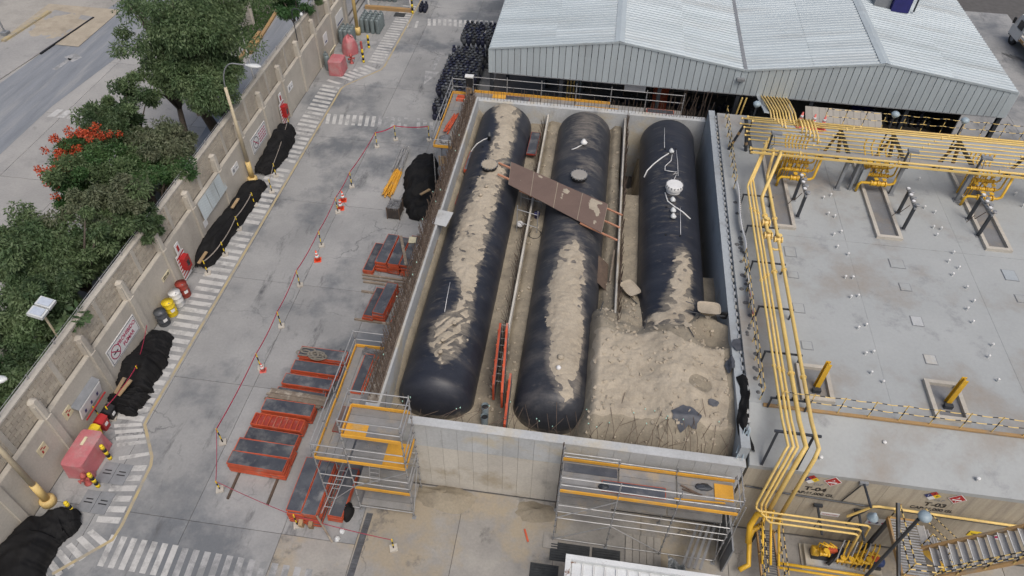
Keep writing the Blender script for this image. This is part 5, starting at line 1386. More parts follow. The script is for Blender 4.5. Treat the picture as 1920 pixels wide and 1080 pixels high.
sf = thing('walkway_trestle', (-2.6,27.5,3.3), 'thin steel tube trestle standing between the tanks under the board walkway', 'trestle')
TP = [(-3.1,29.3),(-2.0,29.0),(-3.05,27.3),(-2.0,27.0)]
for x,y in TP: tb(sf,'upright',(x,y,3.0),(x,y,4.95),.025)
for i,j in ((0,1),(2,3)):
    for z in (3.9,4.7): tb(sf,'crossbar',(*TP[i],z),(*TP[j],z),.022)
one('plywood_sheet', MB().add([(0.97, 25.32, 4.15),(1.64, 24.99, 3.75),(1.65, 23.38, 3.65),(1.02, 23.60, 4.10),(0.99, 25.43, 4.12),(1.66, 25.10, 3.72),(1.67, 23.45, 3.62),(1.05, 23.68, 4.06)],[(0,3,2,1),(4,5,6,7),(0,1,5,4),(1,2,6,5),(2,3,7,6),(3,0,4,7)]), M['rust'], 'rust brown plywood sheet leaning on the right side of the middle tank', 'plywood')
# red formwork panels set upright between first and second tank
for k,(a,b,lb) in enumerate((((-2.79, 19.89, 4.60),(-2.60, 16.75, 4.50),'left upright red formwork panel between the nearest and middle tanks'),((-2.50, 19.93, 4.60),(-2.21, 16.42, 4.50),'middle upright red formwork panel between the nearest and middle tanks'),((-2.02, 17.53, 4.30),(-1.91, 15.11, 4.30),'right lower upright red formwork panel near the front pit wall'))):
    a = Vector(a); b = Vector(b); t = thing('upright_panel', ((a+b)/2)[:], lb, 'formwork panel', 'upright red panels in the pit')
    MB().bar(a-Vector((0,0,.55)),b-Vector((0,0,.55)),.09,1.1).build('frame', M['form_red'], t)
    MB().bar(a-Vector((-.055,0,.55)),b-Vector((-.055,0,.55)),.02,1.0).build('face', M['form_face'], t)
    for j in range(4):
        p = a.lerp(b,(j+.5)/4); MB().obox((p.x-.06,p.y,p.z-.5),(.03,.05,1.0)).build('rib', M['form_red'], t)
pr = MB()
for k in range(9):
    a = Vector((-2.69, 20.13, 4.00)).lerp(Vector((-2.49, 17.14, 4.00)),k/8); pr.tube([a+Vector((-.12,0,.2)),a+Vector((.3,0,.2))],.012,4)
tag(pr.build('tie_rods', M['steel']), 'steel tie rods between the upright red panels', 'tie rods', kind='stuff')
panel(-6.25,31.9,3.75,.4,1.7,.22,-.03,'red edged panel lying between the side wall and the nearest tank','formwork panels in the pit')
panel(-6.2,29.4,3.75,.38,2.2,.05,-.03,'dark panel end lying along the nearest tank and side wall','formwork panels in the pit',edge='form_dull')
panel(-3.05,34.6,3.55,.55,2.2,.10,-.02,'dark panel lying upright behind the board walkway between two tanks','formwork panels in the pit',edge='form_dull')
one('metal_plate', MB().obox((-6.55,26.0,4.75),(.75,1.05,.03),-.15,.03), M['conc'], 'grey steel plate resting on the side wall beside the nearest tank', 'plate')
for k,(a,b,lb) in enumerate((((-6.71, 25.32, 3.90),(-6.71, 24.36, 3.90),'short timber lying at the nearest tank side, upper'),((-6.77, 22.03, 3.60),(-6.67, 21.14, 3.60),'short timber lying at the nearest tank side, lower'),((1.88, 25.82, 4.00),(1.76, 23.88, 3.80),'dark timber pole leaning on the divider wall by the middle tank'))):
    one('timber', MB().bar(a,b,.07,.06), M['wood_old'], lb, 'timber')
bk = thing('bucket', (-2.15, 28.30, 3.45), 'small blue bucket under the trestle between the tanks', 'bucket')
q = (-2.15, 28.30, 3.45)
MB().lathe(q,[(.12,0),(.16,.32),(.165,.33)],14).build('body', M['navy'], bk, True)
MB().tube([(q[0]-.16,q[1],q[2]+.33),(q[0],q[1]-.1,q[2]+.42),(q[0]+.16,q[1],q[2]+.33)],.008,5).build('handle', M['steel'], bk)
q = (-2.91, 27.50, 3.45)
mb = MB(); mb.grid(lambda u,v:(q[0]+.2*math.sin(v*PI)*math.cos(u*2*PI)*(1+.2*nz(u*5,v*5,2)),q[1]+.2*math.sin(v*PI)*math.sin(u*2*PI),q[2]+.14-.14*math.cos(v*PI)),14,8)
one('white_bag', mb, M['white'], 'small white bag on the sand between the tanks', 'bag', smooth=True)
hs = MB(); c_ = Vector((-2.08, 26.92, 3.50))
hs.tube([c_+Vector((.3*math.cos(a*.5)*(1+.1*math.sin(a)),.35*math.sin(a*.5),.03+.02*math.sin(a*2.1))) for a in range(40)],.018,5)
one('black_cable', hs, M['black'], 'coiled black cable on the sand below the trestle', 'cable')
pp = thing('plastic_pipes', (-2.86, 16.21, 3.20), 'grey plastic pipe ends standing in the sand at the front wall', 'pipes')
q = Vector((-2.84, 16.09, 3.00))
for dx,dy,h in ((0,.1,.75),(.03,-.25,.55)):
    MB().tube([q+Vector((dx,dy,0)),q+Vector((dx,dy,h))],.14,14,False).build('pipe', M['lampb'], pp, True)
    MB().tube([q+Vector((dx,dy,h-.08)),q+Vector((dx,dy,h+.02))],.16,14,False).build('socket', M['lampb'], pp, True)
    MB().lathe((q.x+dx,q.y+dy,q.z+h-.1),[(.135,0),(.135,.01)],14).build('bore', M['black'], pp)  # black disc stands in for the shade inside the open pipe
# wheelbarrows
def barrow(p, rz, label, tray):
    t = thing('wheelbarrow', p, label, 'wheelbarrow', 'wheelbarrows in the pit')
    def P(x,y,z): v = Matrix.Rotation(rz,3,'Z') @ Vector((x,y,z)); return (p[0]+v.x,p[1]+v.y,p[2]+v.z)
    mb = MB()
    ring = lambda a,b,z: [P(a*math.copysign(abs(math.cos(t_))**.45,math.cos(t_)),b*math.copysign(abs(math.sin(t_))**.45,math.sin(t_)),z) for t_ in [2*PI*j/28 for j in range(28)]]
    r0,r1,r2,r3 = ring(.30,.20,.28),ring(.46,.32,.56),ring(.49,.35,.56),ring(.44,.30,.50)
    vs = r0+r1+r2; fs = [tuple(range(27,-1,-1))]
    for a in range(2):
        for j in range(28): fs.append((a*28+j,a*28+(j+1)%28,(a+1)*28+(j+1)%28,(a+1)*28+j))
    mb.add(vs,fs); mb.build('tray', tray, t, True)
    MB().add(r3,[tuple(range(28))]).build('sand_load', M['sand_dry'], t)
    for s_ in (-1,1):
        MB().tube([P(.75,s_*.04,.2),P(.2,s_*.16,.26),P(-.5,s_*.24,.40),P(-.95,s_*.27,.5)],.02,6).build('handle', M['dark'], t)
        MB().tube([P(-.3,s_*.2,.33),P(-.4,s_*.22,0)],.018,6).build('leg', M['dark'], t)
    a = P(.72,-.05,.19); b = P(.72,.05,.19)
    MB().tube([a,b],.19,16).build('wheel', M['black'], t)
q = (2.70, 23.43); barrow((q[0],q[1],3.45),2.2,'sand coated wheelbarrow standing beside the divider wall',M['sand_dry'])
q = (5.86, 21.39); barrow((q[0],q[1],sand_z(*q)+.02),0.0,'tan wheelbarrow full of sand at the edge of the mound',M['sand_dry'])
# shovels
def shovel(a,b,label):
    a = Vector(a); b = Vector(b); d = (b-a).normalized()
    t = thing('shovel', a[:], label, 'shovel')
    MB().tube([a,b],.018,6).build('handle', M['dark'], t)
    s_ = Vector((-d.y,d.x,0)).normalized()
    mb = MB(); c = a
    vs = [c+s_*.10,c-s_*.10,c-s_*.12-d*.2,c-d*.36,c+s_*.12-d*.2]; up = Vector((0,0,.01))
    mb.add(vs+[v+up for v in vs],[(4,3,2,1,0),(5,6,7,8,9)]+[(i,(i+1)%5,5+(i+1)%5,5+i) for i in range(5)]); mb.build('blade', M['sand_dry'], t)
def onsand(px): return (px[0],px[1],sand_z(px[0],px[1])+.07)
shovel(onsand((4.99, 20.32)),onsand((5.19, 19.74)),'shovel lying in the dug hollow of the sand mound')
for k,(a,b,lb) in enumerate((((1.46, 21.50),(1.34, 21.07),'dark steel rod sticking out of the sand by the middle tank, upper'),((3.40, 21.14),(3.27, 20.51),'dark steel rod sticking out of the mound before the right tank'))):
    z = sand_z(*a); one('steel_rod', MB().tube([(a[0],a[1],z+.5),(b[0],b[1],z)],.02,6), M['dark'], lb, 'rod')
for k,(p_,rx,ry,lb) in enumerate((((4.82, 15.99),.55,.4,'larger dark membrane scrap lying on the sand near the front wall'),((5.88, 16.83),.22,.14,'small dark membrane scrap on the sand mound'),((6.59, 18.66),.16,.35,'grey slate coloured scrap beside the right pit wall'),((6.97, 19.60),.28,.3,'grey crumpled scrap on the right pit wall edge'))):
    def sc(u,v):
        a = 2*PI*u; r_ = v*(1+.4*nz(math.cos(a)*2,math.sin(a)*2,k*5)); x = p_[0]+rx*r_*math.cos(a); y = p_[1]+ry*r_*math.sin(a)
        zz = sand_z(x,y) if x < 6.6 else 5.22
        return (x,y,zz+.07+.03*nz(x*4,y*4,k))
    one('membrane_scrap', MB().grid(sc,28,5), M['scrape'], lb, 'membrane scrap', smooth=True)
def drape(u,v):
    x = 6.75+.45*v+.1*nz(u*6,v*3,1); y = 18.0-3.1*u
    z = 5.45-.5*abs(v-.5)-.35*ss(.6,1,u)+.12*nz(u*8,v*4,5)
    return (x+.12*math.sin(u*7),y,z)
one('black_plastic', MB().grid(drape,30,12), M['tarp'], 'crumpled black plastic hanging over the front end of the right pit wall', 'plastic sheet')
bundle('pale_tubes',(6.75,14.7,4.53),(6.95,15.5,5.25),7,.018,.2,M['lampb'],'pale tubes leaning at the front corner of the right pit wall','tubes',21,.1)

# ================================================================ roof of the vault
def striped(a,b,r_,seg=.22,mb=None,n=6):
    mb = mb or MB(); a = Vector(a); b = Vector(b); L_ = (b-a).length; k = max(2,int(L_/seg))
    for i in range(k): mb.m(i%2).tube([a.lerp(b,i/k),a.lerp(b,(i+1)/k)],r_,n,cap=False)
    return mb
YB_ = [M['pipe'],M['black']]
def railing(a,b,n,z,label,h=.95,lean=0.0,sag=.05):
    a = Vector(a); b = Vector(b); t = thing('safety_railing', (a.x,a.y,z), label, 'railing', 'black and yellow railings')
    for i in range(n+1):
        p = a.lerp(b,i/n); striped((p.x,p.y,z),(p.x+lean,p.y,z+h),.022,.24).build('post', YB_, t)
    for hh in (.5,.95):
        for i in range(n):
            p = a.lerp(b,i/n); q = a.lerp(b,(i+1)/n); m_ = (p+q)/2
            mb = striped((p.x+lean*hh,p.y,z+hh*h),(m_.x+lean*hh,m_.y,z+hh*h-sag),.016,.16); striped((m_.x+lean*hh,m_.y,z+hh*h-sag),(q.x+lean*hh,q.y,z+hh*h),.016,.16,mb); mb.build('chain', YB_, t)
    return t
railing((8.1,16.66,0),(26.6,16.66,0),17,5.47,'black and yellow chain railing along the front edge of the vault roof')
railing((12.9,36.52,0),(26.4,36.52,0),13,5.46,'black and yellow chain railing along the back edge of the vault roof',h=1.0)
railing((7.5,16.9,0),(7.5,24.5,0),8,5.40,'black and yellow chain railing on the pit side edge, front part',h=.8)
railing((7.5,29.8,0),(7.5,36.2,0),7,5.40,'black and yellow chain railing on the pit side edge, back part',h=.8)
bn = thing('banner', (7.55,27.3,5.5), 'white printed banner tied to the pit side railing', 'banner')
def bf(u,v): return (7.5+.16*v+.05*math.sin(u*9),29.7-5.0*u,5.95-.45*abs(v-.2)+.04*math.sin(u*14+v*3))
MB().grid(bf,40,8).build('sheet', M['signw'], bn, True)
mb = MB()
for k in range(26):
    u = .06+k*.034; p = bf(u,.55); mb.obox((p[0],p[1],p[2]+.02),(.1+.08*random.random(),.07,.008),0,.0,.4)
tag(mb.build('print_marks', M['grey'], bn),kind='stuff')
tp = thing('warning_banner', (7.6,22.2,5.5), 'red and white striped banner tied to the pit side railing', 'banner')
for k in range(6):
    ya = 23.6-k*.45
    MB().grid(lambda u,v:(7.5+.13*v,ya-.45*u,5.85-.3*v+.03*math.sin(u*5+k)),6,3).build('panel', M['signw'] if k<3 or k==4 else M['red'], tp, True)
mb = MB()
for k in range(36): mb.lathe((7.3+random.random()*.35,16.9+random.random()*12,5.40),[(.07+.05*random.random(),0),(.05,.06),(.01,.09)],7)
tag(mb.build('roof_edge_rubble', M['greysheet']), 'small dark stones scattered along the roof edge by the pit', 'rubble', kind='stuff')
# studs
pst = None
for i,(x,y) in enumerate(((12.24, 29.95),(11.84, 29.68),(11.87, 28.45),(12.14, 28.29),(12.25, 27.18),(11.87, 26.93),(11.89, 26.08),(12.29, 25.64),(11.89, 24.09),(12.21, 24.11),(11.90, 22.88),(12.23, 23.00),(12.23, 21.32),(11.87, 21.11),(12.22, 19.89),(11.90, 19.76),(11.92, 18.80),(12.28, 18.41),(16.65, 29.71),(17.05, 29.41),(16.69, 28.24),(17.02, 28.18),(16.69, 27.67),(17.12, 26.52),(16.74, 25.89),(17.07, 25.52),(16.68, 25.02),(17.06, 24.28),(17.11, 23.45),(16.70, 22.95),(16.69, 22.19),(17.11, 21.01),(16.76, 20.35),(16.74, 19.17),(21.49, 31.55),(21.53, 30.63),(11.96, 33.40),(16.97, 32.04))):
    if pst is None:
        pst = thing('vent_stud', (x,y,5.4), 'small white vent stud standing on the grey roof', 'vent stud', 'white vent studs on the roof')
        MB().lathe((x,y,5.4),[(.035,0),(.035,.12),(.03,.13)],8).build('pipe', M['lampw'], pst)
        MB().lathe((x,y,5.53),[(.052,0),(.052,.04),(.02,.07)],8).build('cap', M['white'], pst)
    else:
        c = copy_tree(pst); c.location = (x,y,5.4)
for i,(p,lb) in enumerate((((7.48, 16.33, 5.00),'white stud on the roof slope beside the black plastic'),((9.60, 15.01, 4.85),'white stud on the roof slope right of the pipes'),((11.92, 15.86, 5.05),'white stud alone in the middle of the roof slope'),((15.01, 14.96, 4.85),'white stud near the right end of the roof slope'))):
    one('vent_stud', MB().lathe((p[0],p[1],p[2]-.12),[(.04,0),(.04,.2),(.07,.2),(.07,.25),(.03,.28)],10), M['white'], lb, 'vent stud', 'white vent studs on the slope')
# pipe rack
pk = thing('pipe_rack', (15,31.7,5.4), 'yellow pipe rack of many parallel pipes crossing the vault roof', 'pipe rack')
PIP = [(30.42,.055),(30.95,.022),(31.2,.035),(31.55,.03),(31.9,.038),(32.25,.035),(32.55,.03),(32.8,.045),(32.98,.04),(33.16,.045)]
for k,(y,r_) in enumerate(PIP):
    x0 = (7.9,8.6,7.9,7.75,7.85,7.75,7.6,8.2,7.7,8.0)[k]
    MB().tube([(x0,y,7.42+(.05 if k>6 else 0)),(27,y,7.42+(.05 if k>6 else 0))],r_,10).build('pipe', M['pipe'], pk, True)
    MB().tube([(x0-.06,y,7.42+(.05 if k>6 else 0)),(x0+.02,y,7.42+(.05 if k>6 else 0))],r_*1.6,10).build('flange', M['pipe'], pk)
MB().box(9.0,27,30.5,30.9,7.30,7.34).build('cable_tray', M['cladb'], pk)
for k,(y,r_) in enumerate(PIP):
    for xj in np.arange(10.2+.37*k,26.5,4.6): MB().tube([(xj,y,7.42+(.05 if k>6 else 0)),(xj+.07,y,7.42+(.05 if k>6 else 0))],r_*1.7,10).build('flange', M['pipe'], pk)
MB().box(7.9,27,30.28,30.33,7.24,7.34).build('edge_beam', M['pipe'], pk)
for x in (7.95,12.66,15.25,18.42,22.0,25.5):
    MB().box(x-.07,x+.07,30.3,33.3,7.18,7.32).build('cross_beam', M['dark'], pk)
    if x > 8:
        MB().bar((x,30.62,5.4),(x,30.62,7.2),.16,.16).build('post', M['grey'], pk); MB().box(x-.16,x+.16,30.46,30.78,5.401,5.43).build('foot_plate', M['grey'], pk)
    for sx,xo in ((-1,-.45),(1,.45)):
        MB().bar((x+xo*.1,33.0,7.15),(x+xo,33.2,5.4),.13,.13).build('leg', M['dark'], pk)
        for j in range(2):
            f_ = .3+j*.35; c_ = Vector((x+xo*.1,33.0,7.15)).lerp(Vector((x+xo,33.2,5.4)),f_); d_ = Vector((x+xo,33.2,5.4))-Vector((x+xo*.1,33.0,7.15))
            e_ = c_+d_*.1; MB().bar(c_,e_,.138,.138).build('stripe_band', M['kerb'], pk)
# sloping pipe bundle to the shed
for k in range(9):
    x = 9.15+k*.155
    yk = 33.2-.22*(k%5)
    MB().tube([(x,yk,7.52),(x+.02,33.9,7.5),(x+.32+.02*k,36.9,6.35),(x+.9+.03*k,40.2,4.75),(x+.95+.03*k,42.5,4.5)],.045,8).build('sloping_pipe', M['pipe'], pk, True)
MB().bar((8.95,33.6,7.55),(9.85,40.0,4.85),.26,.05).build('bundle_tray', M['conc_blue'], pk)
# bend outlets near the bundle
for k in range(5):
    x = 10.45+k*.16; MB().tube([(x,33.0,7.5),(x,33.0,7.72),(x+.03,32.7,7.76),(x+.06,32.2-.2*k,7.72),(x+.08,32.1-.2*k,7.45)],.05,8).build('bend', M['pipe'], pk, True)
# manifolds below the rack
def valve(t,p,r_=.11,m='valve'):
    x,y,z = p
    MB().lathe((x-.18,y,z),[(r_*1.1,0),(r_*1.1,.05),(r_*.6,.05),(r_*.95,.12),(r_*.95,.24),(r_*.6,.31),(r_*1.1,.31),(r_*1.1,.36)],10,axis='X').tube([(x,y,z),(x,y,z+.28)],.03,6).lathe((x,y,z+.26),[(.11,0),(.11,.025)],10).build('valve', M[m], t)
def manifold(x,y,label,seed,n=6,flip=1):
    t = thing('valve_manifold', (x,y,5.4), label, 'valves', 'yellow valve manifolds on the roof'); rn_ = random.Random(seed)
    for k in range(n):
        xx = x-.55+k*1.1/(n-1)
        MB().tube([(xx,y+1.5,7.3),(xx,y+1.5,6.9-.05*k),(xx,y+.9-.03*k,6.75-.05*k),(xx,y+.9,5.55)],.04,7).build('drop_pipe', M['valve'], t, True)
    for j,(z,yy) in enumerate(((6.35,y+.55),(6.15,y+.15))):
        MB().tube([(x-.75,yy,5.5),(x-.75,yy,z-.08),(x-.68,yy,z),(x+.75,yy,z),(x+.85,yy,z+.1),(x+.85,yy,7.2)],.045,8).build('header_pipe', M['valve'], t, True)
        for q in range(3): valve(t,(x-.35+q*.4,yy,z),.10)
    yy = y-.35; z = 6.0
    MB().tube([(x-.8,yy,5.45),(x-.8,yy,z-.12),(x-.7,yy,z),(x+.65,yy,z),(x+.8,yy,z+.12),(x+.95,yy+.3,7.15)],.065,10).build('main_pipe', M['valve'], t, True)
    for q in range(2): valve(t,(x-.1+q*.38,yy,z),.13)
    for k in range(4): MB().tube([(x-.62+k*.12,y+.3,5.45),(x-.62+k*.12,y+.3,6.5),(x-.5+k*.12,y+.9,6.6)],.03,6).build('small_pipe', M['valve'], t, True)
    return t
manifold(10.45,30.7,'cluster of deep yellow valves at the left sump under the pipe rack',1,7)
manifold(14.35,30.9,'cluster of deep yellow valves at the middle sump under the pipe rack',2,4)
manifold(19.3,30.6,'cluster of deep yellow valves at the right sump under the pipe rack',3,6)
# gauge stands
for (a,b,lb) in (((10.38,28.05),(10.35,29.35),'gauge stand with a row of round gauges at the left sump'),((15.25,27.93),(15.28,29.12),'gauge stand with a row of round gauges at the middle sump'),((18.66,28.0),(18.56,29.2),'gauge stand with a row of round gauges at the right sump')):
    t = thing('gauge_stand', (a[0],a[1],5.4), lb, 'gauge stand', 'gauge stands on the roof')
    for p in (a,b): MB().bar((p[0],p[1],5.4),(p[0],p[1],6.7),.12,.12).build('post', M['dark'], t); MB().box(p[0]-.12,p[0]+.12,p[1]-.12,p[1]+.12,5.401,5.425).build('foot_plate', M['grey'], t)
    MB().bar((a[0],a[1]-.1,6.72),(b[0],b[1]+.1,6.72),.10,.08).build('crossbar', M['grey'], t)
    for k in range(6):
        y = a[1]+(b[1]-a[1])*k/5; x = a[0]+.06*(-1)**k
        g0 = MB().lathe((x,y,6.76),[(.03,0),(.03,.08),(.10,.09),(.10,.17),(.085,.175)],12).build('gauge', M['steel'], t, True)
        MB().lathe((x,y,6.935),[(.075,0),(.075,.006)],12).build('dial', M['signw'] if k%2 else M['grey'], g0)
    MB().tube([(a[0]-.1,a[1]+.3,6.6),(a[0]-.25,a[1]+.5,6.0),(a[0]-.1,a[1]+.9,5.9),(a[0]-.4,a[1]+.7,5.6)],.018,5).build('cable', M['rust'], t, True)
# lamps on posts of the rack
for (x,y,z,lb) in ((15.1,30.62,8.0,'flat grey floodlight on the middle rack post'),(18.42,30.62,8.0,'flat grey floodlight on the right rack post'),(8.7,30.6,8.3,'flat grey floodlight at the left end of the rack')):
    t = thing('post_light', (x,y,7.2), lb, 'light', 'floodlights on the rack')
    MB().bar((x,y-.1,7.3),(x,y-.1,z),.08,.08).build('pole', M['dark'], t)
    MB().obox((x+.18,y-.1,z+.05),(.5,.22,.1),0,0,.1).build('lamp_head', M['grey'], t)
    MB().tube([(x+.1,y-.15,z-.05),(x+.2,y-.18,z-.5),(x+.08,y-.16,z-.7)],.012,5).build('cable', M['black'], t, True)
for (x,y,z,lb) in ((8.35,33.6,8.0,'round bluish lamp on a pole near the sloping pipes'),(14.95,33.2,8.35,'round bluish lamp behind the middle of the rack'),(18.25,33.2,8.35,'round bluish lamp behind the right part of the rack')):
    t = thing('globe_lamp', (x,y,5.4), lb, 'lamp', 'round lamps behind the rack')
    MB().tube([(x,y,5.4),(x,y,z-.15)],.04,8).build('pole', M['dark'], t)
    MB().lathe((x,y,z-.2),[(.06,0),(.12,.06),(.19,.15),(.2,.22),(.13,.3),(.04,.33)],16).build('lamp_head', M['lampb'], t, True)
# yellow stub columns in the front sumps
for (p,lb) in (((9.7,17.8),'deep yellow stub column in the left front sump'),((14.5,17.8),'deep yellow stub column in the right front sump')):
    t = thing('stub_column', (p[0],p[1],5.4), lb, 'column', 'yellow stub columns')
    MB().box(p[0]-.09,p[0]+.09,p[1]-.10,p[1]-.07,5.41,6.9).build('flange', M['valve'], t); MB().box(p[0]-.09,p[0]+.09,p[1]+.07,p[1]+.10,5.41,6.9).build('flange', M['valve'], t); MB().box(p[0]-.015,p[0]+.015,p[1]-.07,p[1]+.07,5.41,6.88).build('web', M['valve'], t)
    MB().box(p[0]-.2,p[0]+.1,p[1]-.3,p[1]-.15,5.41,5.6).build('fitting', M['dark'], t)
for k,(x,y) in enumerate(((11.54,36.15),(12.2,36.05),(12.72,35.95))):
    cone(x,y,5.4,('left','middle','right')[k]+' faded cone on the back edge of the vault roof','conepink',1.2,'cones on the roof edge')
q = (13.47, 31.15, 5.40)
eb = thing('electric_cabinet', q, 'grey open electrical cabinet on a post left of the middle sump', 'cabinet')
MB().box(q[0]-.05,q[0]+.1,q[1]-.4,q[1]+.3,5.7,6.7).build('case', M['grey'], eb); MB().obox((q[0]+.25,q[1]-.4,6.2),(.45,.03,.9),.5).build('door', M['conc_blue'], eb)
MB().bar((q[0]-.2,q[1]-.5,5.4),(q[0]-.2,q[1]-.5,7.0),.12,.12).build('post', M['grey'], eb)
# long pipes on the pit side, down the front
LP = thing('long_pipes', (8.4,22,5.4), 'five long yellow pipes running over the roof and down the front', 'pipes')
XP = ((7.95,.05),(8.12,.055),(8.27,.05),(8.55,.085),(8.98,.075))
yT = (31.2,31.5,31.8,30.4,30.6)
for k,(x,r_) in enumerate(XP):
    up = [(x+.75,yT[k],7.42),(x+.72,yT[k]-.25,7.40),(x+.05,yT[k]-1.9,6.2),(x,yT[k]-2.1,6.1)] if k < 4 else [(x+.0,yT[k],7.4),(x,yT[k]-.3,7.3),(x,yT[k]-.5,6.2),(x,yT[k]-.7,6.1)]
    xe = (7.82,8.0,8.15,8.36,8.85)[k]
    if k < 3: dn = [(x,15.6,6.15),(x,14.35,6.35),(xe,14.15,6.2),(xe,14.12,2.75),(xe,14.05,2.62)]
    else: dn = [(x,15.6,6.15),(x,14.4,6.35),(xe,14.1,6.2),(xe,14.05,1.2 if k==3 else 1.5)]
    MB().tube(up+dn,r_,10).build('pipe', M['pipe'], LP, True)
for k,(x,r_) in enumerate(XP):
    for yj in (27.4-.15*k,22.6+.2*k,18.0-.1*k): MB().tube([(x,yj,6.12),(x,yj+.07,6.12)],r_*1.6,10).build('flange', M['pipe'], LP)
    MB().tube([(x,16.62,6.05),(x,16.66,6.05)],r_*1.35,8).build('clamp', M['dark'], LP)
valve(LP,(8.55,26.5,6.1),.17,'pipe'); valve(LP,(8.55,25.6,6.1),.17,'pipe'); valve(LP,(8.98,25.4,6.1),.13,'pipe')
MB().tube([(8.55,24.8,6.1),(8.75,24.7,6.1),(8.98,24.75,6.1)],.05,8).build('bypass', M['pipe'], LP, True)
for y in (28.6,26.3,23.9,21.2,18.8,16.6):
    MB().bar((7.7,y,6.0),(9.15,y,6.0),.06,.06).build('support_bar', M['dark'], LP); MB().bar((7.75,y,5.4),(7.75,y,6.0),.06,.06).build('support_post', M['dark'], LP); MB().bar((9.1,y,5.4),(9.1,y,6.0),.06,.06).build('support_post', M['dark'], LP)
for x in (7.72,8.95):
    MB().bar((x-.2,14.55,4.7),(x,15.0,6.25),.09,.09).build('edge_strut', M['dark'], LP)
MB().bar((7.6,15.0,6.22),(9.2,15.0,6.22),.08,.08).build('edge_beam', M['dark'], LP)
# three pipes turning right along the front
R3 = ((7.82,2.62,13.95,11.95),(8.0,2.62,13.75,11.6),(8.15,2.62,13.55,11.45))
for k,(x,z,y,xe) in enumerate(R3):
    MB().tube([(x,14.05,z),(x,y,z-.02),(x+.12,y-.1,z),(xe-.12,y-.1,z),(xe,y-.1,z-.1),(xe+.15,y-.15,1.0)],.042,8).build('turning_pipe', M['pipe'], LP, True)
MB().tube([(8.36,14.05,1.2),(8.1,13.9,1.0),(7.95,13.6,.95),(7.95,12.7,.5),(7.6,12.5,.4)],.10,10).build('large_pipe', M['valve'], LP, True)
MB().tube([(8.36,14.05,2.2),(8.05,14.1,1.9),(7.85,13.8,1.5),(7.9,13.4,.9)],.12,10).build('elbow', M['valve'], LP, True)
for k,x in enumerate((8.3,8.6,8.9)): MB().tube([(x,14.2,2.2),(x,13.9,1.7),(x+.05,13.2,1.2),(x+.05,12.6,.95)],.05,8).build('small_pipe', M['valve'], LP, True)
MB().tube([(9.0,12.9,.6),(13.2,12.85,.6)],.06,8).build('floor_pipe', M['valve'], LP, True); MB().tube([(9.0,12.72,.6),(13.2,12.67,.6)],.05,8).build('floor_pipe', M['valve'], LP, True)

# ================================================================ front face of the vault
FY = 14.502
def dia(x,z,s_,name,label,kind):
    t = thing(name, (x,FY,z), label, 'sign')
    y = FY-.02; h = s_
    if kind == 'nfpa':
        for (dx,dz,m) in ((0,h/2,'red'),(-h/2,0,'signblue'),(h/2,0,'yel'),(0,-h/2,'signw')):
            MB().add([(x+dx,y,z+dz+h/2),(x+dx+h/2,y,z+dz),(x+dx,y,z+dz-h/2),(x+dx-h/2,y,z+dz)],[(3,2,1,0)]).build('quarter', M[m], t)
        text('4',h*.5,(x,y-.004,z+h/2),RF,M['signblack'],t); text('1',h*.5,(x-h/2,y-.004,z),RF,M['signw'],t); text('0',h*.5,(x+h/2,y-.004,z),RF,M['signblack'],t)
    else:
        MB().add([(x,y,z+h),(x+h,y,z),(x,y,z-h),(x-h,y,z)],[(3,2,1,0)]).build('backing', M['signw'], t)
        h2 = h*.88; y -= .004
        MB().add([(x,y,z+h2),(x+h2,y,z),(x,y,z-h2),(x-h2,y,z)],[(3,2,1,0)]).build('diamond', M['red'], t)
        y -= .004; f_ = h*.32
        MB().add([(x-f_*.5,y,z+.05),(x-f_*.6,y,z+f_*.7),(x-f_*.1,y,z+f_*.6),(x+.02,y,z+f_*1.5),(x+f_*.35,y,z+f_*.7),(x+f_*.6,y,z+f_*.8),(x+f_*.5,y,z+.05)],[(0,6,5,4,3,2,1)]).build('flame', M['signw'], t)
        MB().box(x-h*.5,x+h*.5,y-.002,y,z-.10,z-.03).build('band', M['signw'], t)
        text('2',h*.35,(x,y-.003,z-h*.55),RF,M['signw'],t)
dia(9.40,4.24,.30,'hazard_diamond_sign','four colour hazard diamond beside the T-04 lettering','nfpa')
dia(10.15,4.28,.33,'flammable_sign','red flame diamond right of the T-04 hazard diamond','flame')
dia(13.65,4.20,.30,'hazard_diamond_sign','four colour hazard diamond beside the T-03 lettering','nfpa')
dia(14.5,4.20,.33,'flammable_sign','red flame diamond right of the T-03 hazard diamond','flame')
for x,s1,s2 in ((9.75,'T-04','CAP:66,000 GL'),(14.0,'T-03','CAP:66,000 GL')):
    t = thing('tank_lettering', (x,FY,3.2), 'black stencilled lettering %s on the vault front' % s1, 'lettering')
    text('GLP',.20,(x,FY-.004,3.92),RF,M['grey'],t); text(s1,.34,(x,FY-.004,3.58),RF,M['signblack'],t,sx=1.2,bold=.012); text(s2,.24,(x,FY-.004,3.26),RF,M['signblack'],t,sx=1.0,bold=.008)
s_ = thing('front_sign', (10.75,FY,1.9), 'white sign with red lines low on the vault front', 'sign'); MB().box(10.45,11.15,FY-.03,FY-.005,1.85,2.05).build('board', M['signw'], s_)
text('GLP INFLAMABLE',.075,(10.8,FY-.034,1.95),RF,M['red'],s_)
s_ = thing('front_sign', (12.6,FY,1.8), 'white sign with dark round symbols behind the stair landing', 'sign'); MB().box(12.2,13.2,FY-.03,FY-.005,1.65,2.1).build('board', M['signw'], s_)
for k in range(4): MB().lathe((12.35+k*.24,FY-.03,1.82),[(.07,0),(.07,-.008)],12,axis='Y').build('symbol', M['signblue'] if k%2 else M['signred'], s_)
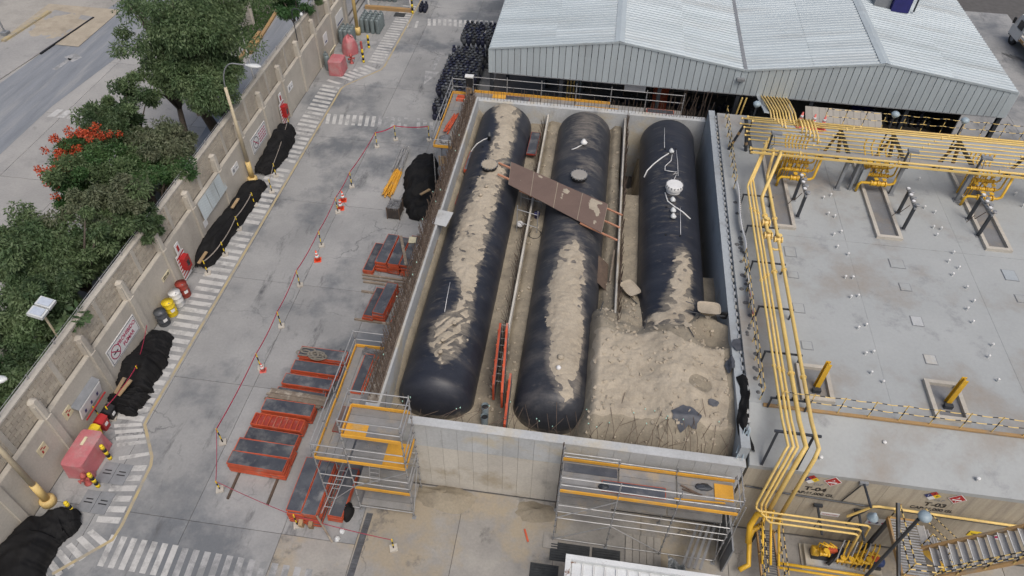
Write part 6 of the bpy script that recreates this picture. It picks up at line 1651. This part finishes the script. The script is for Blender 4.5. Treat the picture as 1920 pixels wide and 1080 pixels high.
for k,(x,z,m,lb) in enumerate(((16.1,1.95,'yel','yellow warning sign on the front wall behind the stairs'),(16.35,1.7,'signgreen','green sign on the front wall behind the stairs'),(17.0,1.95,'signw','white prohibition sign on the front wall behind the stairs'))):
    t = thing('safety_sign', (x,FY,z), lb, 'sign')
    MB().obox((x,FY-.02,z),(.4,.02,.34),0,0,0).build('board', M[m], t)
    if k == 2:
        mb = MB(); 
        for dx in (-.09,.09): mb.lathe((x+dx,FY-.032,z),[(.09,0),(.09,-.006),(.06,-.006)],14,axis='Y')
        mb.build('ring', M['signred'], t)
    else: MB().obox((x,FY-.034,z),(.2,.01,.06)).build('mark', M['signblack'], t)
mb = MB(); mb.tube([(7.3,14.46,3.25),(9.0,14.46,3.08),(12.1,14.46,2.95),(17.0,14.46,2.85),(26,14.46,2.7)],.035,6); tag(one('wall_cable', mb, M['dark'], 'dark cable run across the vault front', 'cable'))
one('wall_cable', MB().tube([(12.0,14.45,2.95),(11.85,14.43,2.6),(11.6,14.43,2.1),(11.55,14.4,1.5)],.04,6), M['dark'], 'dark cable hanging down the vault front beside the lamp', 'cable')
one('handrail_pipe', MB().tube([(11.3,14.3,2.3),(11.9,14.3,3.25),(12.1,14.3,3.3),(26,14.3,3.05)],.05,8), M['pipe'], 'yellow pipe along the vault front above the stairs', 'pipe')
def bracket_lamp(x,z,label):
    t = thing('bracket_lamp', (x,14.45,z), label, 'lamp')
    MB().box(x-.15,x+.15,14.40,14.5,z-.1,z+.05).build('bracket', M['grey'], t)
    MB().tube([(x,14.42,z),(x+.05,13.5,z+.0)],.045,8).build('arm', M['dark'], t)
    MB().tube([(x,14.45,z),(x-.3,14.45,z-1.4)],.025,6).build('conduit', M['dark'], t)
    c = (x+.08,13.2,z-.1)
    MB().lathe(c,[(.05,.26),(.08,.18),(.18,.04),(.19,-.05),(.12,-.13),(.03,-.16)][::-1],16).build('lamp_head', M['lampb'], t, True)
bracket_lamp(11.15,4.5,'bluish lamp on a dark arm sticking out of the vault front')
t = thing('globe_lamp', (11.35,11.8,0), 'bluish lamp on a tall dark pole beside the stairs', 'lamp')
MB().tube([(11.3,11.8,0),(11.3,11.8,7.1)],.055,8).build('pole', M['dark'], t)
MB().lathe((11.45,11.85,7.05),[(.06,0),(.15,.06),(.2,.15),(.19,.24),(.08,.32)],16).build('lamp_head', M['lampb'], t, True)
for x,lb in ((10.15,'left T shaped pipe hanger on the vault front'),(11.65,'right T shaped pipe hanger on the vault front')):
    t = thing('pipe_hanger', (x,14.0,1.5), lb, 'pipe hanger', 'pipe hangers')
    MB().bar((x,14.45,2.55),(x,13.3,2.5),.07,.07).build('arm', M['dark'], t); MB().bar((x-.16,14.42,2.6),(x+.16,14.42,2.6),.1,.12).build('plate', M['dark'], t); MB().tube([(x,13.9,2.5),(x,13.9,1.8)],.02,5).build('rod', M['dark'], t)
# concrete pump pit, skid, pumps
pad = thing('pump_plinth', (11.6,13.5,0), 'concrete plinth carrying the pumps below the vault front', 'plinth')
MB().box(10.25,13.1,13.15,14.0,0,.30).build('body', M['conc'], pad)
MB().box(10.15,13.2,13.05,14.1,.001,.08).build('step', M['conc'], pad)
def pump(x,y,label):
    t = thing('pump', (x,y,.3), label, 'pump', 'pumps on the plinth')
    MB().lathe((x,y,.62),[(.05,-.35),(.20,-.32),(.20,-.1),(.12,-.08),(.12,0),(.16,.02),(.16,.34),(.05,.36)],14,axis='X').build('housing', M['valve'], t, True)
    MB().lathe((x+.55,y,.62),[(.05,-.18),(.19,-.16),(.19,.2),(.12,.26)],14,axis='X').build('motor', M['blue'], t, True)
    MB().box(x+.15,x+.5,y-.12,y+.12,.82,1.02).build('guard', M['form_red'], t)
    MB().box(x-.3,x+.75,y-.2,y+.2,.301,.42).build('base_frame', M['dark'], t)
    for k in range(4): MB().tube([(x-.2+k*.12,y,.75),(x-.2+k*.12,y+.05,1.2+.1*(k%2)),(x+.1+k*.1,y-.1,1.25)],.035,7).build('pipe', M['valve'], t, True)
    valve(t,(x+.0,y-.25,.95),.09)
pump(10.75,13.6,'left yellow pump with blue motor on the plinth'); pump(12.3,13.5,'right yellow pump with blue motor on the plinth')
px = thing('pump_piping', (11.6,13.3,.3), 'tangle of yellow pipes between the two pumps', 'pipes')
for k in range(9):
    x = 11.2+k*.16; MB().tube([(x,13.3-.03*k,.5),(x,13.25,1.0+.08*(k%3)),(x+.15,13.6,1.15+.05*k),(x+.2,13.75,1.5)],.03,6).build('pipe', M['valve'] if k%3 else M['steel'], px, True)
MB().tube([(11.0,13.2,.45),(11.45,13.6,1.1)],.08,8).build('strainer', M['black'], px)
for k in range(3): valve(px,(11.4+k*.3,13.25,.8),.08)
# catwalk
cw = thing('catwalk', (8.6,13.3,0), 'grated catwalk with striped railings beside the vault corner', 'catwalk')
for k in range(20): MB().box(8.32,8.92,12.0+k*.1,12.0+k*.1+.05,.84,.88).build('grating_bar', M['steel_mid'], cw)
for x in (8.30,8.94): MB().box(x-.03,x+.03,11.9,14.1,.76,.9).build('side_beam', M['kerb'], cw)
for x in (8.26,8.98):
    for y in (12.1,13.0,13.95): striped((x,y,.88),(x,y,1.85),.022,.16).build('post', YB_, cw)
    for z in (1.4,1.85): striped((x,11.9,z),(x,14.0,z),.02,.16).build('rail', YB_, cw)
for x in (8.3,8.94): MB().box(x-.04,x+.04,11.95,12.03,0,.76).build('leg', M['dark'], cw)
for x in (8.3,8.94): MB().box(x-.04,x+.04,13.9,13.98,0,.76).build('leg', M['dark'], cw)
# stairs
sr = thing('steel_stairs', (14,13,0), 'steel stairs with grated landing and striped railings at the vault front', 'stairs')
for k in range(20):
    y = 12.08+k*.105; MB().box(12.62,13.5,y,y+.06,2.82,2.86).build('grating_bar', M['steel'], sr)
for a,b in (((12.58,12.0),(12.58,14.2)),((12.58,12.02),(13.55,12.02)),((12.58,14.18),(13.55,14.18))): MB().bar((a[0],a[1],2.76),(b[0],b[1],2.76),.08,.2).build('landing_beam', M['kerb'], sr)
MB().bar((12.50,12.0,2.7),(12.50,14.2,3.9),.10,.14).build('dark_stringer', M['dark'], sr)
for k in range(11):
    x = 13.68+k*.215; z = 2.98+k*.235
    MB().box(x,x+.24,12.1,13.1,z,z+.035).build('tread', M['steel'], sr); MB().box(x-.01,x+.015,12.1,13.1,z+.036,z+.05).build('nosing', M['white'], sr)
for y in (12.05,13.15): MB().bar((13.5,y,2.72),(16.0,y,5.45),.06,.24).build('stringer', M['kerb'], sr)
for k in range(9):
    x = 13.6+k*.25; z = 2.68-k*.24; MB().box(x,x+.26,13.28,14.1,z,z+.03).build('tread', M['steel'], sr); MB().box(x+.24,x+.265,13.28,14.1,z+.031,z+.045).build('nosing', M['white'], sr)
for y in (13.24,14.14): MB().bar((13.5,y,2.72),(16.2,y,.15),.06,.22).build('stringer', M['valve'], sr)
for y in (12.0,):
    for i in range(5):
        x = 13.5+i*.6; z = 2.8+i*.655; striped((x,y,z),(x,y,z+1.0),.024,.2).build('post', YB_, sr)
    for h in (.55,1.0): striped((13.5,y,2.8+h),(15.9,y,5.42+h),.022,.16).build('rail', YB_, sr)
for i in range(5):
    x = 13.5+i*.55; z = 2.8-i*.53; striped((x,13.22,z),(x,13.22,z+1.0),.022,.2).build('post', YB_, sr)
for h in (.55,1.0):
    striped((13.5,13.22,2.8+h),(15.7,13.22,.7+h),.02,.16).build('rail', YB_, sr); striped((13.5,14.16,2.8+h),(15.7,14.16,.7+h),.02,.16).build('rail', YB_, sr)
    striped((12.6,12.0,2.85+h),(12.6,14.15,2.85+h),.022,.16).build('rail', YB_, sr); striped((12.6,12.0,2.85+h),(13.5,12.0,2.85+h),.022,.16).build('rail', YB_, sr)
for p in ((12.6,12.0),(12.6,13.1),(12.6,14.15)): striped((p[0],p[1],2.85),(p[0],p[1],3.9),.024,.2).build('post', YB_, sr)
for p in ((12.6,12.05),(12.6,14.1),(13.45,12.05)): MB().box(p[0]-.06,p[0]+.06,p[1]-.06,p[1]+.06,0,2.66).build('column', M['dark'], sr)

# ================================================================ front clutter: container roof, sheets, mats
ct = thing('container', (3.3,9.5,0), 'white ribbed steel container roof with rusty edges at the bottom of the picture', 'container')
MB().box(.95,6.3,6.0,11.15,0,2.35).build('body', M['rustwhite'], ct)
MB().box(.9,6.35,11.02,11.2,2.351,2.56).build('top_rail', M['rustwhite'], ct); MB().box(.9,1.08,6.0,11.015,2.351,2.55).build('top_rail', M['rustwhite'], ct)
for k in range(13):
    x = 1.15+k*.40; MB().box(x,x+.34,6.0,10.95,2.352,2.42).build('roof_panel', M['rustwhite'], ct); MB().box(x+.345,x+.385,6.0,10.95,2.352,2.48).build('roof_rib', M['white'], ct)
for k,(x0,x1,y0,y1,lb) in enumerate(((.35,1.9,12.0,12.75,'dark plastic mat left of the container'),(-.35,.75,9.0,11.8,'dark plastic mat running beside the container'),(2.0,3.1,12.1,12.75,'dark plastic mat under the right scaffold'))):
    t = thing('plastic_mat', ((x0+x1)/2,(y0+y1)/2,0), lb, 'mat', 'dark ribbed mats'); MB().box(x0,x1,y0,y1,.005,.03).build('base', M['mesh'], t)
    n = int((y1-y0)/.1)
    for j in range(n): MB().box(x0+.02,x1-.02,y0+j*.1+.02,y0+j*.1+.07,.03,.055).build('rib', M['mesh'], t)
one('plywood_sheet', MB().box(.05,.62,12.45,13.1,.032,.05), M['cladb'], 'beige square plywood sheet at the left foot of the right scaffold', 'plywood')
for k in range(5): one('grey_board', MB().box(3.3+k*.28,3.56+k*.28,12.35,13.5,.02,.06), M['cladb'], ORD[k]+' grey board from the left laid under the right scaffold', 'board', 'grey boards under the right scaffold')
def film(u,v): return (2.0+2.6*u,11.55+.28*math.sin(v*PI*1.2)+.05*nz(u*8,v*3),.5+.35*math.cos(v*PI)+.05*nz(u*6,v*6,3))
one('rolled_sheet', MB().grid(film,30,10), M['film'], 'rolled shiny metal sheet lying behind the container', 'metal sheet', smooth=True)
def film2(u,v): return (4.75+.9*u,11.5+.9*v*(1-.5*u),1.2+.35*nz(u*5,v*5,7)-.5*u)
one('crumpled_foil', MB().grid(film2,18,18), M['film'], 'crumpled silver foil beside the rolled sheet', 'foil')
def gs(u,v): return (5.0+2.3*u,10.4+1.1*v+.1*math.sin(u*5),1.0+.12*math.sin(u*4+v*3)-.2*v)
one('grey_tarp', MB().grid(gs,24,10), M['greysheet'], 'dark grey sheet lying right of the container', 'sheet', smooth=True)
for k in range(4): one('steel_beam', MB().bar((5.4+k*.22,12.2,.6),(6.0+k*.22,13.9,.9),.10,.06), M['steel_mid'], ORD[k]+' grey beam from the left leaning under the right scaffold end', 'beam', 'beams under the right scaffold')
one('grey_screen', MB().box(7.0,7.06,12.5,14.4,0,1.9), M['grey'], 'grey screen panel between the right scaffold and the vault corner', 'screen')
one('red_rod', MB().bar((-.75,13.1,.03),(-.55,12.6,.03),.07,.05), M['form_red'], 'short red bar lying on the front apron', 'bar')
def heap(x,y,rx,ry,h,label,seed):
    def fn(u,v):
        a = 2*PI*u; k = 1+.28*fbm(math.cos(a)*1.6,math.sin(a)*1.6,seed,1,4); r_ = v
        return (x+rx*r_*k*math.cos(a),y+ry*r_*k*math.sin(a),.008+h*(1-v)**1.2*(1+.4*fbm(x+rx*r_*math.cos(a),y+ry*r_*math.sin(a),seed,2,3)))
    one('sand_heap', MB().grid(fn,40,14), M['sand'], label, 'sand', smooth=True)
heap(-4.2,14.0,1.3,.55,.40,'low sand heap at the foot of the front pit wall beside the scaffold tower',3)
heap(-.4,13.9,.9,.45,.25,'low sand heap at the foot of the front pit wall near the right scaffold',8)

# ================================================================ under the shed
for k in range(30):
    stack(1.0+k*.36,45.7+.3*(k%2),0,'gas cylinder in the front row under the shed edge','cylinders in a row under the shed')
for k in range(24):
    stack(19.2+.36*(k%12),46.2+.38*(k//12),.0,'gas cylinder in the cluster under the right shed corner','cylinders under the right shed corner')
    if k%3==0: stack(19.3+.36*(k%12),46.3+.38*(k//12),.6,'gas cylinder on top of the cluster under the right shed corner','upper cylinders under the right shed corner')
cv = thing('conveyor', (4,43.5,0), 'dark roller conveyor running through the shed', 'conveyor')
for y in (46.9,47.6): MB().box(-4,14,y-.04,y+.04,.7,.82).build('rail', M['steel_mid'], cv)
for k in range(45): MB().tube([(-3.9+k*.4,46.9,.76),(-3.9+k*.4,47.6,.76)],.04,6).build('roller', M['grey'], cv)
for k in range(7): MB().box(-3.5+k*2.8,-3.4+k*2.8,46.9,47.6,0,.7).build('leg', M['dark'], cv)
mc = thing('filling_machine', (7,44.8,0), 'red and dark filling machine inside the shed', 'machine')
MB().box(4.2,5.2,45.4,46.2,0,2.0).build('cabinet', M['form_red'], mc); MB().box(6.1,9.6,48.0,48.8,0,1.6).build('body', M['dark'], mc); MB().box(1.9,3.2,40.4,40.46,4.15,4.75).build('sign_board', M['signw'], mc)
for k in range(5): MB().lathe((6.4+k*.6,48.4,1.6),[(.16,0),(.16,.5),(.1,.6)],10).build('head', M['grey'], mc)
for k in range(5):
    x = -.2+k*.22; one('riser_pipe', MB().tube([(x-1.6,45.3,0),(x-1.6,45.3,5.2)],.06,8), M['pipe'] if k < 3 else M['lampb'], ('left yellow riser pipe under the shed edge','middle yellow riser pipe under the shed edge','right yellow riser pipe under the shed edge','left pale blue riser pipe under the shed edge','right pale blue riser pipe under the shed edge')[k], 'pipe')
hm = MB()
for k in range(40):
    x = -4+k*.42; yh = 43.5+2.5*random.random(); hm.tube([(x,yh,5.5),(x+.1,yh,3.6+random.random()),(x+.4*random.random(),yh+.1,1.2+random.random())],.025,5)
tag(hm.build('hanging_hoses', M['wood_old']), 'thin hoses hanging from the shed frame', 'hoses', kind='stuff')
pl = thing('lean_to_roof', (14.5,39.4,0), 'beige sheeted lean-to roof below the shed gable behind the roof railing', 'lean-to')
for k in range(11): MB().obox((12.8+k*.4,38.75,4.32),(.385,1.75,.05),0,.42).build('panel', M['cladb'], pl)
for x in (12.7,14.8,16.9): MB().box(x-.05,x+.05,39.3,39.4,0,4.5).build('post', M['dark'], pl)
MB().box(12.6,17.0,39.3,39.38,4.45,4.55).build('beam', M['dark'], pl)
for k in range(2): one('blue_crate', MB().box(19.0+k*.85-1.2,19.75+k*.85-1.2,45.9,46.6,0,.95).box(19.05+k*.85-1.2,19.7+k*.85-1.2,45.95,46.55,.951,1.0), M['navy'], ('left','right')[k]+' dark blue crate behind the roof railing', 'crate', 'blue crates by the shed')
one('duct', MB().tube([(11.6,39.6,4.6),(11.9,39.5,4.4),(12.0,39.5,3.0),(11.8,39.5,2.0)],.14,10), M['grey'], 'grey bent duct left of the beige lean-to', 'duct', smooth=True)
mp = MB().tube([(8.9,39.4,0),(8.9,39.4,3.5),(9.1,39.6,4.9)],.05,8).tube([(9.15,39.4,0),(9.15,39.4,3.5),(9.35,39.6,4.9)],.05,8)
for k,x in enumerate((8.75,9.0)): one('riser_pipe', MB().tube([(x,39.3,0),(x-.05,39.3,3.4),(x+.12,39.5,4.9)],.05,8), M['pipe'], ('left','right')[k]+' bent yellow riser pipe near the vault back corner', 'pipe')
one('clothing_heap', MB().grid(lambda u,v:(-7.1+.5*v+.15*nz(u*6,v*6,1),40.2+3.2*u,1.4*math.sin(v*PI)*(.6+.4*nz(u*4,v*2,6))+.6),24,8), M['wood_old'], 'row of olive sacks stacked along the left shed columns', 'sacks')

# ================================================================ truck at the right edge
tk = thing('truck', (27.6,46.5,0), 'white cab truck with white stake body at the right edge', 'truck')
ta = (33.06, 59.88, 0.00); tx,ty = ta[0]+.1, ta[1]+1.2
ang = R(-86)
def TP_(x,y,z): v = Matrix.Rotation(ang,3,'Z') @ Vector((x,y,0)); return Vector((tx+v.x,ty+v.y,z))
def tbox(x0,x1,y0,y1,z0,z1,taper=0):
    mb = MB(); vs = [TP_(x0,y0,z0),TP_(x1,y0,z0),TP_(x1,y1,z0),TP_(x0,y1,z0),TP_(x0+taper,y0+taper*.3,z1),TP_(x1,y0+taper*.3,z1),TP_(x1,y1-taper*.3,z1),TP_(x0+taper,y1-taper*.3,z1)]
    return mb.add(vs,[(0,3,2,1),(4,5,6,7),(0,1,5,4),(1,2,6,5),(2,3,7,6),(3,0,4,7)])
cabp = tbox(0,1.7,0,2.0,.6,1.35).build('cab', M['white'], tk); tbox(.05,1.7,.04,1.96,1.351,2.3,.35).build('cab_top', M['white'], tk)
tbox(.12,.42,.2,1.8,1.45,2.1,.28).build('windscreen', M['glass'], tk)
tbox(.75,1.5,-.005,.06,1.42,2.05,.05).build('side_window', M['glass'], tk)
tbox(-.08,.1,.1,1.9,.45,.8).build('bumper', M['dark'], tk)
for y in (-.2,2.05): tbox(.15,.3,y,y+.16,1.5,1.95).build('mirror', M['black'], tk)
for y in (.15,1.5): tbox(-.09,-.02,y,y+.35,.9,1.1).build('headlight', M['led'], tk)
tbox(1.8,7.5,-.05,2.15,.8,1.0).build('bed', M['kerb'], tk)
for z in (1.05,1.35,1.65,1.95,2.25):
    tbox(1.8,7.5,-.05,.0,z,z+.17).build('side_slat', M['white'], tk); tbox(1.8,7.5,2.1,2.15,z,z+.17).build('side_slat', M['white'], tk); tbox(1.8,1.85,.0,2.1,z,z+.17).build('front_slat', M['white'], tk)
for k in range(8): tbox(1.9+k*.78,1.98+k*.78,-.1,-.051,.9,2.5).build('stake', M['white'], tk)
for x in (.8,5.6):
    for y in (.05,1.75):
        c = TP_(x,y,.48); d = TP_(x,y+.28,.48); w_ = MB().tube([c,d],.48,20).build('wheel', M['black'], tk); MB().tube([c+(c-d)*.03,d+(d-c)*.03],.24,14).build('rim', M['grey'], w_)
tbox(1.0,7.4,.5,1.6,.5,.8).build('chassis', M['dark'], tk)
for k in range(5):
    p = V2((31.77, 58.66)).lerp(V2((32.94, 58.25)),k/4); d = Vector((.7,-1.1))
    MB().sheet([p,p+Vector((.35,0)),p+Vector((.35,0))+d,p+d],.006).build('stripe', M['white_faint'], mk)

# ================================================================ enclosure by the lane
en = thing('beige_enclosure', (-28.91, 52.14, 0.00), 'beige slatted enclosure beside the grass by the service lane', 'enclosure')
e0 = (-29.53, 51.28, 0.00); e1 = (-27.96, 52.69, 0.00)
a = Vector(e0); b = Vector(e1); d = (b-a).normalized(); n_ = Vector((-d.y,d.x,0))
for k in range(7):
    MB().bar(a+Vector((0,0,.18+k*.36)),b+Vector((0,0,.18+k*.36)),.06,.33).build('panel', M['cladb'], en)
for p in (a,b): MB().bar(p-n_*.05,p-n_*.05+Vector((0,0,2.7)),.16,.16).build('post', M['plaster'], en)
for k in range(14): MB().bar(a-d*.15+n_*(.15+k*.3),a-d*.15+n_*(.15+k*.3)+Vector((0,0,2.2)),.12,.08).build('slat', M['plaster'], en)
MB().add([tuple(a+Vector((0,0,2.55))),tuple(b+Vector((0,0,2.55))),tuple(b+n_*4+Vector((0,0,2.7))),tuple(a+n_*4+Vector((0,0,2.7)))],[(0,1,2,3)]).build('roof', M['cladb'], en)
one('white_pole', MB().tube([(-28.20, 50.97, 0.00),tuple(Vector((-28.20, 50.97, 0.00))+Vector((-.2,0,5.5)))],.06,8), M['lampw'], 'pale leaning pole in front of the beige enclosure', 'pole')
one('lamp_post', MB().tube([(-46.14, 47.58, 0.00),tuple(Vector((-46.14, 47.58, 0.00))+Vector((0,0,1.8)))],.07,8).obox(tuple(Vector((-46.14, 47.58, 0.00))+Vector((0,0,.15))),(.5,.5,.3)), M['grey'], 'short grey post at the edge of the dirt lot', 'post')

# ================================================================ trees
def leaf_mesh(centers, radii, per, lm, rng, droop=.6, L_=.34, Wd=.10):
    V = []; F = []
    n = len(centers)
    C_ = np.repeat(np.array(centers),per,0); Rr = np.repeat(np.array(radii),per)
    N = len(C_)
    d = rng.normal(size=(N,3)); d /= np.linalg.norm(d,axis=1)[:,None]
    rad = rng.random(N)**.45
    P = C_ + d*(Rr*rad)[:,None]*np.array([1,1,.75])
    P[:,2] -= droop*.35*rng.random(N)*Rr
    dirv = rng.normal(size=(N,3))*.6 + d*.6; dirv[:,2] -= droop
    dirv /= np.linalg.norm(dirv,axis=1)[:,None]
    s_ = np.cross(dirv, rng.normal(size=(N,3))); s_ /= np.linalg.norm(s_,axis=1)[:,None]
    l = L_*(.6+.8*rng.random(N))[:,None]; w = Wd*(.6+.8*rng.random(N))[:,None]
    a = P - s_*w*.3; b = P + dirv*l*.5 - s_*w; c = P + dirv*l; e = P + dirv*l*.5 + s_*w
    V = np.stack([a,b,c,e],1).reshape(-1,3)
    V[:,2] = np.maximum(V[:,2], .05)
    me = bpy.data.meshes.new('crown')
    me.vertices.add(4*N); me.vertices.foreach_set('co', V.ravel())
    me.loops.add(4*N); me.loops.foreach_set('vertex_index', np.arange(4*N))
    me.polygons.add(N); me.polygons.foreach_set('loop_start', np.arange(N)*4)
    me.update(calc_edges=True); me.validate()
    return me
def tree(name, base, crown_c, r_, rz_, lm, label, seed, n=46, per=430, droop=.9, fl=None, L_=.20, Wd=.035, gap=1.0):
    rng = np.random.default_rng(seed)
    t = thing(name, base, label, 'tree', 'trees behind the boundary wall')
    cc = np.array(crown_c); cs = []; rs = []
    lobes = []
    for k in range(6):
        d = rng.normal(size=3); d[2] *= .6; d /= np.linalg.norm(d)
        lobes.append((cc + d*np.array([r_,r_,rz_])*(.35+.40*rng.random()), r_*(.34+.24*rng.random())))
    lobes.append((cc, r_*.5))
    for k in range(n):
        lc, lr = lobes[k % len(lobes)]
        d = rng.normal(size=3); d /= np.linalg.norm(d); f_ = .55+.5*rng.random()
        p = lc + d*np.array([lr,lr,lr*.85*rz_/r_])*f_
        cs.append(p); rs.append(r_*(.10+.15*rng.random()))
    me = leaf_mesh(np.array(cs)-np.array(base), rs, per, lm, rng, droop, L_, Wd)
    me.materials.append(lm); me.materials.append(M['leaf_l'])
    mi = np.repeat((rng.random(len(cs)) < .24).astype(np.int32), per); me.polygons.foreach_set('material_index', mi)
    o = bpy.data.objects.new('crown', me); COL.objects.link(o); o.parent = t
    b = Vector(base); top = Vector(crown_c)
    mid = b.lerp(top,.55)+Vector((rng.normal()*.3,rng.normal()*.3,0))
    mb = MB(); mb.tube([b,b.lerp(mid,.5)+Vector((rng.normal()*.1,rng.normal()*.1,0)),mid],[.26*r_/3,.2*r_/3,.15*r_/3],8)
    mb.build('trunk', M['bark'], t, True)
    for k in range(0,n,3):
        e = Vector(cs[k]); q = mid.lerp(e,.5)+Vector((0,0,.25))
        MB().tube([mid-Vector((0,0,.2)),q,e],[.11*r_/3,.065*r_/3,.02],5).build('limb', M['bark'], t, True)
    if fl is not None:
        fc = []
        left = sorted(cs, key=lambda p: p[0]*1.0 - p[1]*.25)[:int(n*.55)]
        for k in range(fl[1]):
            p = np.array(left[k % len(left)]) + np.array([rng.normal()*.25,rng.normal()*.25,r_*.16+.10*rng.random()])
            fc.append(p - np.array(base))
        m2 = leaf_mesh(np.array(fc), [.22]*fl[1], 60, fl[0], rng, .1, .10, .045); m2.materials.append(fl[0]); m2.name = 'blossom'
        o2 = bpy.data.objects.new('blossom', m2); COL.objects.link(o2); o2.parent = t
    return t
def tr(name, px, zc, r_, rz_, lm, label, seed, **kw):
    kw['n'] = int(kw.get('n',46)*1.3)
    tree(name, (px[0]+.2,px[1]-.3,.01), (px[0],px[1],zc), r_*1.14, rz_*1.1, M[lm], label, seed, **kw)
tr('pepper_tree',(-23.60, 36.75),8.0,3.9,3.0,'leaf_a','tallest drooping pepper tree at the top beside the service lane',1,n=90,per=430)
tr('pepper_tree',(-24.71, 34.68),6.5,2.6,2.4,'leaf_a','pepper tree crown standing out over the pale street slabs',2,n=46)
tr('pepper_tree',(-21.91, 34.86),6.0,2.3,2.2,'leaf_a','pepper tree overhanging the wall beside the tall street lamp',3,n=44,per=420)
tr('ash_tree',(-25.82, 31.18),5.0,2.2,2.0,'leaf_b','dark rounded tree left of the service lane',4,n=40,L_=.17,droop=.2)
tr('olive_tree',(-22.65, 30.28),4.8,2.5,2.2,'leaf_c','olive green tree nearest the corrugated sheets on the wall',5,n=48)
tr('flame_tree',(-25.66, 26.26),4.8,2.4,1.5,'leaf_d','flame tree with red orange blossom on its left side',6,n=46,droop=.1,fl=(M['flower'],95),L_=.17)
tr('flame_tree',(-22.72, 27.19),4.4,2.4,1.6,'leaf_d','bright green tree right of the red blossom',7,n=44,droop=.1,L_=.17)
tr('pepper_tree',(-22.90, 24.50),4.6,2.2,1.7,'leaf_c','grey green tree between the blossom and the wall',8,n=40)
tr('pepper_tree',(-25.02, 20.86),4.6,2.3,2.0,'leaf_a','pepper tree at the left picture edge above the floodlight',9,n=46)
tr('pepper_tree',(-22.63, 21.28),4.4,2.3,2.0,'leaf_a','dense pepper tree next to the brick wall behind the drums',10,n=48)
tr('pepper_tree',(-21.62, 23.37),4.2,1.7,1.6,'leaf_b','small dark tree leaning on the wall behind the arrow sign',11,n=32)
tr('pepper_tree',(-23.37, 18.77),4.2,1.9,1.8,'leaf_b','dark tree behind the twin floodlight',12,n=44)
tr('pepper_tree',(-23.86, 17.29),4.0,1.8,1.7,'leaf_a','leafy tree at the left picture edge beside the floodlight',13,n=38)
tr('pepper_tree',(-22.58, 16.01),3.2,1.35,1.4,'leaf_b','low dark bush in front of the wall foot below the floodlight',14,n=30,per=420)
tr('pepper_tree',(-22.57, 14.40),3.0,1.5,1.3,'leaf_a','bush in the lower left corner behind the wall lamp',15,n=30,per=420)
tr('pepper_tree',(-21.63, 46.68),5.0,1.6,1.5,'leaf_d','small bright tree between the lane and the far wall',16,n=18,per=420)
tr('pepper_tree',(-22.79, 18.49),3.2,1.3,1.4,'leaf_a','leafy tree close behind the wall near the floodlight pole',17,n=30,per=420)
wd = MB(); rng = np.random.default_rng(5)
cs = [(-21.1+.35*rng.random(), 17.4+.5*rng.random(), 4.0+.5*rng.random()) for k in range(4)]
me = leaf_mesh(np.array(cs)-np.array((-21,17.6,4)), [.35]*4, 60, M['leaf_a'], rng); me.materials.append(M['leaf_a'])
o = bpy.data.objects.new('twig', me); COL.objects.link(o); o.location = (-21,17.6,4); tag(o,'leafy twig hanging over the wall top near the PROHIBIDO FUMAR sign','twig')
